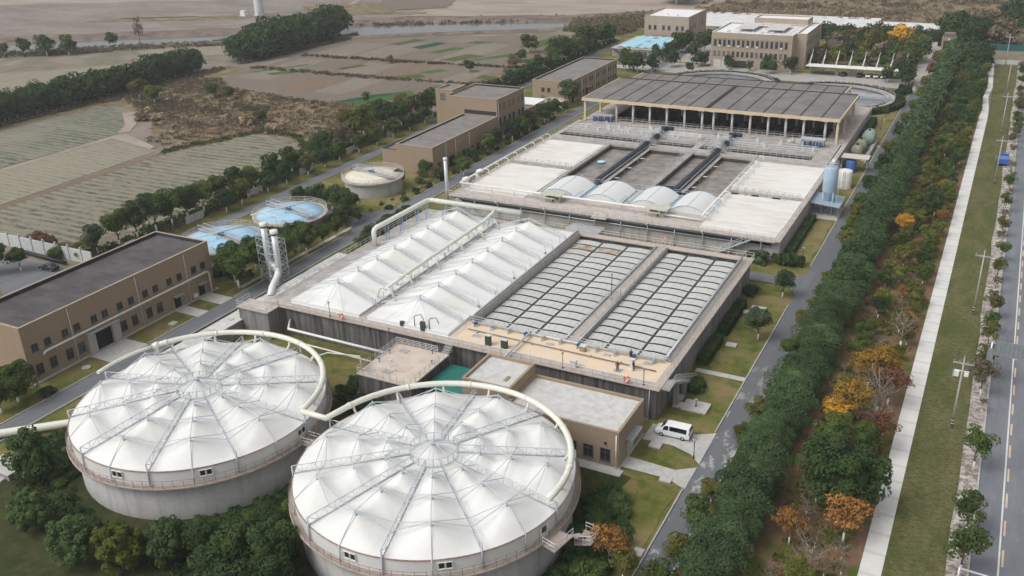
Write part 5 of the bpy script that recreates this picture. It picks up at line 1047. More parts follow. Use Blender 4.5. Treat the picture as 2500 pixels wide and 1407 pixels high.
# B3
t = T('office_wing', 'long low brown building with paired windows beside the filter hall', 'building', (-139,315,0)); block(t, -146.0, -132.0, 291.0, 335.0, 7.5, 'tan2', 'roofgrey', .55, 'coping')
P('parapet_lining', MB().box(-145.65,291.3,7.0,-145.6,334.7,7.5).box(-145.6,334.62,7.0,-132.35,334.7,7.5), M['black_edge'], t)
for x in (-141.9,-139.7): window(t, 'Y', x, 4.4, 1.2, 1.4, 291.0); 
window(t, 'Y', -142.0, 1.5, 1.3, 1.8, 291.0, 'glass_pale')
for y in (292.6,294.6,298,300,303.5,305.5,309,311,315,317,321,323,326.5,328.5,331.5,333.3):
    window(t, 'X', y, 5.3, 1.0, 1.5, -132.0); 
    if y > 296 and not 304 < y < 308: window(t, 'X', y, 1.8, 1.0, 1.5, -132.0)
P('door', MB().box(-132,305.2,.1,-131.95,307.2,2.7), M['door_dark'], t); P('door_canopy', MB().box(-132,304.6,3.1,-130.6,307.8,3.25), M['tan2'], t); P('door', MB().box(-132,293.2,.1,-131.95,294.8,2.5), M['door_dark'], t)
for y in (302,314,325): downpipe(t, [(-131.9,y,7.1),(-131.85,y,0)])
# office block
t = T('office_block', 'three storey beige office with a white roof carrying grey panels', 'building', (-90,385,0))
block(t, -106.0, -74.6, 369.6, 396, 13.4, 'tan3', 'roofwhite', .6, 'roofwhite'); block(t, -74.6, -70.6, 375.5, 404, 13.4, 'tan3', 'roofwhite', .6, 'roofwhite'); block(t, -96, -74.6, 396, 406, 15.6, 'tan3', 'roofwhite', .6, 'roofwhite')
for i in range(16):
    x = -104.4+1.84*i; window(t, 'Y', x, 9.5, 1.05, 2.5, 369.6); 
    window(t, 'Y', x, 5.4, 1.0, 2.0, 369.6, 'glass_pale' if i in (0,1,2,3,9,14) else 'glass')
b = MB()
for i in range(17): x = -105.32+1.84*i; b.box(x-.09,369.48,3.4,x+.09,369.6,11.2)
b.box(-105.5,369.45,11.2,-74.9,369.6,11.4); P('pilaster', b, M['tan3'], t)
for x in (-103.2,-99.8): P('garage_door', MB().box(x-1.4,369.55,.1,x+1.4,369.6,2.9), M['shutter'], t)
P('shop_glazing', MB().box(-97.6,369.55,.2,-91.6,369.6,2.9).box(-86.2,369.55,.2,-79.6,369.6,2.9), M['glass'], t); P('door', MB().box(-90.6,369.5,.1,-88.4,369.6,3.1), M['shutter'], t)
for x in (-102.6,-98.9,-95.2,-91.5,-87.9,-78.6): ac(t, x, 369.55, 8.1)
for x in (-100.2,-98.8,-83): ac(t, x, 369.55, 3.5)
for y in (378,382,386,391,396,400): 
    for z in (9.5,5.4): window(t, 'X', y, z, .9, 2.0, -70.6)
downpipe(t, [(-70.5,376,13),(-70.5,376,0)]); downpipe(t, [(-70.5,403.4,13),(-70.5,403.4,0)])
b = MB(); b.box(-98.5,376,14.1,-91,392,14.22); b.box(-87.2,376,14.1,-79.5,392,14.22); b.box(-91,388,14.3,-87.2,392,14.4); P('roof_panel', b, M['roofpale'], t)
b = MB(); [b.cyl(x,y,12.85,14.1,.07,5) for x in (-98.2,-94.7,-91.3,-86.9,-83.3,-79.8) for y in (376.3,384,391.6)]; [b.box(x,373.6,12.86,x+1.2,374.4,13.8) for x in (-101,-96.8,-88,-84,-78)]; P('roof_equipment', b, M['roofpale'], t)
b = MB(); b.rail([(-105.5,371),(-76,371),(-76,394)],12.86,1.4,2.6,.05); P('roof_rail', b, M['galv'], t)
# far tan building
t = T('far_building', 'plain tan building with a white flat roof standing behind the blue covered tank', 'building', (-138,424,0)); block(t, -149.2, -128.6, 411.5, 438, 12.2, 'tan3', 'roofwhite', .6, 'tan3')
for x in (-146.6,-144.1,-140.2,-137.6,-133.9,-131.4): window(t, 'Y', x, 7.3, 1.3, 1.9, 411.5)
for y in (414,416.5,419,421.5,430,432.5): window(t, 'X', y, 7.3, 1.0, 1.8, -128.6)
P('roof_vent', MB().cyl(-141,420,11.66,12.3,.35,10).cyl(-136,418,11.66,12.3,.35,10), M['galv'], t); downpipe(t, [(-128.5,424,11.8),(-128.5,424,0)])
P('wall_stain_band', MB().box(-146,411.46,3.6,-131,411.5,4.0), M['tan'], t)
# brown pump house in front
t = T('pump_house', 'brown pump house with pale flat roofs, a raised box and dark windows', 'building', (-47,103.5,0))
block(t, -55.2, -38.0, 99.2, 108.8, 5.9, 'tan2', 'roofpale', .4, 'tan2'); block(t, -63.0, -55.2, 100.8, 109.0, 7.6, 'tan2', 'roofpale', .4, 'tan2')
for x in (-42.4,-39.9,-44.9): window(t, 'Y', x, 2.0, 1.5, 2.0, 99.2, 'glass', 1)
P('door', MB().box(-38.0,102.6,.1,-37.95,104.8,2.6), M['shutter'], t); P('door_canopy', MB().box(-38.0,101.6,3.4,-36.9,105.6,3.52), M['door_metal'], t); downpipe(t, [(-38.3,99.1,5.4),(-38.3,99.1,0)], r=.09); P('plinth', MB().box(-55.3,99.0,0,-37.8,99.2,.25).box(-38,99.2,0,-37.8,108.9,.25), M['slab'], t)
P('wall_lamp', MB().ellipsoid((-39.9,99.1,3.9),(.2,.2,.2),8,6), M['black'], t); P('roof_hatch', MB().box(-57.4,103,7.26,-56.9,104.4,7.4), M['tan'], t); P('condenser', MB().box(-48.2,98.5,.1,-46.8,99.1,1.6), M['steel'], t)
# gatehouse, gate wall, hoarding
t = T('gatehouse', 'small tan gatehouse with a dark sloping roof by the far end of the plant road', 'building', (-24.3,438.6,0)); P('wall', MB().box(-27,436.8,0,-21.6,437.2,4.6).box(-27,437.2,0,-26.6,442,4.6).box(-22,437.2,0,-21.6,442,4.6).box(-26.6,441.6,0,-22,442,6.0), M['tan'], t); P('roof', MB().add([(-26.6,437.2,4.4),(-22,437.2,4.4),(-22,441.6,5.4),(-26.6,441.6,5.4)],[(0,1,2,3)]), M['rooffelt'], t); P('window', MB().box(-26.2,436.72,1.0,-24.6,436.8,3.2).box(-23.9,436.72,1.0,-22.4,436.8,3.2), M['glass'], t); P('column', MB().box(-24.5,436.6,.1,-24.0,436.8,4.2), M['frame_white'], t)
t = T('gate_wall', 'pale low gate wall with a dark sign panel beside the gatehouse', 'wall', (-34,440,0)); P('wall', MB().box(-38.5,440,0,-28.6,440.5,1.9).box(-38.6,439.9,0,-38.0,440.6,2.6).box(-33,439.9,0,-32.4,440.6,2.6), M['fence'], t); P('panel', MB().box(-37.2,439.94,.6,-34.4,440,1.7), M['tankblue'], t)
t = T('hoarding', 'dark green hoarding fence along the far side street', 'fence', (4,440,0)); P('panel', MB().box(-20,439,0,30,439.2,2.6), M['hoarding'], t); b = MB(); [b.box(x,438.9,0,x+.15,439,2.7) for x in range(-20,31,3)]; P('post', b, M['fence_dark'], t)
# carport
t = T('carport', 'long white carport roof hung from slanting white masts', 'carport', (-51,370,0)); P('roof', MB().add([(-68,364.6,3.4),(-33.6,364.6,3.4),(-33.6,372.0,3.0),(-68,372.0,3.0),(-68,364.6,3.55),(-33.6,364.6,3.55),(-33.6,372.0,3.15),(-68,372.0,3.15)],[(0,3,2,1),(4,5,6,7),(0,1,5,4),(1,2,6,5),(2,3,7,6),(3,0,4,7)]), M['roofwhite'], t)
for i in range(8):
    x = -67.4+4.8*i; b = MB(); b.path([(x,371.6,0),(x,371.2,3.4)],.16,8); b.path([(x-.15,370.6,3.4),(x+.35,372.4,8.6)],.17,8,r2=.06); b.tube((x+.3,372.2,7.6),(x,365.4,3.6),.05,5); b.tube((x+.3,372.2,6.4),(x,368.4,3.5),.05,5); P('mast', b, M['frame_white'], t)
# low plastic tunnels far behind
for i in range(8):
    y = 469+5.2*i; x1 = -25 if i < 6 else -60; b = MB().grid(lambda u, v, y=y, x1=x1: (-150+(x1+150)*u, y-1.9+3.8*v, .05+1.25*sin(pi*v)), 40, 6)
    One('plastic_tunnel', b, M['plastic'], 'long low white plastic tunnel in the field beyond the office block', 'tunnel', (-88,y,0), 'plastic tunnels beyond the office')
# wind tower base
t = T('tower', 'white round tower rising out of view on the far river bank', 'tower', (-395,433,0)); P('shaft', MB().lathe(-395,433,[(2.75,0),(2.7,4),(1.9,60)],32), M['windtower'], t); P('door', MB().box(-394.4,430.2,.8,-393.2,430.5,3.0), M['steel'], t); P('base', MB().cyl(-395,433,0,.5,3.6,24), M['slab'], t)
t = T('transformer_box', 'small white box on a pale pad beside the tower foot', 'box', (-402,427,0)); P('box', MB().box(-403.4,425.8,.4,-400.2,428.2,3.2), M['frame_white'], t); P('pad', MB().box(-404.4,424.8,0,-399.4,429.2,.4), M['slab'], t)
# fences
t = T('boundary_fence', 'dark rail fence with pale panels along the rear road', 'fence', (-166.5,240,0)); b = MB(); b.rail([(-166.6,128),(-166.6,362)],0,1.6,3.0,.06,(1.55,1.0,.3)); P('rail', b, M['fence_dark'], t); b = MB()
for y in range(130,360,3):
    if y%21 < 6: b.box(-166.7,y,0.1,-166.5,y+2.8,1.9)
P('panel', b, M['fence'], t)
t = T('boundary_wall', 'pale weathered boundary wall with capped posts behind the workshop', 'wall', (-183,121,0)); b = MB(); b.box(-199,121.2,0,-166.8,121.5,2.9); P('wall', b, M['fence'], t); b = MB()
for x in range(-198,-167,4): b.box(x-.2,121.05,0,x+.2,121.65,3.2); b.ellipsoid((x,121.35,3.4),(.22,.22,.25),8,6)
P('post', b, M['fence'], t)
One('pipe_stock', MB().path([(-190,119.4,.7),(-172,118.6,.7)],.42,12), M['black'], 'long dark pipe lying at the foot of the pale boundary wall', 'pipe', (-181,119,.7))
# ------------------------------------------------------------------ vehicles
def vehicle(name, label, cat, prof, glass_x, wheels, paint, wr, loc, rz, group=None):
    """prof rows: x, z low, z belt, z roof, half width low, half width roof ; front at -x"""
    t = T(name, label, cat, (0,0,0), group); b = MB(); rows = []
    for x, zl, zb, zt, hw, ht in prof:
        rows.append([(x,-hw*.93,zl),(x,-hw,zl+.15),(x,-hw,zb),(x,-ht,zt-.04),(x,-ht*.8,zt+.03),(x,ht*.8,zt+.03),(x,ht,zt-.04),(x,hw,zb),(x,hw,zl+.15),(x,hw*.93,zl)])
    k = 10; b.add([v for r in rows for v in r], [(i*k+j,i*k+(j+1)%k,(i+1)*k+(j+1)%k,(i+1)*k+j) for i in range(len(rows)-1) for j in range(k)], False)
    b.add(rows[0], [tuple(range(k))]); b.add(rows[-1], [tuple(range(k))[::-1]]); P('body', b, M[paint], t)
    def at(x):
        for a, c in zip(prof, prof[1:]):
            if a[0] <= x <= c[0]: u = (x-a[0])/(c[0]-a[0]); return [p+(q-p)*u for p, q in zip(a, c)]
        return prof[-1]
    for s in (-1,1):
        for x0, x1 in glass_x['side']:
            g = MB(); n = 5; top = []; bot = []
            for i in range(n+1):
                x = x0+(x1-x0)*i/n; _, zl, zb, zt, hw, ht = at(x); f = lambda z: (hw+(ht-hw)*(z-zb)/(zt-.04-zb)+.015)
                z0, z1 = zb+.05, zb+(zt-.04-zb)*.86; bot.append((x,s*f(z0),z0)); top.append((x,s*f(z1),z1))
            g.add(bot+top, [(i,i+1,n+2+i,n+1+i) for i in range(n)]); P('side_window', g, M['carglass'], t)
    for nm, x0, x1 in (('windscreen',*glass_x['front']),('rear_window',*glass_x['rear'])):
        a, c = at(x0), at(x1); g = MB(); lo, hi = (a, c) if a[3] < c[3] else (c, a); off = -.02 if nm == 'windscreen' else .02
        g.add([(lo[0]+off,-lo[5]*.9,lo[3]+.06),(lo[0]+off,lo[5]*.9,lo[3]+.06),(hi[0]+off,hi[5]*.86,hi[3]+.03),(hi[0]+off,-hi[5]*.86,hi[3]+.03)], [(0,1,2,3)]); P(nm, g, M['carglass'], t)
    for x in wheels:
        for s in (-1,1):
            y = s*(prof[2][4]-.1); w = P('wheel', MB().path([(x,y-.11,wr),(x,y+.11,wr)], wr, 16), M['tyre'], t); P('rim', MB().path([(x,y+s*.10,wr),(x,y+s*.125,wr)], wr*.6, 12), M['rim'], w)
    f, r = prof[0], prof[-1]
    for s in (-1,1):
        P('headlight', MB().box(f[0]+.02,s*f[4]*.72-.16,f[2]-.16,f[0]+.16,s*f[4]*.72+.16,f[2]-.0), M['headlamp'], t); P('tail_light', MB().box(r[0]-.12,s*r[4]*.92-.07,r[2]-.2,r[0]+.02,s*r[4]*.92+.07,r[2]+.45 if prof[-2][3] > 1.6 else r[2]), M['taillamp'], t)
    P('bumper', MB().box(f[0]-.06,-f[4]*.95,f[1]-.02,f[0]+.12,f[4]*.95,f[1]+.24).box(r[0]-.12,-r[4]*.95,r[1]-.02,r[0]+.06,r[4]*.95,r[1]+.24), M['black'], t)
    t.location = loc; t.rotation_euler = (0,0,rz); return t
VAN = [(-2.55,.34,.78,.84,.78,.70),(-2.42,.30,.88,.98,.90,.80),(-1.75,.28,.98,1.20,.96,.82),(-1.05,.28,1.12,1.88,.97,.76),(-.7,.28,1.14,1.97,.97,.77),(2.2,.28,1.12,1.97,.97,.78),(2.42,.30,1.10,1.93,.95,.76),(2.55,.34,1.05,1.35,.93,.80)]
vehicle('parked_van', 'white minibus with dark windows parked on the pale pad beside the pump house', 'van', VAN, {'side': [(-1.35,-.55),(-.4,2.1)], 'front': (-1.72,-1.08), 'rear': (2.43,2.53)}, (-1.55,1.55), 'carwhite', .34, (-33.9,110.2,.22), .02)
CAR = [(-2.2,.34,.62,.66,.70,.62),(-2.1,.25,.72,.78,.82,.70),(-1.0,.22,.86,.95,.88,.76),(-.35,.22,.92,1.38,.88,.62),(.9,.22,.92,1.42,.88,.63),(1.75,.22,.92,1.02,.87,.70),(2.15,.3,.80,.92,.80,.66)]
for x, m, lb in ((-45.6,'carwhite','white car under the carport, the one farthest from the plant road'),(-42.9,'carwhite','white car under the carport between two other white cars'),(-40.3,'carwhite','white car under the carport, the one nearest the plant road'),(-48.8,'cardark','small dark car parked in the carport beside the white cars'),(-54.6,'cardark','dark car in the carport beside a grey screen wall')):
    vehicle('parked_car', lb, 'car', CAR, {'side': [(-.85,.2),(.3,1.4)], 'front': (-.98,-.38), 'rear': (.92,1.7)}, (-1.35,1.35), m, .31, (x,367.6,.18), pi/2, 'cars under the carport')
vehicle('parked_car', 'dark car parked on the rear yard near the pale boundary wall', 'car', CAR, {'side': [(-.85,.2),(.3,1.4)], 'front': (-.98,-.38), 'rear': (.92,1.7)}, (-1.35,1.35), 'cardark', .31, (-173.2,115.4,.18), .1)
t = T('carport_screen', 'grey screen wall and a row of bicycles at the west part of the carport', 'wall', (-58,368,0)); P('panel', MB().box(-57.6,367.4,0,-56.4,367.6,2.3).box(-53,368,0,-50,368.2,2.0), M['sign_back'], t); b = MB(); [b.box(-66+.7*i,368.4,.2,-65.9+.7*i,370,1.1) for i in range(12)]; P('bicycle_rack', b, M['steel_dark'], t)
# small blue truck on the verge
t = T('small_truck', 'small blue cargo truck with a pale frame parked on the verge beside the street', 'truck', (2.6,268,0)); b = MB(); b.box(1.2,266.4,.7,3.9,270.6,.9); b.box(1.2,266.4,.9,1.28,270.6,1.5); b.box(3.82,266.4,.9,3.9,270.6,1.5); b.box(1.28,266.4,.9,3.82,266.48,1.5); P('cargo_bed', b, M['carblue'], t)
P('cargo', MB().box(1.35,266.6,.92,3.75,270.2,1.9), M['tankblue'], t); P('cab', MB().add([(1.3,270.7,.6),(3.8,270.7,.6),(3.8,272.4,.6),(1.3,272.4,.6),(1.4,270.7,2.2),(3.7,270.7,2.2),(3.7,271.8,2.2),(1.4,271.8,2.2)],[(0,3,2,1),(4,5,6,7),(0,1,5,4),(1,2,6,5),(2,3,7,6),(3,0,4,7)]), M['carblue'], t)
b = MB(); 
for y in (266.3,268.2): b.path([(.7,y,.9),(.7,y,2.2),(4.1,y,2.2),(4.1,y,.9)],.07,6)
P('frame', b, M['tankgreen'], t)
for x in (1.5,3.6):
    for y in (267.2,271.5): w = P('wheel', MB().path([(x-.12,y,.34),(x+.12,y,.34)],.34,14), M['tyre'], t); P('rim', MB().path([(x-.13,y,.34),(x+.13,y,.34)],.2,10), M['rim'], w)
# ------------------------------------------------------------------ people on the deck
def skin(name, pts, edges, mat, parent, sub=1):
    names = list(pts); me = bpy.data.meshes.new(name); me.from_pydata([pts[n][0] for n in names], [(names.index(a), names.index(b)) for a, b in edges], [])
    me.materials.append(mat); o = bpy.data.objects.new(name, me); COL.objects.link(o); o.parent = parent
    m = o.modifiers.new('skin', 'SKIN'); lay = me.skin_vertices[0] if me.skin_vertices else None
    if lay is None:
        bpy.context.view_layer.objects.active = o; lay = me.skin_vertices.new() if hasattr(me.skin_vertices, 'new') else None
    for i, n in enumerate(names):
        r = pts[n][1]; lay.data[i].radius = (r, r); lay.data[i].use_root = (i == 0)
    s = o.modifiers.new('sub', 'SUBSURF'); s.levels = sub; s.render_levels = sub
    for p in me.polygons: p.use_smooth = True
    return o
def person(label, loc, rz, top, legs, arms, head_turn=0., lean=0.):
    """arms: for each side (elbow, wrist) offsets from the shoulder; figure faces -y"""
    t = T('person', label, 'person', (0,0,0), 'people on the deck'); B = {}; E = []
    def pt(n, x, y, z, r): B[n] = ((x, y-lean*max(0,z-.95), z), r)
    def ed(*q): E.extend(zip(q, q[1:]))
    pt('pelvis',0,0,.93,.14); pt('waist',0,0,1.08,.125); pt('chest',0,.01,1.28,.15); pt('neckbase',0,.015,1.44,.075); pt('neck',0,0,1.50,.055); pt('jaw',0,-.02,1.56,.075); pt('skull',0,-.005,1.65,.095); pt('crown',0,0,1.71,.075)
    ed('pelvis','waist','chest','neckbase','neck','jaw','skull','crown')
    for s, k in ((-1,'r'),(1,'l')):
        pt('hip'+k,s*.095,0,.88,.098); pt('knee'+k,s*.11,-.01,.49,.062); pt('ankle'+k,s*.12,.03,.09,.042); pt('toe'+k,s*.135,-.13,.035,.034); ed('pelvis','hip'+k,'knee'+k,'ankle'+k,'toe'+k)
        e, w = arms[0 if s < 0 else 1]; sh = Vector((s*.185,.015,1.40)); ev = sh+Vector((s*e[0],e[1],e[2])); wv = ev+Vector((s*w[0],w[1],w[2])); d = (wv-ev).normalized(); sd = d.cross(Vector((0,1,0))); sd = sd.normalized() if sd.length > .1 else Vector((1,0,0)); n = sd.cross(d)
        pt('shoulder'+k,*sh,.062); pt('elbow'+k,*ev,.042); pt('wrist'+k,*wv,.027); pv = wv+d*.06; pt('palm'+k,*pv,.034); ed('chest','shoulder'+k,'elbow'+k,'wrist'+k,'palm'+k)
        for i, ln in enumerate((.065,.078,.072,.055)):
            q = pv+sd*(.024*(i-1.5))+d*.03; m1 = q+d*ln*.5+n*.008; m2 = q+d*ln+n*.022
            pt('f%d%s'%(i,k),*q,.0095); pt('g%d%s'%(i,k),*m1,.009); pt('h%d%s'%(i,k),*m2,.008); ed('palm'+k,'f%d%s'%(i,k),'g%d%s'%(i,k),'h%d%s'%(i,k))
        q = wv+d*.035+sd*.03; pt('t0'+k,*q,.011); pt('t1'+k,*(q+d*.03+sd*.03),.0095); ed('palm'+k,'t0'+k,'t1'+k)
    body = skin('body', B, E, M['skin'], t)
    g = lambda n, f, d=0: (B[n][0], B[n][1]*f+d)
    J = {n: g(n,1.0,.022) for n in ('pelvis','waist','chest')}; J['collar'] = ((B['neckbase'][0][0],B['neckbase'][0][1],1.455),.082); JE = [('pelvis','waist'),('waist','chest'),('chest','collar')]
    for k in 'rl': J.update({n+k: g(n+k,1.0,.02) for n in ('shoulder','elbow','wrist')}); JE += [('chest','shoulder'+k),('shoulder'+k,'elbow'+k),('elbow'+k,'wrist'+k)]
    skin('jacket', J, JE, M[top], t)
    J = {'pelvis': g('pelvis',1.0,.014)}; JE = []
    for k in 'rl': J.update({n+k: g(n+k,1.0,.018) for n in ('hip','knee','ankle')}); JE += [('pelvis','hip'+k),('hip'+k,'knee'+k),('knee'+k,'ankle'+k)]
    skin('trousers', J, JE, M[legs], t)
    b = MB(); 
    for k in 'rl': a, q = Vector(B['ankle'+k][0]), Vector(B['toe'+k][0]); b.ellipsoid(((a.x+q.x)/2,(a.y+q.y)/2,.045),(.052,.14,.045),10,6)
    P('shoes', b, M['black'], t); hx = B['skull'][0]; b = MB(); b.ellipsoid((hx[0],hx[1]+.018,hx[2]+.03),(.104,.108,.10),14,8); b.v = [(x, y if y > hx[1]-.055 or z > hx[2]+.05 else hx[1]-.055, max(z, hx[2]-.02 if y < hx[1]+.03 else hx[2]-.07)) for x, y, z in b.v]; P('hair', b, M['hair'], t)
    b = MB(); [b.ellipsoid((hx[0]+s*.033,hx[1]-.088,hx[2]-.01),(.012,.01,.008),6,4) for s in (-1,1)]; P('eyes', b, M['black'], t); b = MB(); b.ellipsoid((hx[0],hx[1]-.10,hx[2]-.04),(.014,.018,.024),6,4); [b.ellipsoid((hx[0]+s*.098,hx[1]+.005,hx[2]-.03),(.012,.02,.03),6,4) for s in (-1,1)]; b.ellipsoid((hx[0],hx[1]-.085,hx[2]-.08),(.026,.012,.007),6,4); P('face_features', b, M['skin'], t)
    t.location = loc; t.rotation_euler = (0,0,rz); return t
person('person in a maroon jacket standing with elbows out on the deck edge', (-44.5,115.1,5.62), .35, 'redjacket', 'blackcloth', (((.13,.0,-.24),(-.11,-.16,-.12)),((.13,.0,-.24),(-.11,-.16,-.12))))
person('person in black standing at the pipe beside the grey covers', (-44.0,119.4,5.64), .5, 'blackcloth', 'blackcloth', (((.05,.02,-.28),(.0,-.10,-.24)),((.08,-.10,-.22),(-.06,-.16,.16))))
person('person in a black top and pale trousers beside the grey cabinet', (-42.4,116.3,5.62), -.6, 'blackcloth', 'greycloth', (((.05,.0,-.28),(.0,-.08,-.25)),((.06,-.12,-.22),(-.04,-.2,.04))), lean=.12)
# ------------------------------------------------------------------ poles, lamps, gantry
def power_pole(x, y, h, lb, box=False):
    t = T('power_pole', lb, 'pole', (x,y,0), 'concrete power poles on the verge'); P('shaft', MB().path([(x,y,0),(x,y,h)], .17, 10, r2=.11), M['conc_lo'], t)
    b = MB(); b.box(x-1.35,y-.08,h-1.1,x+1.35,y+.08,h-.92); P('cross_arm', b, M['galv'], t); b = MB(); [b.cyl(x+dx,y,h-.92,h-.6,.07,8) for dx in (-1.2,-.5,.5,1.2)]; b.cyl(x,y,h,h+.3,.07,8); P('insulator', b, M['steel_dark'], t)
    b = MB(); [b.lathe(x,y,[(.178-.005*z,z),(.182-.005*z,z),(.182-.005*z,z+.25),(.178-.005*z,z+.25)],12) for z in (.6,1.1,1.6)]; P('warning_band', b, M['black'], t); b = MB(); [b.lathe(x,y,[(.178,z),(.183,z),(.183,z+.24),(.178,z+.24)],12) for z in (.86,1.36)]; P('yellow_band', b, M['linecream'], t)
    if box:
        b = MB(); [b.box(x+.3,y-.2+.3*i-.3,h-2.7+.0*i,x+.85,y-.02+.3*i-.3,h-2.3) for i in range(3)]; b.box(x-.95,y-.3,h-3.0,x-.35,y+.3,h-2.2); b.box(x-1.0,y-.06,h-2.2,x+.9,y+.06,h-2.1); P('switch_gear', b, M['frame_white'], t); P('fuse', MB().box(x-1.15,y-.3,h-3.1,x-.95,y+.3,h-2.3), M['tankgreen'], t)
    return t
power_pole(1.15,128.6,11.6,'concrete power pole with white switch boxes under its cross arm',True); power_pole(1.5,169.5,12.2,'concrete power pole on the verge next beyond the sign gantry'); power_pole(1.4,250,12,'concrete power pole near the small blue truck'); power_pole(.9,300,12,'concrete power pole beyond the blue truck'); power_pole(.4,352,12,'concrete power pole near the far end of the pavement'); power_pole(-1.6,404,12,'concrete power pole by the side street corner')
b = MB()
for (xa,ya),(xb,yb) in (((1.15,128.6),(1.5,169.5)),((1.5,169.5),(1.4,250)),((1.4,250),(.9,300)),((.9,300),(.4,352))):
    for dx in (-1.2,1.2): pts = [(xa+(xb-xa)*i/12+dx, ya+(yb-ya)*i/12, 11.5-1.2*4*(i/12)*(1-i/12)) for i in range(13)]; b.path(pts,.012,4)
t = T('sign_gantry', 'grey road sign gantry reaching over the street, seen from the back of its panel', 'sign', (4.6,143.6,0)); P('post', MB().path([(4.6,143.6,0),(4.6,143.6,7.6)],.2,10,r2=.16), M['galv'], t); P('base', MB().box(4.2,143.2,0,5.0,144.0,.5), M['conc'], t)
P('arm', MB().path([(4.6,143.6,7.4),(11.8,143.6,7.7)],.1,8).path([(4.6,143.6,6.0),(11.8,143.6,6.2)],.1,8), M['galv'], t); P('panel', MB().box(5.0,143.25,5.6,12.0,143.32,8.0), M['sign_back'], t); b = MB(); [b.box(5.1+.6*i,143.14,5.6,5.16+.6*i,143.25,8.0) for i in range(12)]; P('rib', b, M['steel_dark'], t); P('side_panel', MB().box(4.15,143.3,4.4,5.0,143.36,6.6), M['sign_back'], t)
t = T('sign_gantry', 'grey arm of a second sign gantry at the lower end of the gravel strip', 'sign', (4.6,92.5,0)); P('post', MB().path([(4.2,92.2,0),(4.2,92.2,4.6)],.16,10), M['galv'], t); P('arm', MB().path([(4.2,92.2,4.4),(11,91.6,4.6)],.12,8), M['galv'], t)
for x, y, h, lb in ((-29.6,106.0,2.9,'dark lamp post on the small lawn in front of the white van'),(-30.2,178.6,4.2,'dark lamp post at the lawn corner by the road junction'),(-31.0,293,4.0,'dark lamp post on the far east lawn'),(-33.3,118.8,1.3,'short dark post standing on the large slab behind the van')):
    t = T('lamp_post', lb, 'lamp post', (x,y,0), 'garden lamp posts'); P('pole', MB().cyl(x,y,.1,h,.06,8).cyl(x,y,.1,.7,.11,8), M['black'], t); P('lamp_head', MB().lathe(x,y,[(.06,h-.1),(.32,h+.25),(.30,h+.3),(0,h+.32)],12), M['steel_dark'], t)
t = T('wall_lamp_frame', 'grey lamp frame beside the road at the corner of the round tank', 'lamp post', (-112.4,79.4,0)); P('frame', MB().path([(-117.2,84.2,0),(-117.2,84.2,3.4)],.08,6).path([(-116.4,84.0,0),(-116.4,84.0,3.4)],.08,6).box(-117.6,83.8,3.3,-116.0,84.4,3.5), M['steel'], t)
One('ground_duct', MB().path([(-110.6,79.3,1.2),(-114,76.2,1.0),(-124,67.2,1.0),(-135,57.5,1.0)], .62, 14), M['cream'], 'thick cream duct lying on the grass from the round tank to the road', 'duct', (-118,72,1))
t = T('valve_chamber', 'low grey concrete chamber with a pale duct end in the corner grass', 'chamber', (-113,64,0)); P('wall', MB().box(-117.4,61.4,0,-112.4,64.4,1.0), M['conc'], t); P('cover', MB().box(-117.6,61.2,1.0,-112.2,64.6,1.15), M['slab'], t)
t = T('utility_cabinets', 'white utility cabinet with a tan base at the corner of the street side grass', 'cabinet', (-122,60,0)) if 0 else None
# ------------------------------------------------------------------ foliage
def crown_mesh(seed, rx, ry, rz, cz, n, size, mat, clumps=26, cr=.42, core=.66, droop=0., flat=1., open_=0.):
    r = random.Random(seed); b = MB(); cs = []
    for i in range(clumps):
        while True:
            d = Vector((r.uniform(-1,1), r.uniform(-1,1), r.uniform(-.75,1)))
            if .1 < d.length < 1: break
        d.normalize(); f = r.uniform(.66,1.0) if i > clumps*.2 else r.uniform(.2,.55); cs.append((Vector((d.x*rx*f*(1-cr*.45), d.y*ry*f*(1-cr*.45), cz+d.z*rz*f*(1-cr*.35))), cr*r.uniform(.7,1.25)))
    per = max(4, n//clumps); rm = (rx+ry+rz)/3; vs = []; fs = []
    for c, k in cs:
        for j in range(per):
            while True:
                d = Vector((r.uniform(-1,1), r.uniform(-1,1), r.uniform(-1,1)))
                if .2 < d.length < 1: break
            d.normalize()
            if d.z < -.35 and r.random() < .7: d.z = -d.z
            q = c+Vector((d.x*rx, d.y*ry, d.z*rz*flat))*k*(r.uniform(.84,1.04) if not open_ else r.uniform(.2,1.1)); q.z -= droop*(1-abs(d.z))*r.random()
            nrm = (d+Vector((r.uniform(-.6,.6), r.uniform(-.6,.6), r.uniform(-.2,.9)))).normalized(); u = nrm.cross(Vector((r.uniform(-1,1), r.uniform(-1,1), r.uniform(-1,1))))
            if u.length < .05: continue
            u.normalize(); w = nrm.cross(u); s = size*r.uniform(.6,1.25); o = len(vs)
            vs += [q-u*s*.5-w*s*.32, q+u*s*.15-w*s*.5, q+u*s*.6+w*s*.1+nrm*s*.12, q-u*s*.05+w*s*.5]; fs.append((o,o+1,o+2,o+3))
    b.add(vs, fs, False)
    if core > 0:
        core *= .86; n0 = len(b.v); b.ellipsoid((0,0,cz-rz*.12),(rx*core,ry*core,rz*core),12,8)
        b.v[n0:] = [(x*r.uniform(.86,1.12), y*r.uniform(.86,1.12), cz+(z-cz)*r.uniform(.9,1.08)) for x, y, z in b.v[n0:]]
    return b.mesh('crown', mat)
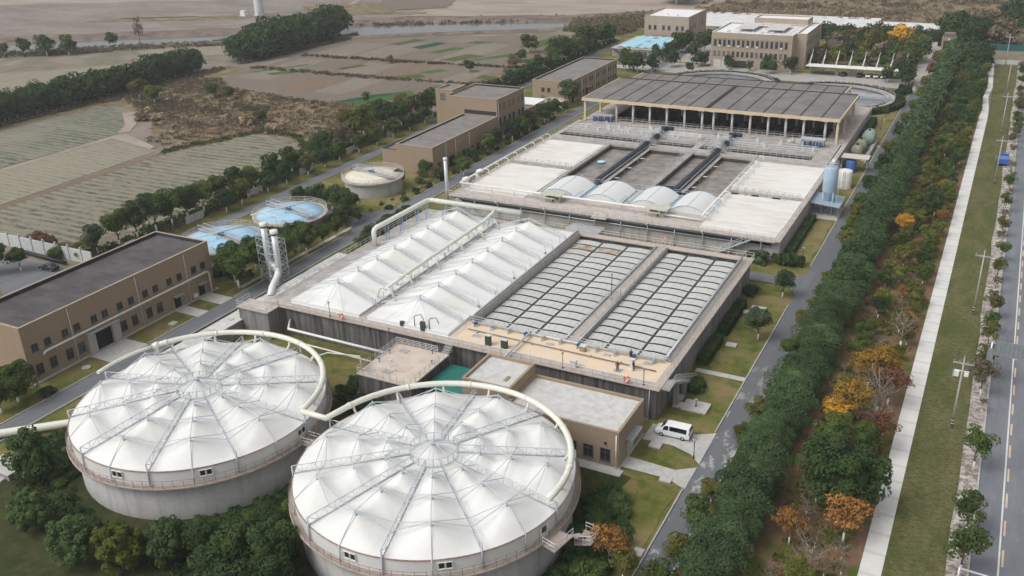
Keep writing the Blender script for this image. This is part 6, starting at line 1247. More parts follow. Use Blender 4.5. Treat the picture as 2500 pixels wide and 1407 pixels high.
def trunk_mesh(seed, h, r0, paint=True, limbs=5, spread=1.2, top=.35, mats=None, twigs=0):
    r = random.Random(seed); b = MB(); b.mi = 0
    wob_ = [Vector((r.uniform(-.08,.08), r.uniform(-.08,.08), 0)) for _ in range(3)]
    p = [Vector((0,0,-.1)), Vector((0,0,1.15)), Vector((wob_[0].x, wob_[0].y, h*.55)), Vector((wob_[1].x, wob_[1].y, h))]
    b.path(p[:2], r0*1.15, 7, r2=r0); b.mi = 1; b.path(p[1:], r0, 7, r2=r0*top)
    for i in range(limbs):
        a = 2*pi*i/limbs+r.uniform(-.4,.4); z = h*r.uniform(.45,.9); q = Vector((0,0,z)); e = q+Vector((cos(a)*spread*r.uniform(.6,1.1), sin(a)*spread*r.uniform(.6,1.1), spread*r.uniform(.5,1.1))); m = (q+e)/2+Vector((0,0,.12)); b.path([q,m,e], r0*.45, 5, r2=r0*.15)
        for j in range(twigs):
            e0 = q.lerp(e, r.uniform(.4,1)); e1 = e0+Vector((r.uniform(-1,1), r.uniform(-1,1), r.uniform(.1,1.1)))*spread*.55; b.path([e0,(e0+e1)/2+Vector((0,0,.06)),e1], r0*.16, 4, r2=r0*.05)
    return b.mesh('trunk', mats or [M['whitewash'] if paint else M['bark'], M['bark']])
K = {}
def kind(name, crowns, trunks): K[name] = (crowns, trunks)
row_near = [crown_mesh(10+i, 3.9, 2.5, 3.2, 3.1, 15000, .18, L['row'], 24, .42, .80, .22) for i in range(4)]
row_mid = [crown_mesh(20+i, 3.9, 2.6, 3.2, 3.1, 5200, .31, L['row'], 22, .42, .80, .22) for i in range(3)]
row_far = [crown_mesh(30+i, 4.0, 2.9, 3.1, 3.1, 1300, .66, L['row'], 24, .36, .78, .2) for i in range(2)]
tr_row = [trunk_mesh(1, 3.0, .16, False, 4, 1.0)]
kind('row_near', row_near, tr_row); kind('row_mid', row_mid, tr_row); kind('row_far', row_far, tr_row)
tr_s = [trunk_mesh(40+i, 2.9, .12, True, 5, 1.0) for i in range(3)]; tr_b = [trunk_mesh(50+i, 4.2, .2, True, 6, 1.7) for i in range(2)]
kind('round_near', [crown_mesh(60+i, 2.1, 2.1, 1.8, 3.6, 4200, .21, L['dark'], 30, .36, .62) for i in range(3)], tr_s)
kind('round_mid', [crown_mesh(70+i, 2.2, 2.2, 1.9, 3.5, 1700, .33, L['dark'], 24, .38, .66) for i in range(3)], tr_s)
kind('round_far', [crown_mesh(80+i, 2.4, 2.4, 2.1, 3.1, 620, .56, L['dark'], 18, .42, .7) for i in range(3)], tr_s)
kind('big_near', [crown_mesh(90+i, 3.6, 3.6, 3.0, 4.3, 11000, .24, L['dark'], 54, .28, .68) for i in range(2)], tr_b)
kind('big_mid', [crown_mesh(95+i, 4.0, 4.0, 3.4, 4.2, 2600, .46, L['dark'], 34, .34, .72) for i in range(3)], tr_b)
kind('big_far', [crown_mesh(99+i, 4.6, 4.6, 3.9, 4.0, 1100, .75, L['dark'], 30, .36, .76) for i in range(3)], tr_b)
kind('broad', [crown_mesh(110+i, 2.9, 2.9, 3.1, 3.4, 5200, .34, L['broad'], 60, .22, .72, .1) for i in range(3)], [trunk_mesh(3, 3.2, .16, False, 5, 1.3)])
kind('airy', [crown_mesh(120+i, 2.2, 2.2, 1.6, 3.6, 1900, .20, L['yellow'], 26, .40, 0, 0, .8, 1.) for i in range(3)], [trunk_mesh(60+i, 3.4, .10, True, 7, 1.5, .3, [M['whitewash'], M['palebark']], 3) for i in range(2)])
kind('street', [crown_mesh(130+i, 1.5, 1.5, 1.3, 3.4, 1400, .21, L['mid'], 20, .40, .42) for i in range(3)], [trunk_mesh(70+i, 2.9, .08, True, 4, .8) for i in range(2)])
kind('street_thin', [crown_mesh(140+i, 1.2, 1.2, 1.1, 3.0, 260, .26, L['scrub'], 12, .42, 0, 0, 1, 1.) for i in range(2)], [trunk_mesh(75+i, 2.9, .06, True, 5, .9, .3, None, 2) for i in range(2)])
kind('bare', [crown_mesh(150, 1.9, 1.9, 1.5, 3.6, 120, .22, L['scrub'], 14, .42, 0, 0, 1, 1.)], [trunk_mesh(80, 3.6, .12, True, 9, 1.9, .3, [M['whitewash'], M['palebark']], 7), trunk_mesh(81, 3.4, .11, True, 8, 1.7, .3, [M['whitewash'], M['palebark']], 6)])
kind('tall', [crown_mesh(160, 3.6, 3.6, 6.5, 9.5, 900, .5, L['scrub'], 40, .28, 0, 0, 1, 1.)], [trunk_mesh(82, 11, .22, False, 9, 2.6)])
BUSH = {'near': [crown_mesh(170+i, 1.5, 1.5, 1.15, .85, 2400, .20, L['dark'], 24, .38, .7) for i in range(3)], 'mid': [crown_mesh(180+i, 1.5, 1.5, 1.15, .8, 900, .33, L['dark'], 18, .4, .72) for i in range(3)], 'far': [crown_mesh(190+i, 1.6, 1.6, 1.1, .75, 190, .78, L['dark'], 12, .45, .74) for i in range(3)]}
STRAW = [crown_mesh(200+i, 1.4, 1.4, 1.0, .8, 420, .42, L['straw'], 14, .42, .5, 0, 1, 1.) for i in range(2)]
TR = random.Random(21)
def tree(k, x, y, s, label, mat=None, group=None, name='tree', cat='tree', sz=None):
    crowns, trunks = K[k]; rz = TR.uniform(0, 2*pi) if not k.startswith('row') else TR.choice((0,pi))+TR.uniform(-.15,.15)
    t = T(name, label, cat, (x,y,.05), group); t.rotation_euler = (0,0,rz); t.scale = (s, s, sz or s*TR.uniform(.92,1.08))
    a = bpy.data.objects.new('trunk', TR.choice(trunks)); COL.objects.link(a); a.parent = t
    c = bpy.data.objects.new('crown', TR.choice(crowns)); COL.objects.link(c); c.parent = t
    if mat: c.material_slots[0].link = 'OBJECT'; c.material_slots[0].material = L[mat]
    return t
def bush(lod, x, y, s, label, mat=None, group=None, sz=None, name='bush', cat='bush', meshes=None):
    o = bpy.data.objects.new(name, TR.choice(meshes or BUSH[lod])); COL.objects.link(o); o.location = (x,y,.03); o.rotation_euler = (0,0,TR.uniform(0,6.28)); o.scale = (s,s*TR.uniform(.85,1.15),sz or s*TR.uniform(.85,1.15))
    if mat: o.material_slots[0].link = 'OBJECT'; o.material_slots[0].material = L[mat]
    o['label'] = label; o['category'] = cat
    if group: o['group'] = group
    return o
# the dense row beside the plant road
y = 66.
while y < 428:
    k = 'row_near' if y < 165 else 'row_mid' if y < 270 else 'row_far'
    tree(k, -20.2+TR.uniform(-.35,.35), y, TR.uniform(.92,1.08), 'dense dark green tree of the long row between the plant road and the planting strip', None, 'dense tree row along the plant road', 'row_tree'); y += TR.uniform(3.0,3.9)
lod = lambda y: 'near' if y < 165 else 'mid' if y < 275 else 'far'
# small trees leaning over the road edge
for i, (x, y, m, s) in enumerate([(-23.9,117.8,'olive',.85),(-24.4,112,'olive',.7),(-24.4,91,'mid',1.0),(-24.6,97.3,'olive',.7),(-23.4,124.3,'mid',.65),(-23.6,138.1,'mid',.9),(-23.9,149.8,'olive',.8),(-24.4,159.5,'lime',.5),(-24.0,164,'mid',.7),(-24.1,171.3,'lime',.6),(-23.8,189.7,'olive',.95),(-24.0,196,'mid',.9),(-24.3,202,'lime',.75),(-24.6,209,'olive',.9),(-24.6,216,'mid',1.),(-24.6,228,'dark',1.),(-24.6,246,'dark',1.15),(-24.8,262,'olive',1.),(-24.8,284,'dark',1.),(-24.6,299,'olive',.9),(-24.4,318,'mid',.9),(-24.4,336,'lime',.9),(-24.3,352,'olive',1.),(-24.2,376,'rust',1.1),(-24.2,398,'olive',1.2),(-24.5,84,'olive',.9),(-24.6,77,'mid',1.1)]):
    tree('round_'+lod(y), x, y, s, {'olive':'small olive tree','mid':'small green tree','lime':'small yellow green tree','dark':'small dark tree','rust':'small rusty tree'}[m]+' at the road edge against the dense tree row', m if m != 'dark' else None, 'small %s trees at the plant road edge' % m, 'small_tree', 'small tree')
# planting strip: the trees one can single out, then the rest
for k, x, y, s, m, lb in [('big_near',-9.8,102.5,1.5,None,'largest dark round tree in the planting strip beside the pavement'),('airy',-14.0,93.7,1.0,'orange','small golden orange tree near the lower end of the planting strip'),('airy',-8.3,96.8,1.35,'orange','wide orange brown tree below the largest dark round tree'),('airy',-11.2,134.5,1.5,'yellow','wide bright yellow tree spreading across the strip'),('airy',-9.3,137.0,1.35,'yellow','yellow tree touching the wide bright yellow tree on the pavement side'),('airy',-11.9,124.0,1.4,'yellow','tall golden tree nearest the two bare grey trees'),('airy',-13.6,121.6,1.0,'gold','small golden bush tree beside the dense row'),('bare',-8.9,127.8,1.3,None,'bare grey tree between the golden tree and the pavement'),('bare',-8.0,122.5,1.2,None,'second bare grey tree near the golden tree'),('bare',-8.4,150.3,1.4,None,'pale bare tree alone in the middle of the strip'),('bare',-10.6,88.5,1.1,None,'thin bare tree at the lower end of the strip'),('round_near',-11.6,86.5,.75,'lime','small bright green round tree at the lower end of the strip'),
    ('round_near',-12.6,117.0,1.0,'lime','bright yellow green tree between the golden trees and the largest dark tree'),('round_near',-9.0,115.5,1.05,'mid','loose green tree above the largest dark tree on the pavement side'),('round_near',-13.8,129.5,.9,'olive','olive tree between the golden bush tree and the wide yellow tree'),('round_near',-13.0,113.5,1.1,'mid','broad green tree just beyond the largest dark tree'),('airy',-7.8,131.2,1.3,'rust','purple brown twiggy tree beside the wide yellow tree'),('airy',-7.6,118.4,1.2,'rust','purple brown twiggy tree beside the second bare grey tree'),
    ('airy',-14.2,204.0,1.0,'gold','narrow bright golden tree beside the dense row'),('round_mid',-9.6,219.9,1.2,'dark','large dark round tree before the pavement'),('round_near',-11.0,107.5,1.0,'mid','bushy green tree just above the largest dark round tree'),('round_near',-8.4,110.5,.9,'scrub','brownish bushy tree above the largest dark round tree'),('round_near',-13.7,110.0,.8,'mid','small green tree between the dense row and the largest dark tree')]:
    tree(k, x, y, s, lb, m)
mats_by = lambda y: ['mid','olive','olive','scrub','yellow','lime','mid'] if y < 160 else ['mid','olive','dark','olive','mid','lime','orange','mid'] if y < 300 else ['dark','dark','olive','mid','dark']
pts = []
def far_from(x, y, d): return all(hypot(x-a, y-b) > d for a, b in pts)
y = 141.
nm = {'mid':'green','olive':'olive','dark':'dark green','lime':'yellow green','yellow':'yellow','scrub':'brownish','orange':'orange'}
tries = 0
while len(pts) < 150 and tries < 6000:
    tries += 1; y = TR.uniform(140,404); x = TR.uniform(-14.6,-7.4)
    d = 3.8 if y < 180 else 3.3 if y < 260 else 3.1
    if not far_from(x, y, d) or (y < 165 and TR.random() < .35): continue
    pts.append((x,y)); m = TR.choice(mats_by(y)); k = ('airy' if m in ('yellow','orange') else 'round_'+lod(y)); s = TR.uniform(.5,.85) if y < 200 else TR.uniform(.55,.88) if y < 330 else TR.uniform(.7,1.05)
    if k == 'airy' and m == 'orange' : s *= .9
    tree(k, x, y, s, 'small %s tree among the mixed trees of the planting strip' % nm[m], None if m == 'dark' else m, '%s trees of the planting strip' % nm[m], 'small_tree', 'small tree')
# saplings with whitewashed stems in the litter
for i in range(46):
    y = TR.uniform(80,180); x = TR.uniform(-15.8,-6.8)
    if far_from(x,y,1.0): tree('bare' if i%4 else 'street_thin', x, y, TR.uniform(.45,.7), 'thin bare sapling with a whitewashed stem in the leaf litter', None, 'bare saplings of the planting strip', 'sapling')
# street trees on the gravel strip
for i, (y, s) in enumerate([(96.4,1.45),(98.6,.5),(104.4,1.15),(110.4,.5),(118.8,1.3),(124.6,.6),(134.7,.55),(139.3,1.2),(145.8,1.15),(151,.8),(156,1.),(162,.9),(168.8,1.),(174.6,.7),(180,.8),(186.5,.9),(191.5,.7),(197.4,.85),(205,.8),(212,.9),(220,.8),(228.8,.9),(236,.8),(244.5,.9),(251,.8),(258.6,.8),(276,.8),(284,.9),(291.3,1.),(298,.9),(305.6,.9),(313,.9),(321.3,1.2),(331,.9),(341,.9),(350.5,.9),(364,1.),(377.5,1.2),(390,1.1)]):
    thin = s < .82; tree('street_thin' if thin else 'street', 4.5+TR.uniform(-.3,.3), y, s*(1.25 if thin else 1.1), 'thin young street tree on the gravel strip' if thin else 'leafy young street tree on the gravel strip', None if thin else ('mid' if y < 130 else TR.choice(('olive','mid','olive','scrub'))), 'thin street trees' if thin else 'leafy street trees', 'street_tree')
# corner below the round tanks
for x, y, s, m, lb in [(-109.2,63.4,1.12,'broad','large broad leaved tree beside the cream ground duct and the round tank wall'),(-99.6,55.8,.92,'broad','broad leaved tree nearest the grass corner with the pale slab'),(-89.6,53.6,1.05,'broad','broad leaved tree in front of the round tank, third from the grass corner'),(-83.6,55.6,1.08,'lime','yellowish broad leaved tree in front of the round tank'),(-79.6,59.0,1.0,'broad','bright broad leaved tree standing clear against the round tank wall')]:
    tree('broad', x, y, s, lb, m if m != 'broad' else None)
for x, y, s in [(-75.0,60.8,.9),(-70.0,60.6,1.05),(-66.2,62.6,1.05),(-69.4,65.2,.85),(-64.6,59.4,1.1),(-69.4,57.0,1.1),(-73.6,63.0,.75)]: tree('round_near', x, y, s*1.3, 'dark rounded tree in the thicket between the two round tanks', None, 'dark thicket between the round tanks')
tree('big_near', -130.4,76.2,.98,'large dark green tree with olive tips at the end of the brown workshop','mid'); tree('round_near',-129.6,72.6,.9,'small dark tree beside the large tree at the workshop end'); bush('near',-127.6,79.6,.9,'low dark shrub by the whitewashed stake at the workshop end')
for cx, cy in (CT1, CT2):
    for a in range(96 if cx < -60 else 60, 262, 6):
        for rr in (18.6, 20.6, 22.8):
            x, y, _ = pol((cx,cy), rr+TR.uniform(-.6,.6), a+TR.uniform(-2,2), 0)
            if hypot(x-CT1[0],y-CT1[1]) < 17.8 or hypot(x-CT2[0],y-CT2[1]) < 17.8 or y < 52 or (cx > -60 and 96 < a < 150 and rr > 22): continue
            if cx < -60 and (rr < 20 or rr > 22) and 140 < a < 222: continue
            q = .62 if rr < 20 else 1.
            if cx < -60 and 140 < a < 222: q = .7
            bush('near', x, y, TR.uniform(.75,1.2)*q, 'dark shrub of the planting round the foot of the round tanks', TR.choice((None,None,'mid','broad')), 'dark shrubs round the tanks')
for x, y, s, m in [(-82.9,99.0,1.3,None),(-84.4,103.1,.9,None),(-80.0,97.4,1.2,None),(-77.4,97.2,1.3,None),(-74.6,97.0,1.2,None),(-85.8,95.8,1.0,None),(-36.9,82.0,1.5,None),(-35.6,86.3,1.2,'mid'),(-35.2,80.2,1.6,None),(-33.2,78.4,1.4,'mid'),(-37.0,90.4,1.0,None),(-36.9,93.4,.9,None)]: bush('near', x, y, s, 'dark shrub close to the round tank nearest the pump house', m, 'dark shrubs by the pump house tank')
tree('airy', -31.8, 80.6, 1.1, 'orange brown tree at the lawn edge by the plant road', 'orange')
tree('round_near',-29.6,79.4,.8,'olive bushy tree beside the orange brown tree at the lawn edge','olive')
# east lawn
for x, y, s, m, lb in [(-30.5,163.0,1.15,'bluegreen','blue green round tree at the corner of the road junction'),(-30.4,144.4,1.35,'bluegreen','large loose blue green tree in the middle of the east lawn')]: tree('round_near', x, y, s*.85, lb, m)
bush('near',-36.1,162.0,1.1,'dark round bush at the back corner of the rectangular tank')
tree('street',-31.2,302.5,1.0,'small clipped tree with a white stem on the far east lawn','mid'); 
def hedge(x0, y0, x1, y1, h, label, seed, mat='dark', dens=24, size=.3):
    r = random.Random(seed); b = MB(); L_ = hypot(x1-x0, y1-y0); d = Vector((x1-x0, y1-y0, 0)).normalized(); nrm = Vector((-d.y, d.x, 0)); w = .8; o = Vector((x0,y0,0)); vs = []; fs = []
    for i in range(int(L_*dens)):
        a = r.uniform(0,L_); q = r.random(); s = r.uniform(-w,w)
        p, n = (o+d*a+nrm*s+Vector((0,0,h*r.uniform(.95,1.08))), Vector((0,0,1))) if q < .45 else (o+d*a+nrm*(w*r.choice((-1,1))*r.uniform(.92,1.12))+Vector((0,0,h*r.random())), nrm)
        n = (n+Vector((r.uniform(-.8,.8),r.uniform(-.8,.8),r.uniform(-.3,.8)))).normalized(); u = n.cross(Vector((r.uniform(-1,1),r.uniform(-1,1),r.uniform(-1,1)))).normalized(); v = n.cross(u); z = size*r.uniform(.6,1.3); k = len(vs); vs += [p-u*z*.5-v*z*.4, p+u*z*.5-v*z*.4, p+u*z*.5+v*z*.4, p-u*z*.5+v*z*.4]; fs.append((k,k+1,k+2,k+3))
    b.add(vs, fs, False); e = [o+nrm*w, o-nrm*w, o+d*L_-nrm*w, o+d*L_+nrm*w]; b.add([tuple(p) for p in e]+[(p.x,p.y,h) for p in e], [(0,1,2,3),(4,7,6,5),(0,4,5,1),(1,5,6,2),(2,6,7,3),(3,7,4,0)], False)
    return One('hedge', b, L[mat], label, 'hedge', ((x0+x1)/2,(y0+y1)/2,0), 'clipped hedges')
hedge(-36.3,132,-36.3,141.4,1.5,'clipped hedge along the tank wall beyond the stairs',1,dens=60); hedge(-36.3,143.5,-36.3,156.4,1.5,'longer clipped hedge along the tank wall near its back corner',2,dens=60); bush('near',-35.2,123.4,1.1,'dark bush beside the foot of the outside stairs'); bush('near',-34.9,125.4,.9,'second dark bush by the outside stairs')
hedge(-33.9,184,-33.9,207.6,1.3,'long clipped hedge along the basin wall before the silo',3,dens=40); hedge(-34.0,279,-34.0,300,2.0,'tall clipped hedge along the basin wall beyond the green vessel',4,dens=30,size=.5)
hedge(-70,175.8,-56.5,174.8,1.2,'low clipped hedge in the lane behind the middle walk',5,dens=40); hedge(-54.5,176,-43,176,1.2,'low clipped hedge in the lane nearest the east corner',6,dens=40)
for x, y, s in ((-40.2,178.0,1.2),(-38.4,177.6,1.3),(-34.6,179.4,1.3),(-32.6,179.2,1.3),(-31.2,179.6,1.0)): bush('mid', x, y, s, 'dark round clipped bush at the front corner of the basin', None, 'round bushes at the basin corner')
def ring_hedge(cx, cy, R, a0, a1, h, label, seed):
    r = random.Random(seed); vs = []; fs = []; b = MB()
    for i in range(int(abs(a1-a0)*R/57*26)):
        a = r.uniform(a0,a1); q = r.random(); rr = R+r.uniform(-1,1) if q < .5 else R+r.choice((-1,1))*r.uniform(.95,1.1); z = h*r.uniform(.95,1.08) if q < .5 else h*r.random(); p = Vector(pol((cx,cy),rr,a,z)); n = Vector((r.uniform(-.8,.8),r.uniform(-.8,.8),r.uniform(.1,1))).normalized(); u = n.cross(Vector((r.uniform(-1,1),r.uniform(-1,1),r.uniform(-1,1)))).normalized(); v = n.cross(u); s = .55*r.uniform(.6,1.3); k = len(vs); vs += [p-u*s*.5-v*s*.4, p+u*s*.5-v*s*.4, p+u*s*.5+v*s*.4, p-u*s*.5+v*s*.4]; fs.append((k,k+1,k+2,k+3))
    b.add(vs, fs, False); b.lathe(cx,cy,[(R-1,0),(R-1,h),(R+1,h),(R+1,0)],48,radians(a0),radians(a1),smooth=False); return One('hedge', b, L['dark'], label, 'hedge', (cx,cy,0), 'ring hedges round the clarifiers')
ring_hedge(-50.5,326.5,21,-150,165,1.7,'curved clipped hedge round the open clarifier nearest the plant road',7); ring_hedge(-92,334,21,-120,110,1.7,'curved clipped hedge round the open clarifier before the office block',8)
bush('far',-31.0,343,1.6,'round dark bush at the end of the curved hedge',None); bush('far',-36,316,1.0,'small round bush on the far east lawn',None)
# between the workshop and the blue covered tanks
for i, (x, y, s, m) in enumerate([(-128.8,124.6,1.75,'mid'),(-131.6,126.6,1.6,None),(-128.6,131.4,1.5,'mid'),(-131.6,133.0,1.5,'dark'),(-128.0,138.4,1.3,'mid'),(-131.4,139.0,1.35,'dark'),(-127.8,144.6,1.25,'mid'),(-131.0,146.0,1.3,'dark'),(-127.9,150.4,1.0,'mid'),(-128.2,156.0,.9,'mid'),(-129.4,164.8,.8,'mid'),(-130.6,161.6,1.0,'dark'),(-132.6,166.6,1.25,'dark'),(-136,168.4,1.35,'dark'),(-140,169.6,1.3,'dark'),(-144.4,169.6,1.2,'dark'),(-148.4,168.2,1.1,'dark')]): tree('round_near', x, y, s, 'bushy dark tree of the planting round the blue covered tanks' if m != 'mid' else 'bushy green tree of the planting along the road before the blue covered tanks', None if m == 'dark' else m, 'dark trees round the blue tanks' if m != 'mid' else 'green trees before the blue tanks')
for x, y, s in [(-133.8,150.6,1.2),(-133.0,155,1.2),(-134.6,143.2,1.2),(-134.0,129.0,1.2),(-133.2,163.2,1.3),(-134.8,147.2,1.1),(-137.5,127.4,1.1)]: bush('near', x, y, s*1.2, 'dark shrub at the foot of the blue covered tanks', None, 'dark shrubs round the blue tanks')
for x, y, s in [(-113.2,146.4,1.2),(-113.0,149.6,1.3),(-113.2,153,1.3),(-113.4,156.6,1.4),(-113.2,160.4,1.3),(-113.6,164.2,1.2),(-115.6,158,1.1),(-115.4,162.6,1.0),(-112.8,143.6,.9)]: tree('round_near', x, y, s, 'dark tree growing against the far side wall of the rectangular tank', None, 'dark trees along the tank side wall')
# rear boundary row
for i, (x, y, s, m) in enumerate([(-171.2,126.3,1.3,'bluegreen'),(-169.6,131,1.5,'mid'),(-169.4,136,1.7,'dark'),(-168.8,141,1.8,'dark'),(-168.9,146,1.8,'mid'),(-169.0,151,1.7,'dark'),(-168.6,156,1.5,'mid'),(-163.8,158.6,1.2,'dark'),(-164.2,164.5,1.2,'olive'),(-169,162,1.4,'mid'),(-169,168,1.5,'dark'),(-168.8,174,1.4,'mid'),(-165,175,1.1,'dark'),(-164.6,182,1.1,'dark'),(-169,182,1.4,'dark'),(-164.2,190.4,1.1,'olive'),(-169.4,190,1.5,'mid'),(-164.4,198,1.1,'dark'),(-164.6,205,1.1,'mid'),(-170,205,1.6,'dark'),(-170.6,214,1.7,'scrub'),(-172.4,221,1.9,'olive'),(-173.5,229,1.9,'lime'),(-171,236,1.8,'dark'),(-164.4,214,1.0,'dark'),(-164.3,223,1.0,'mid'),(-164.6,232,1.1,'dark'),(-169.6,244,1.6,'dark'),(-172.5,250,1.7,'olive'),(-169.4,256,1.6,'dark'),(-169.4,262,1.5,'dark'),(-164.5,241,1.1,'dark'),(-164.4,250,1.1,'dark'),(-164.6,260,1.2,'dark')]+[(-164+TR.uniform(-1,1), yy, TR.uniform(1.,1.4), TR.choice(('dark','dark','mid'))) for yy in range(268,350,6)]+[(-165+TR.uniform(-2,2), yy, TR.uniform(1.4,2.0), TR.choice(('dark','mid','dark'))) for yy in range(350,412,5)]):
    tree('round_'+('near' if y < 175 else 'mid' if y < 275 else 'far'), x, y, s, 'bushy %s tree along the rear boundary fence' % nm[m] if m in nm else 'large blue green shrub tree behind the pale boundary wall', None if m == 'dark' else m, ('%s trees along the rear boundary' % nm[m]) if m in nm else None)
for x, y, m in [(-164,121.6,'rust'),(-175.6,124.4,'olive'),(-180,124.2,'scrub'),(-184.6,124.4,'rust'),(-188.6,124.8,'rust'),(-176,127.6,'yellow'),(-172.6,123.6,'olive'),(-191.6,126,'scrub'),(-177.8,121.0,'mid')]: bush('near', x, y, TR.uniform(1.,1.7), 'autumn coloured shrub leaning on the pale boundary wall', m if m != 'yellow' else 'olive', 'shrubs by the pale boundary wall')
for x, y, s in ((-181.6,109.6,1.25),(-178.2,112.4,1.05),(-184,107.2,1.1)): tree('round_near', x, y, s, 'dark round tree in the rear yard beside the yellow building', None, 'rear yard trees')
# along the west road before the second brown building
for x, y, s, m in [(-124.6,206.4,.9,'mid'),(-128.4,211,.8,'mid'),(-129.4,219,.8,'dark'),(-128.6,227,1.1,'mid'),(-128.8,232.2,1.1,'dark'),(-128.4,241.9,1.25,'dark'),(-128.4,247.6,1.1,'mid'),(-129.0,254.3,1.1,'dark'),(-128.9,265.2,1.2,'dark'),(-128.4,270.8,1.2,'dark'),(-130.8,287.8,1.75,'dark'),(-128.0,279,.8,'mid'),(-128.2,199.6,.8,'olive'),(-131.4,197.0,.7,'mid'),(-135.6,192,.8,'dark'),(-133.2,201,.9,'mid'),(-129.6,192.4,.6,'mid')]: tree('round_mid', x, y, s, 'round %s tree before the second brown building' % nm[m], None if m == 'dark' else m, '%s trees before the second brown building' % nm[m])
for i in range(16): bush('mid', -127.9+TR.uniform(-.4,.4), 176+i*6.2, TR.uniform(.5,.8), 'small clipped shrub between whitewashed stems along the west road', None, 'clipped shrubs along the west road')
b = MB()
for i in range(34): tree('street_thin' if i%2 else 'street', -128.4, 128+i*4.6, .55, 'small tree with a whitewashed stem along the west road', 'mid', 'whitewashed stems along the west road', 'sapling')
# around the office and the far gardens
for x, y, s, m in [(-129.4,372.8,1.3,'dark'),(-126.4,380,1.3,'dark'),(-119.6,362.8,1.35,'dark'),(-117.1,381.7,1.2,'dark'),(-127,392,1.6,'dark'),(-116.4,396.5,1.8,'dark'),(-126,402,1.5,'dark'),(-110.4,366.4,1.15,'dark'),(-108.4,369.6,1.1,'dark'),(-97.4,365.0,1.0,'dark'),(-89.0,365.5,.7,'dark'),(-81.0,363.0,1.35,'dark'),(-73.4,364.4,1.35,'dark'),(-142,370,1.0,'mid'),(-137,366,.9,'dark'),(-134.8,351,1.3,'mid'),(-129,349,1.5,'dark'),(-124,352,1.2,'dark'),(-110,355,.8,'mid'),(-32.6,361.4,1.6,'dark'),(-38.0,360.6,1.1,'dark'),(-31.0,356.5,1.2,'dark'),(-113.6,411,1.7,'dark'),(-108.6,418,1.7,'dark'),(-104,426,1.7,'dark')]: tree('round_far', x, y, s, 'round dark tree in the gardens around the office block' if m == 'dark' else 'small green tree in the gardens around the office block', None if m == 'dark' else m, 'garden trees around the office')
for k, x, y, s, m, lb in [('round_far',-42.4,428.5,2.0,'gold','bright golden tree in the gardens before the white tunnels'),('round_far',-37.0,427.0,1.25,'orange','small orange tree in the gardens near the gatehouse'),('round_far',-62,424,1.6,'rust','rusty red tree in the gardens beyond the carport'),('round_far',-66,423,1.3,'rust','dull red tree beside the rusty red one'),('big_far',-50.5,424,1.35,'olive','wide olive tree beside the bright golden tree'),('big_far',-65,404,1.2,'scrub','wide brownish tree behind the carport masts'),('big_far',-33.6,402,1.25,'mid','large green tree beside the far end of the plant road'),('big_far',-36.6,390,1.1,'mid','green tree behind the last carport masts')]: tree(k, x, y, s, lb, m)
for i in range(60):
    x = TR.uniform(-70,-31); y = TR.uniform(378,436); tree('round_far', x, y, TR.uniform(.9,1.5), 'dark tree in the dense gardens behind the carport', TR.choice((None,None,'mid','olive','scrub')), 'dense garden trees behind the carport')
for i in range(34): tree('big_far', -104+2.35*i+TR.uniform(-.7,.7), 449+TR.uniform(-2,2)-i*.12, TR.uniform(.72,.92), 'dark tree of the screen row before the white tunnels', None, 'screen row before the white tunnels')
for x, y, s, m in [(-20,458.3,1.7,None),(-26,462,1.4,None),(-13,456,1.3,None),(-12.6,471.6,1.4,'scrub'),(-4.6,474.1,1.3,None),(3,462,1.6,None),(-6,451,1.5,'scrub'),(8,452,1.6,None),(14,470,1.7,None),(-.7,511,1.6,None),(6,500,1.6,None),(16,488,1.8,None),(-18.9,493.3,.8,None),(22,455,1.6,None),(12,520,1.8,None),(-15,446,1.2,'dark'),(-18.5,445,1.1,None),(4,446,1.2,'scrub')]: tree('big_far', x, y, s, 'large dark tree beyond the green hoarding', None if m == 'dark' else m, 'trees beyond the hoarding')
for x, y, s in [(-17.2,418,1.2),(-13,414,1.3),(-16,409,1.4),(-10.5,409,1.3),(-14,403,1.2),(-9,402,1.2),(-11,396,1.2),(-15,396,1.2)]: tree('big_far', x, y, s*.75, 'dark green tree at the far end of the planting strip', None, 'dark trees at the end of the strip')
# two dark tree belts across the fields
WT = dict(name='woodland_tree', cat='woodland tree')
for i in range(46):
    y = 184+i*2.35; tree('big_far' if y > 215 else 'big_mid', -303.5+TR.uniform(-2.2,2.2), y, TR.uniform(1.05,1.4), 'dark tree in the front of the long belt beside the crop field', None, 'front of the dark tree belt', **WT)
    if i%2: tree('big_far', -311+TR.uniform(-2,2), y, TR.uniform(.75,1.05), 'dark or olive tree in the back of the long belt', TR.choice((None,'olive','scrub','mid')), 'back of the dark tree belt', **WT)
for i in range(24):
    y = 316+i*3.3; e = 1+.25*min(1,i/6)
    tree('big_far', -299.5-max(0,i-16)*.8+TR.uniform(-2,2), y, TR.uniform(1.2,1.45)*e, 'dark tree of the rounded belt beside the vegetable plots', None, 'dark tree belt beside the plots', **WT); tree('big_far', -307-max(0,i-16)*.8+TR.uniform(-2,2), y+1, TR.uniform(1.2,1.5)*e, 'dark tree of the rounded belt beside the vegetable plots', None, 'dark tree belt beside the plots', **WT)
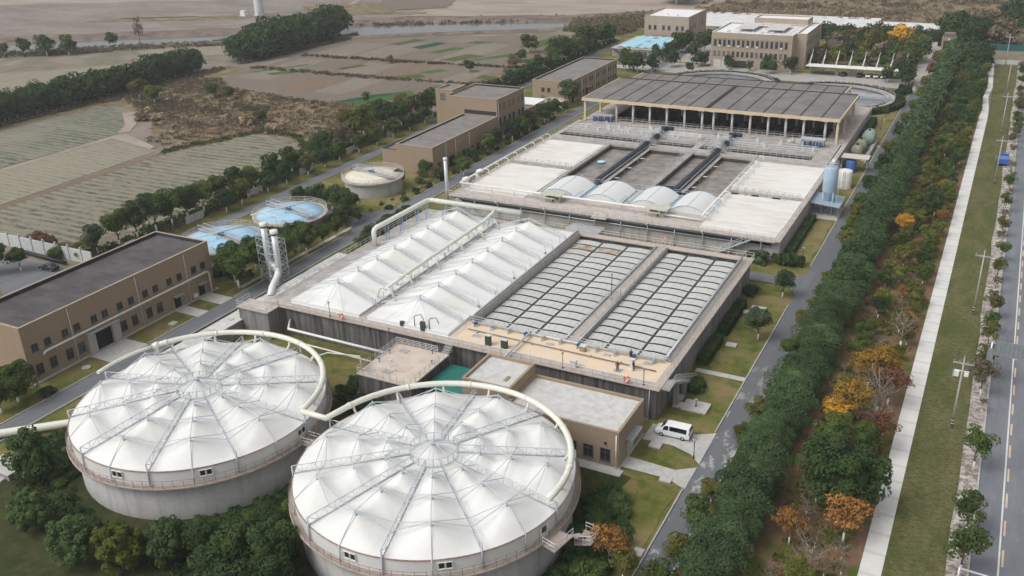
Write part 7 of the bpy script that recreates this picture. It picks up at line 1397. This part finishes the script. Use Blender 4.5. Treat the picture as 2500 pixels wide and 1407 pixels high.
for x, y, s, m, lb in [(-275,240,1.5,'lime','round yellow green tree at the corner of the crop field'),(-287,244,1.6,'olive','olive round tree against the dark belt'),(-260,254,1.25,'mid','green tree in the dry scrub, the one nearest the belt'),(-251.8,253.5,1.1,'mid','green tree in the dry scrub, the one nearest the plots'),(-215.1,229.7,1.1,'mid','green bushy tree beside the pale straw clump'),(-188.7,373,1.9,'olive','olive and dark bush among the vegetable plots'),(-178.8,340,1.3,'scrub','brownish bush among the vegetable plots'),(-193.0,328,1.1,'dark','low dark bush among the vegetable plots'),(-183,355,1.1,'dark','dark bush near the canal side of the plots'),(-235,333,.8,'scrub','small brown bush near the green plot'),(-200,267,.9,'mid','small tree standing in the green plot')]: tree('round_far' if y > 275 else 'round_mid', x, y, s, lb, None if m == 'dark' else m, sz=s*.85)
tree('tall', -386,335,.9,'tall thin half bare tree on the near river bank')
for x, y, s, m in [(-417,293,1.5,'mid'),(-404,295,1.9,'mid'),(-395,300,1.7,'mid'),(-393,324,1.4,'dark'),(-410,300,1.2,'scrub'),(-425,288,1.2,'scrub')]: tree('round_far', x, y, s, 'tree standing on the near river bank', None if m == 'dark' else m, 'trees on the river bank')
# scrub and straw in the waste ground, reeds at the far right
for x, y, s, lb in [(-258.5,219,2.4,'big pale straw clump at the corner of the crop field'),(-261.5,224,2.0,'second pale straw clump beside the big one'),(-254,221.5,1.8,'pale straw clump nearest the dirt track'),(-218.6,226.5,2.0,'pale straw clump above the mixed crop field'),(-204.6,226,1.6,'thin straw clump beside the yellow green bush'),(-209,227,1.3,'small straw clump above the mixed crop field')]: bush('mid', x, y, s, lb, None, None, s*.9, 'straw_clump', 'straw clump', STRAW)
for x, y, s in ((-176,538,2.6),(-180,544,2.2)): tree('big_far', x, y, s, 'large dark tree crown behind the far tan building', None, 'trees behind the far building')

# ground cover nobody could count: dry scrub, reeds and weeds, each region one mass
def tufts(mb, x, y, R, h, n, size, r):
    """a low clump: upright blades and leaf flakes heaped over a mound"""
    vs = []; fs = []
    for i in range(n):
        a = r.uniform(0,2*pi); q = sqrt(r.random())*R; z0 = h*(1-(q/R)**2)*r.uniform(.2,1.); px, py = x+q*cos(a), y+q*sin(a); d = Vector((r.uniform(-.7,.7), r.uniform(-.7,.7), r.uniform(.3,1))).normalized(); u = d.cross(Vector((r.uniform(-1,1),r.uniform(-1,1),.2)))
        if u.length < .05: continue
        u.normalize(); s = size*r.uniform(.6,1.4); p = Vector((px,py,.12+z0)); k = len(vs); vs += [p-u*s*.35, p+u*s*.35, p+d*s+u*s*.15, p+d*s-u*s*.2]; fs.append((k,k+1,k+2,k+3))
    mb.add(vs, fs, False)
def in_poly(x, y, poly):
    c = False; j = len(poly)-1
    for i in range(len(poly)):
        if (poly[i][1] > y) != (poly[j][1] > y) and x < (poly[j][0]-poly[i][0])*(y-poly[i][1])/(poly[j][1]-poly[i][1])+poly[i][0]: c = not c
        j = i
    return c
def stuff(name, poly, n, mat, label, R=(.6,1.5), h=(.3,1.), per=26, size=.4, seed=1, lump=None):
    r = random.Random(seed); mb = MB(); xs = [p[0] for p in poly]; ys = [p[1] for p in poly]; k = 0; cen = [(r.uniform(min(xs),max(xs)), r.uniform(min(ys),max(ys)), r.uniform(4,12)) for _ in range(lump or 0)]
    for _ in range(n*8):
        if k >= n: break
        if lump and r.random() < .6: c = r.choice(cen); x, y = r.gauss(c[0],c[2]), r.gauss(c[1],c[2]*.5)
        else: x, y = r.uniform(min(xs),max(xs)), r.uniform(min(ys),max(ys))
        if in_poly(x, y, poly): tufts(mb, x, y, r.uniform(*R), r.uniform(*h), per, size, r); k += 1
    o = S(name, mb, L[mat], 'stuff'); o['label'] = label; o['category'] = 'ground cover'; return o
WASTE = [(-290,238),(-262,227),(-250,216),(-232,197),(-222,194),(-208,220),(-194,221),(-180,214),(-174,222),(-170,262),(-182,258),(-186,248),(-214,262),(-267,269),(-284,283),(-296,284)]
stuff('dry_scrub', WASTE, 1500, 'scrub', 'brown dry scrub filling the waste ground between the fields', (.7,1.9), (.2,1.0), 26, .42, 1, 26)
stuff('dry_scrub', WASTE, 520, 'straw', 'pale straw grass scattered through the waste ground', (.5,1.4), (.2,.9), 24, .40, 2, 14)
stuff('dry_scrub', [(-182,218),(-168,206),(-167,262),(-181,258),(-186,249)], 260, 'olive', 'olive weeds by the rear fence before the second brown building', (.7,1.6), (.3,1.2), 24, .5, 3)
stuff('reeds', [(-190,246),(-172,246),(-171,262),(-205,262),(-214,264)], 300, 'straw', 'dry reeds beside the green plot', (.6,1.4), (.5,1.4), 24, .5, 4)
stuff('weeds', [(-223,191),(-219,191),(-208,221),(-196,221),(-184,212),(-176,200),(-172,160),(-174,140),(-169.5,140),(-169.5,214),(-184,217),(-196,224),(-210,224)], 520, 'mid', 'dark green weeds along the edge of the mixed crop field', (.6,1.3), (.3,1.1), 26, .36, 5)
stuff('weeds', [(-300,176),(-296,230),(-290,240),(-296,300),(-301,300),(-301,176)], 380, 'scrub', 'brown undergrowth at the foot of the long tree belt', (.8,1.6), (.3,1.2), 22, .5, 6)
stuff('weeds', [(-296,310),(-290,380),(-294,392),(-298,392),(-299,310)], 260, 'scrub', 'brown undergrowth at the foot of the rounded tree belt', (.8,1.8), (.3,1.3), 22, .6, 7)
stuff('riverside_scrub', [(-470,262),(-436,290),(-390,324),(-337,359),(-312,366),(-322,356),(-350,336),(-380,314),(-410,292),(-440,264)], 700, 'scrub', 'brown scrub along the near river bank', (1.,2.4), (.4,1.8), 22, .7, 8, 20)
stuff('riverside_scrub', [(-470,262),(-436,290),(-390,324),(-337,359),(-330,352),(-440,270)], 200, 'mid', 'green scrub along the near river bank', (1.,2.2), (.5,2.0), 22, .7, 9, 12)
stuff('riverside_scrub', [(-345,385),(-318,410),(-205,462),(-165,492),(-160,510),(-205,482),(-300,440),(-345,412)], 620, 'scrub', 'dry brush on the far river bank', (1.,2.2), (.3,1.4), 20, .8, 10, 16)
stuff('reeds', [(-198,432),(-170,420),(-164,450),(-160,480),(-172,500),(-205,462)], 420, 'scrub', 'tall reeds and willow scrub at the canal bend', (1.2,2.8), (1.0,3.2), 26, .9, 11)
stuff('reeds', [(-198,432),(-170,420),(-164,450),(-160,480),(-180,480)], 160, 'olive', 'olive willow scrub at the canal bend', (1.2,2.8), (1.0,3.6), 26, .9, 12)
stuff('reeds', [(-166,500),(-20,506),(60,520),(90,640),(-90,690),(-160,560)], 1300, 'scrub', 'brown reed beds beyond the white tunnels', (1.2,3.0), (.5,1.8), 20, .9, 13, 30)
stuff('reeds', [(-166,500),(-20,506),(60,520),(70,560),(-150,540)], 500, 'straw', 'pale dry reeds just beyond the white tunnels', (1.,2.4), (.5,1.8), 20, .9, 14)
stuff('plot_brush', [(-286,303),(-230,303),(-176,306),(-176,309),(-230,306.5),(-286,308)], 190, 'scrub', 'brown dry brush on the ridge between the plots', (.6,1.3), (.2,.7), 20, .5, 15)
stuff('plot_brush', [(-284,334),(-225,336),(-176,340),(-176,343),(-226,339),(-284,337)], 160, 'scrub', 'brown dry brush on the farther ridge between the plots', (.6,1.4), (.2,.7), 20, .6, 16)
stuff('fence_undergrowth', [(-173,124),(-166.8,124),(-166.8,262),(-172,262)], 420, 'dark', 'dark undergrowth below the trees along the rear boundary fence', (.7,1.5), (.5,1.6), 30, .34, 17)
stuff('fence_undergrowth', [(-166,262),(-162.4,262),(-162.4,412),(-168,412)], 300, 'dark', 'dark undergrowth below the trees along the canal side road', (.8,1.6), (.5,1.8), 26, .5, 18)
stuff('strip_undergrowth', [(-16.4,196),(-7,196),(-7,402),(-16.4,402)], 420, 'olive', 'olive undergrowth below the trees of the planting strip', (.5,1.3), (.2,.8), 22, .42, 19, 30)
stuff('strip_weeds', [(-15.8,82),(-7,82),(-7,196),(-15.8,196)], 340, 'lime', 'bright green weeds in the leaf litter of the planting strip', (.4,1.2), (.08,.4), 30, .24, 20, 12)
stuff('fallen_leaves', [(-16,80),(-6.4,80),(-6.4,200),(-16,200)], 420, 'orange', 'orange fallen leaves in the planting strip', (.5,1.2), (.0,.06), 16, .16, 21, 14)
stuff('tank_ground_cover', [(-112,62),(-106,58),(-96,56),(-70,58),(-66,66),(-72,74),(-78,62),(-92,60),(-104,64),(-110,70)], 420, 'dark', 'dark ground cover under the shrubs before the round tanks', (.5,1.1), (.2,.7), 30, .24, 22)
# ------------------------------------------------------------------ light, camera
w = bpy.data.worlds.new('World'); scene.world = w; w.use_nodes = True; nt = w.node_tree; bg = nt.nodes['Background']
sky = nt.nodes.new('ShaderNodeTexSky'); sky.sky_type = 'NISHITA'; sky.sun_disc = False; sky.sun_elevation = radians(52); sky.sun_rotation = radians(215); sky.air_density = 1.2; sky.dust_density = 6; sky.altitude = 50
hs = nt.nodes.new('ShaderNodeHueSaturation'); hs.inputs['Saturation'].default_value = .12; nt.links.new(sky.outputs[0], hs.inputs['Color'])
nt.links.new(hs.outputs[0], bg.inputs['Color']); bg.inputs['Strength'].default_value = .15
sd = bpy.data.lights.new('sun', 'SUN'); sd.energy = .75; sd.angle = radians(32); sd.color = (1,.985,.965); so = bpy.data.objects.new('sun', sd); COL.objects.link(so)
az, el = radians(215), radians(52); dirv = Vector((sin(az)*cos(el), cos(az)*cos(el), sin(el))); so.rotation_euler = dirv.to_track_quat('Z', 'Y').to_euler(); so.location = (0,0,200)
cd = bpy.data.cameras.new('camera'); cam = bpy.data.objects.new('camera', cd); COL.objects.link(cam); scene.camera = cam
yaw, pitch, roll, fpx = -0.49382243, 0.42283854, -0.0330014887, 2284.72
F = Vector((sin(yaw)*cos(pitch), cos(yaw)*cos(pitch), -sin(pitch))); Rt = Vector((cos(yaw), -sin(yaw), 0)); Up = Rt.cross(F)
R1 = Rt*cos(roll)+Up*sin(roll); U1 = Up*cos(roll)-Rt*sin(roll)
cam.matrix_world = Matrix(((R1.x,U1.x,-F.x,0),(R1.y,U1.y,-F.y,0),(R1.z,U1.z,-F.z,75),(0,0,0,1)))
cd.sensor_fit = 'HORIZONTAL'; cd.sensor_width = 36; cd.lens = fpx/2500*36; cd.clip_start = 1; cd.clip_end = 5000
scene.view_settings.view_transform = 'Standard'; scene.view_settings.look = 'None'; scene.view_settings.gamma = 1; scene.view_settings.exposure = 0.0
scene.cycles.max_bounces = 6; scene.cycles.diffuse_bounces = 3; scene.cycles.glossy_bounces = 2; scene.cycles.transmission_bounces = 3; scene.cycles.use_denoising = True

# thin autumn haze over the whole place
hz = bpy.data.objects.new('haze', MB().box(-1490,-290,-1,1090,1095,80).mesh('haze', [])); COL.objects.link(hz); hz['kind'] = 'stuff'; hz['label'] = 'thin pale autumn haze in the air over the whole place'; hz['category'] = 'haze'
hm = bpy.data.materials.new('haze'); hm.use_nodes = True; ht = hm.node_tree; ht.nodes.remove(ht.nodes['Principled BSDF']); hv = ht.nodes.new('ShaderNodeVolumePrincipled'); hv.inputs['Color'].default_value = (.92,.94,.97,1); hv.inputs['Density'].default_value = .00022; hv.inputs['Anisotropy'].default_value = .2
ht.links.new(hv.outputs[0], ht.nodes['Material Output'].inputs['Volume']); hz.data.materials.append(hm)
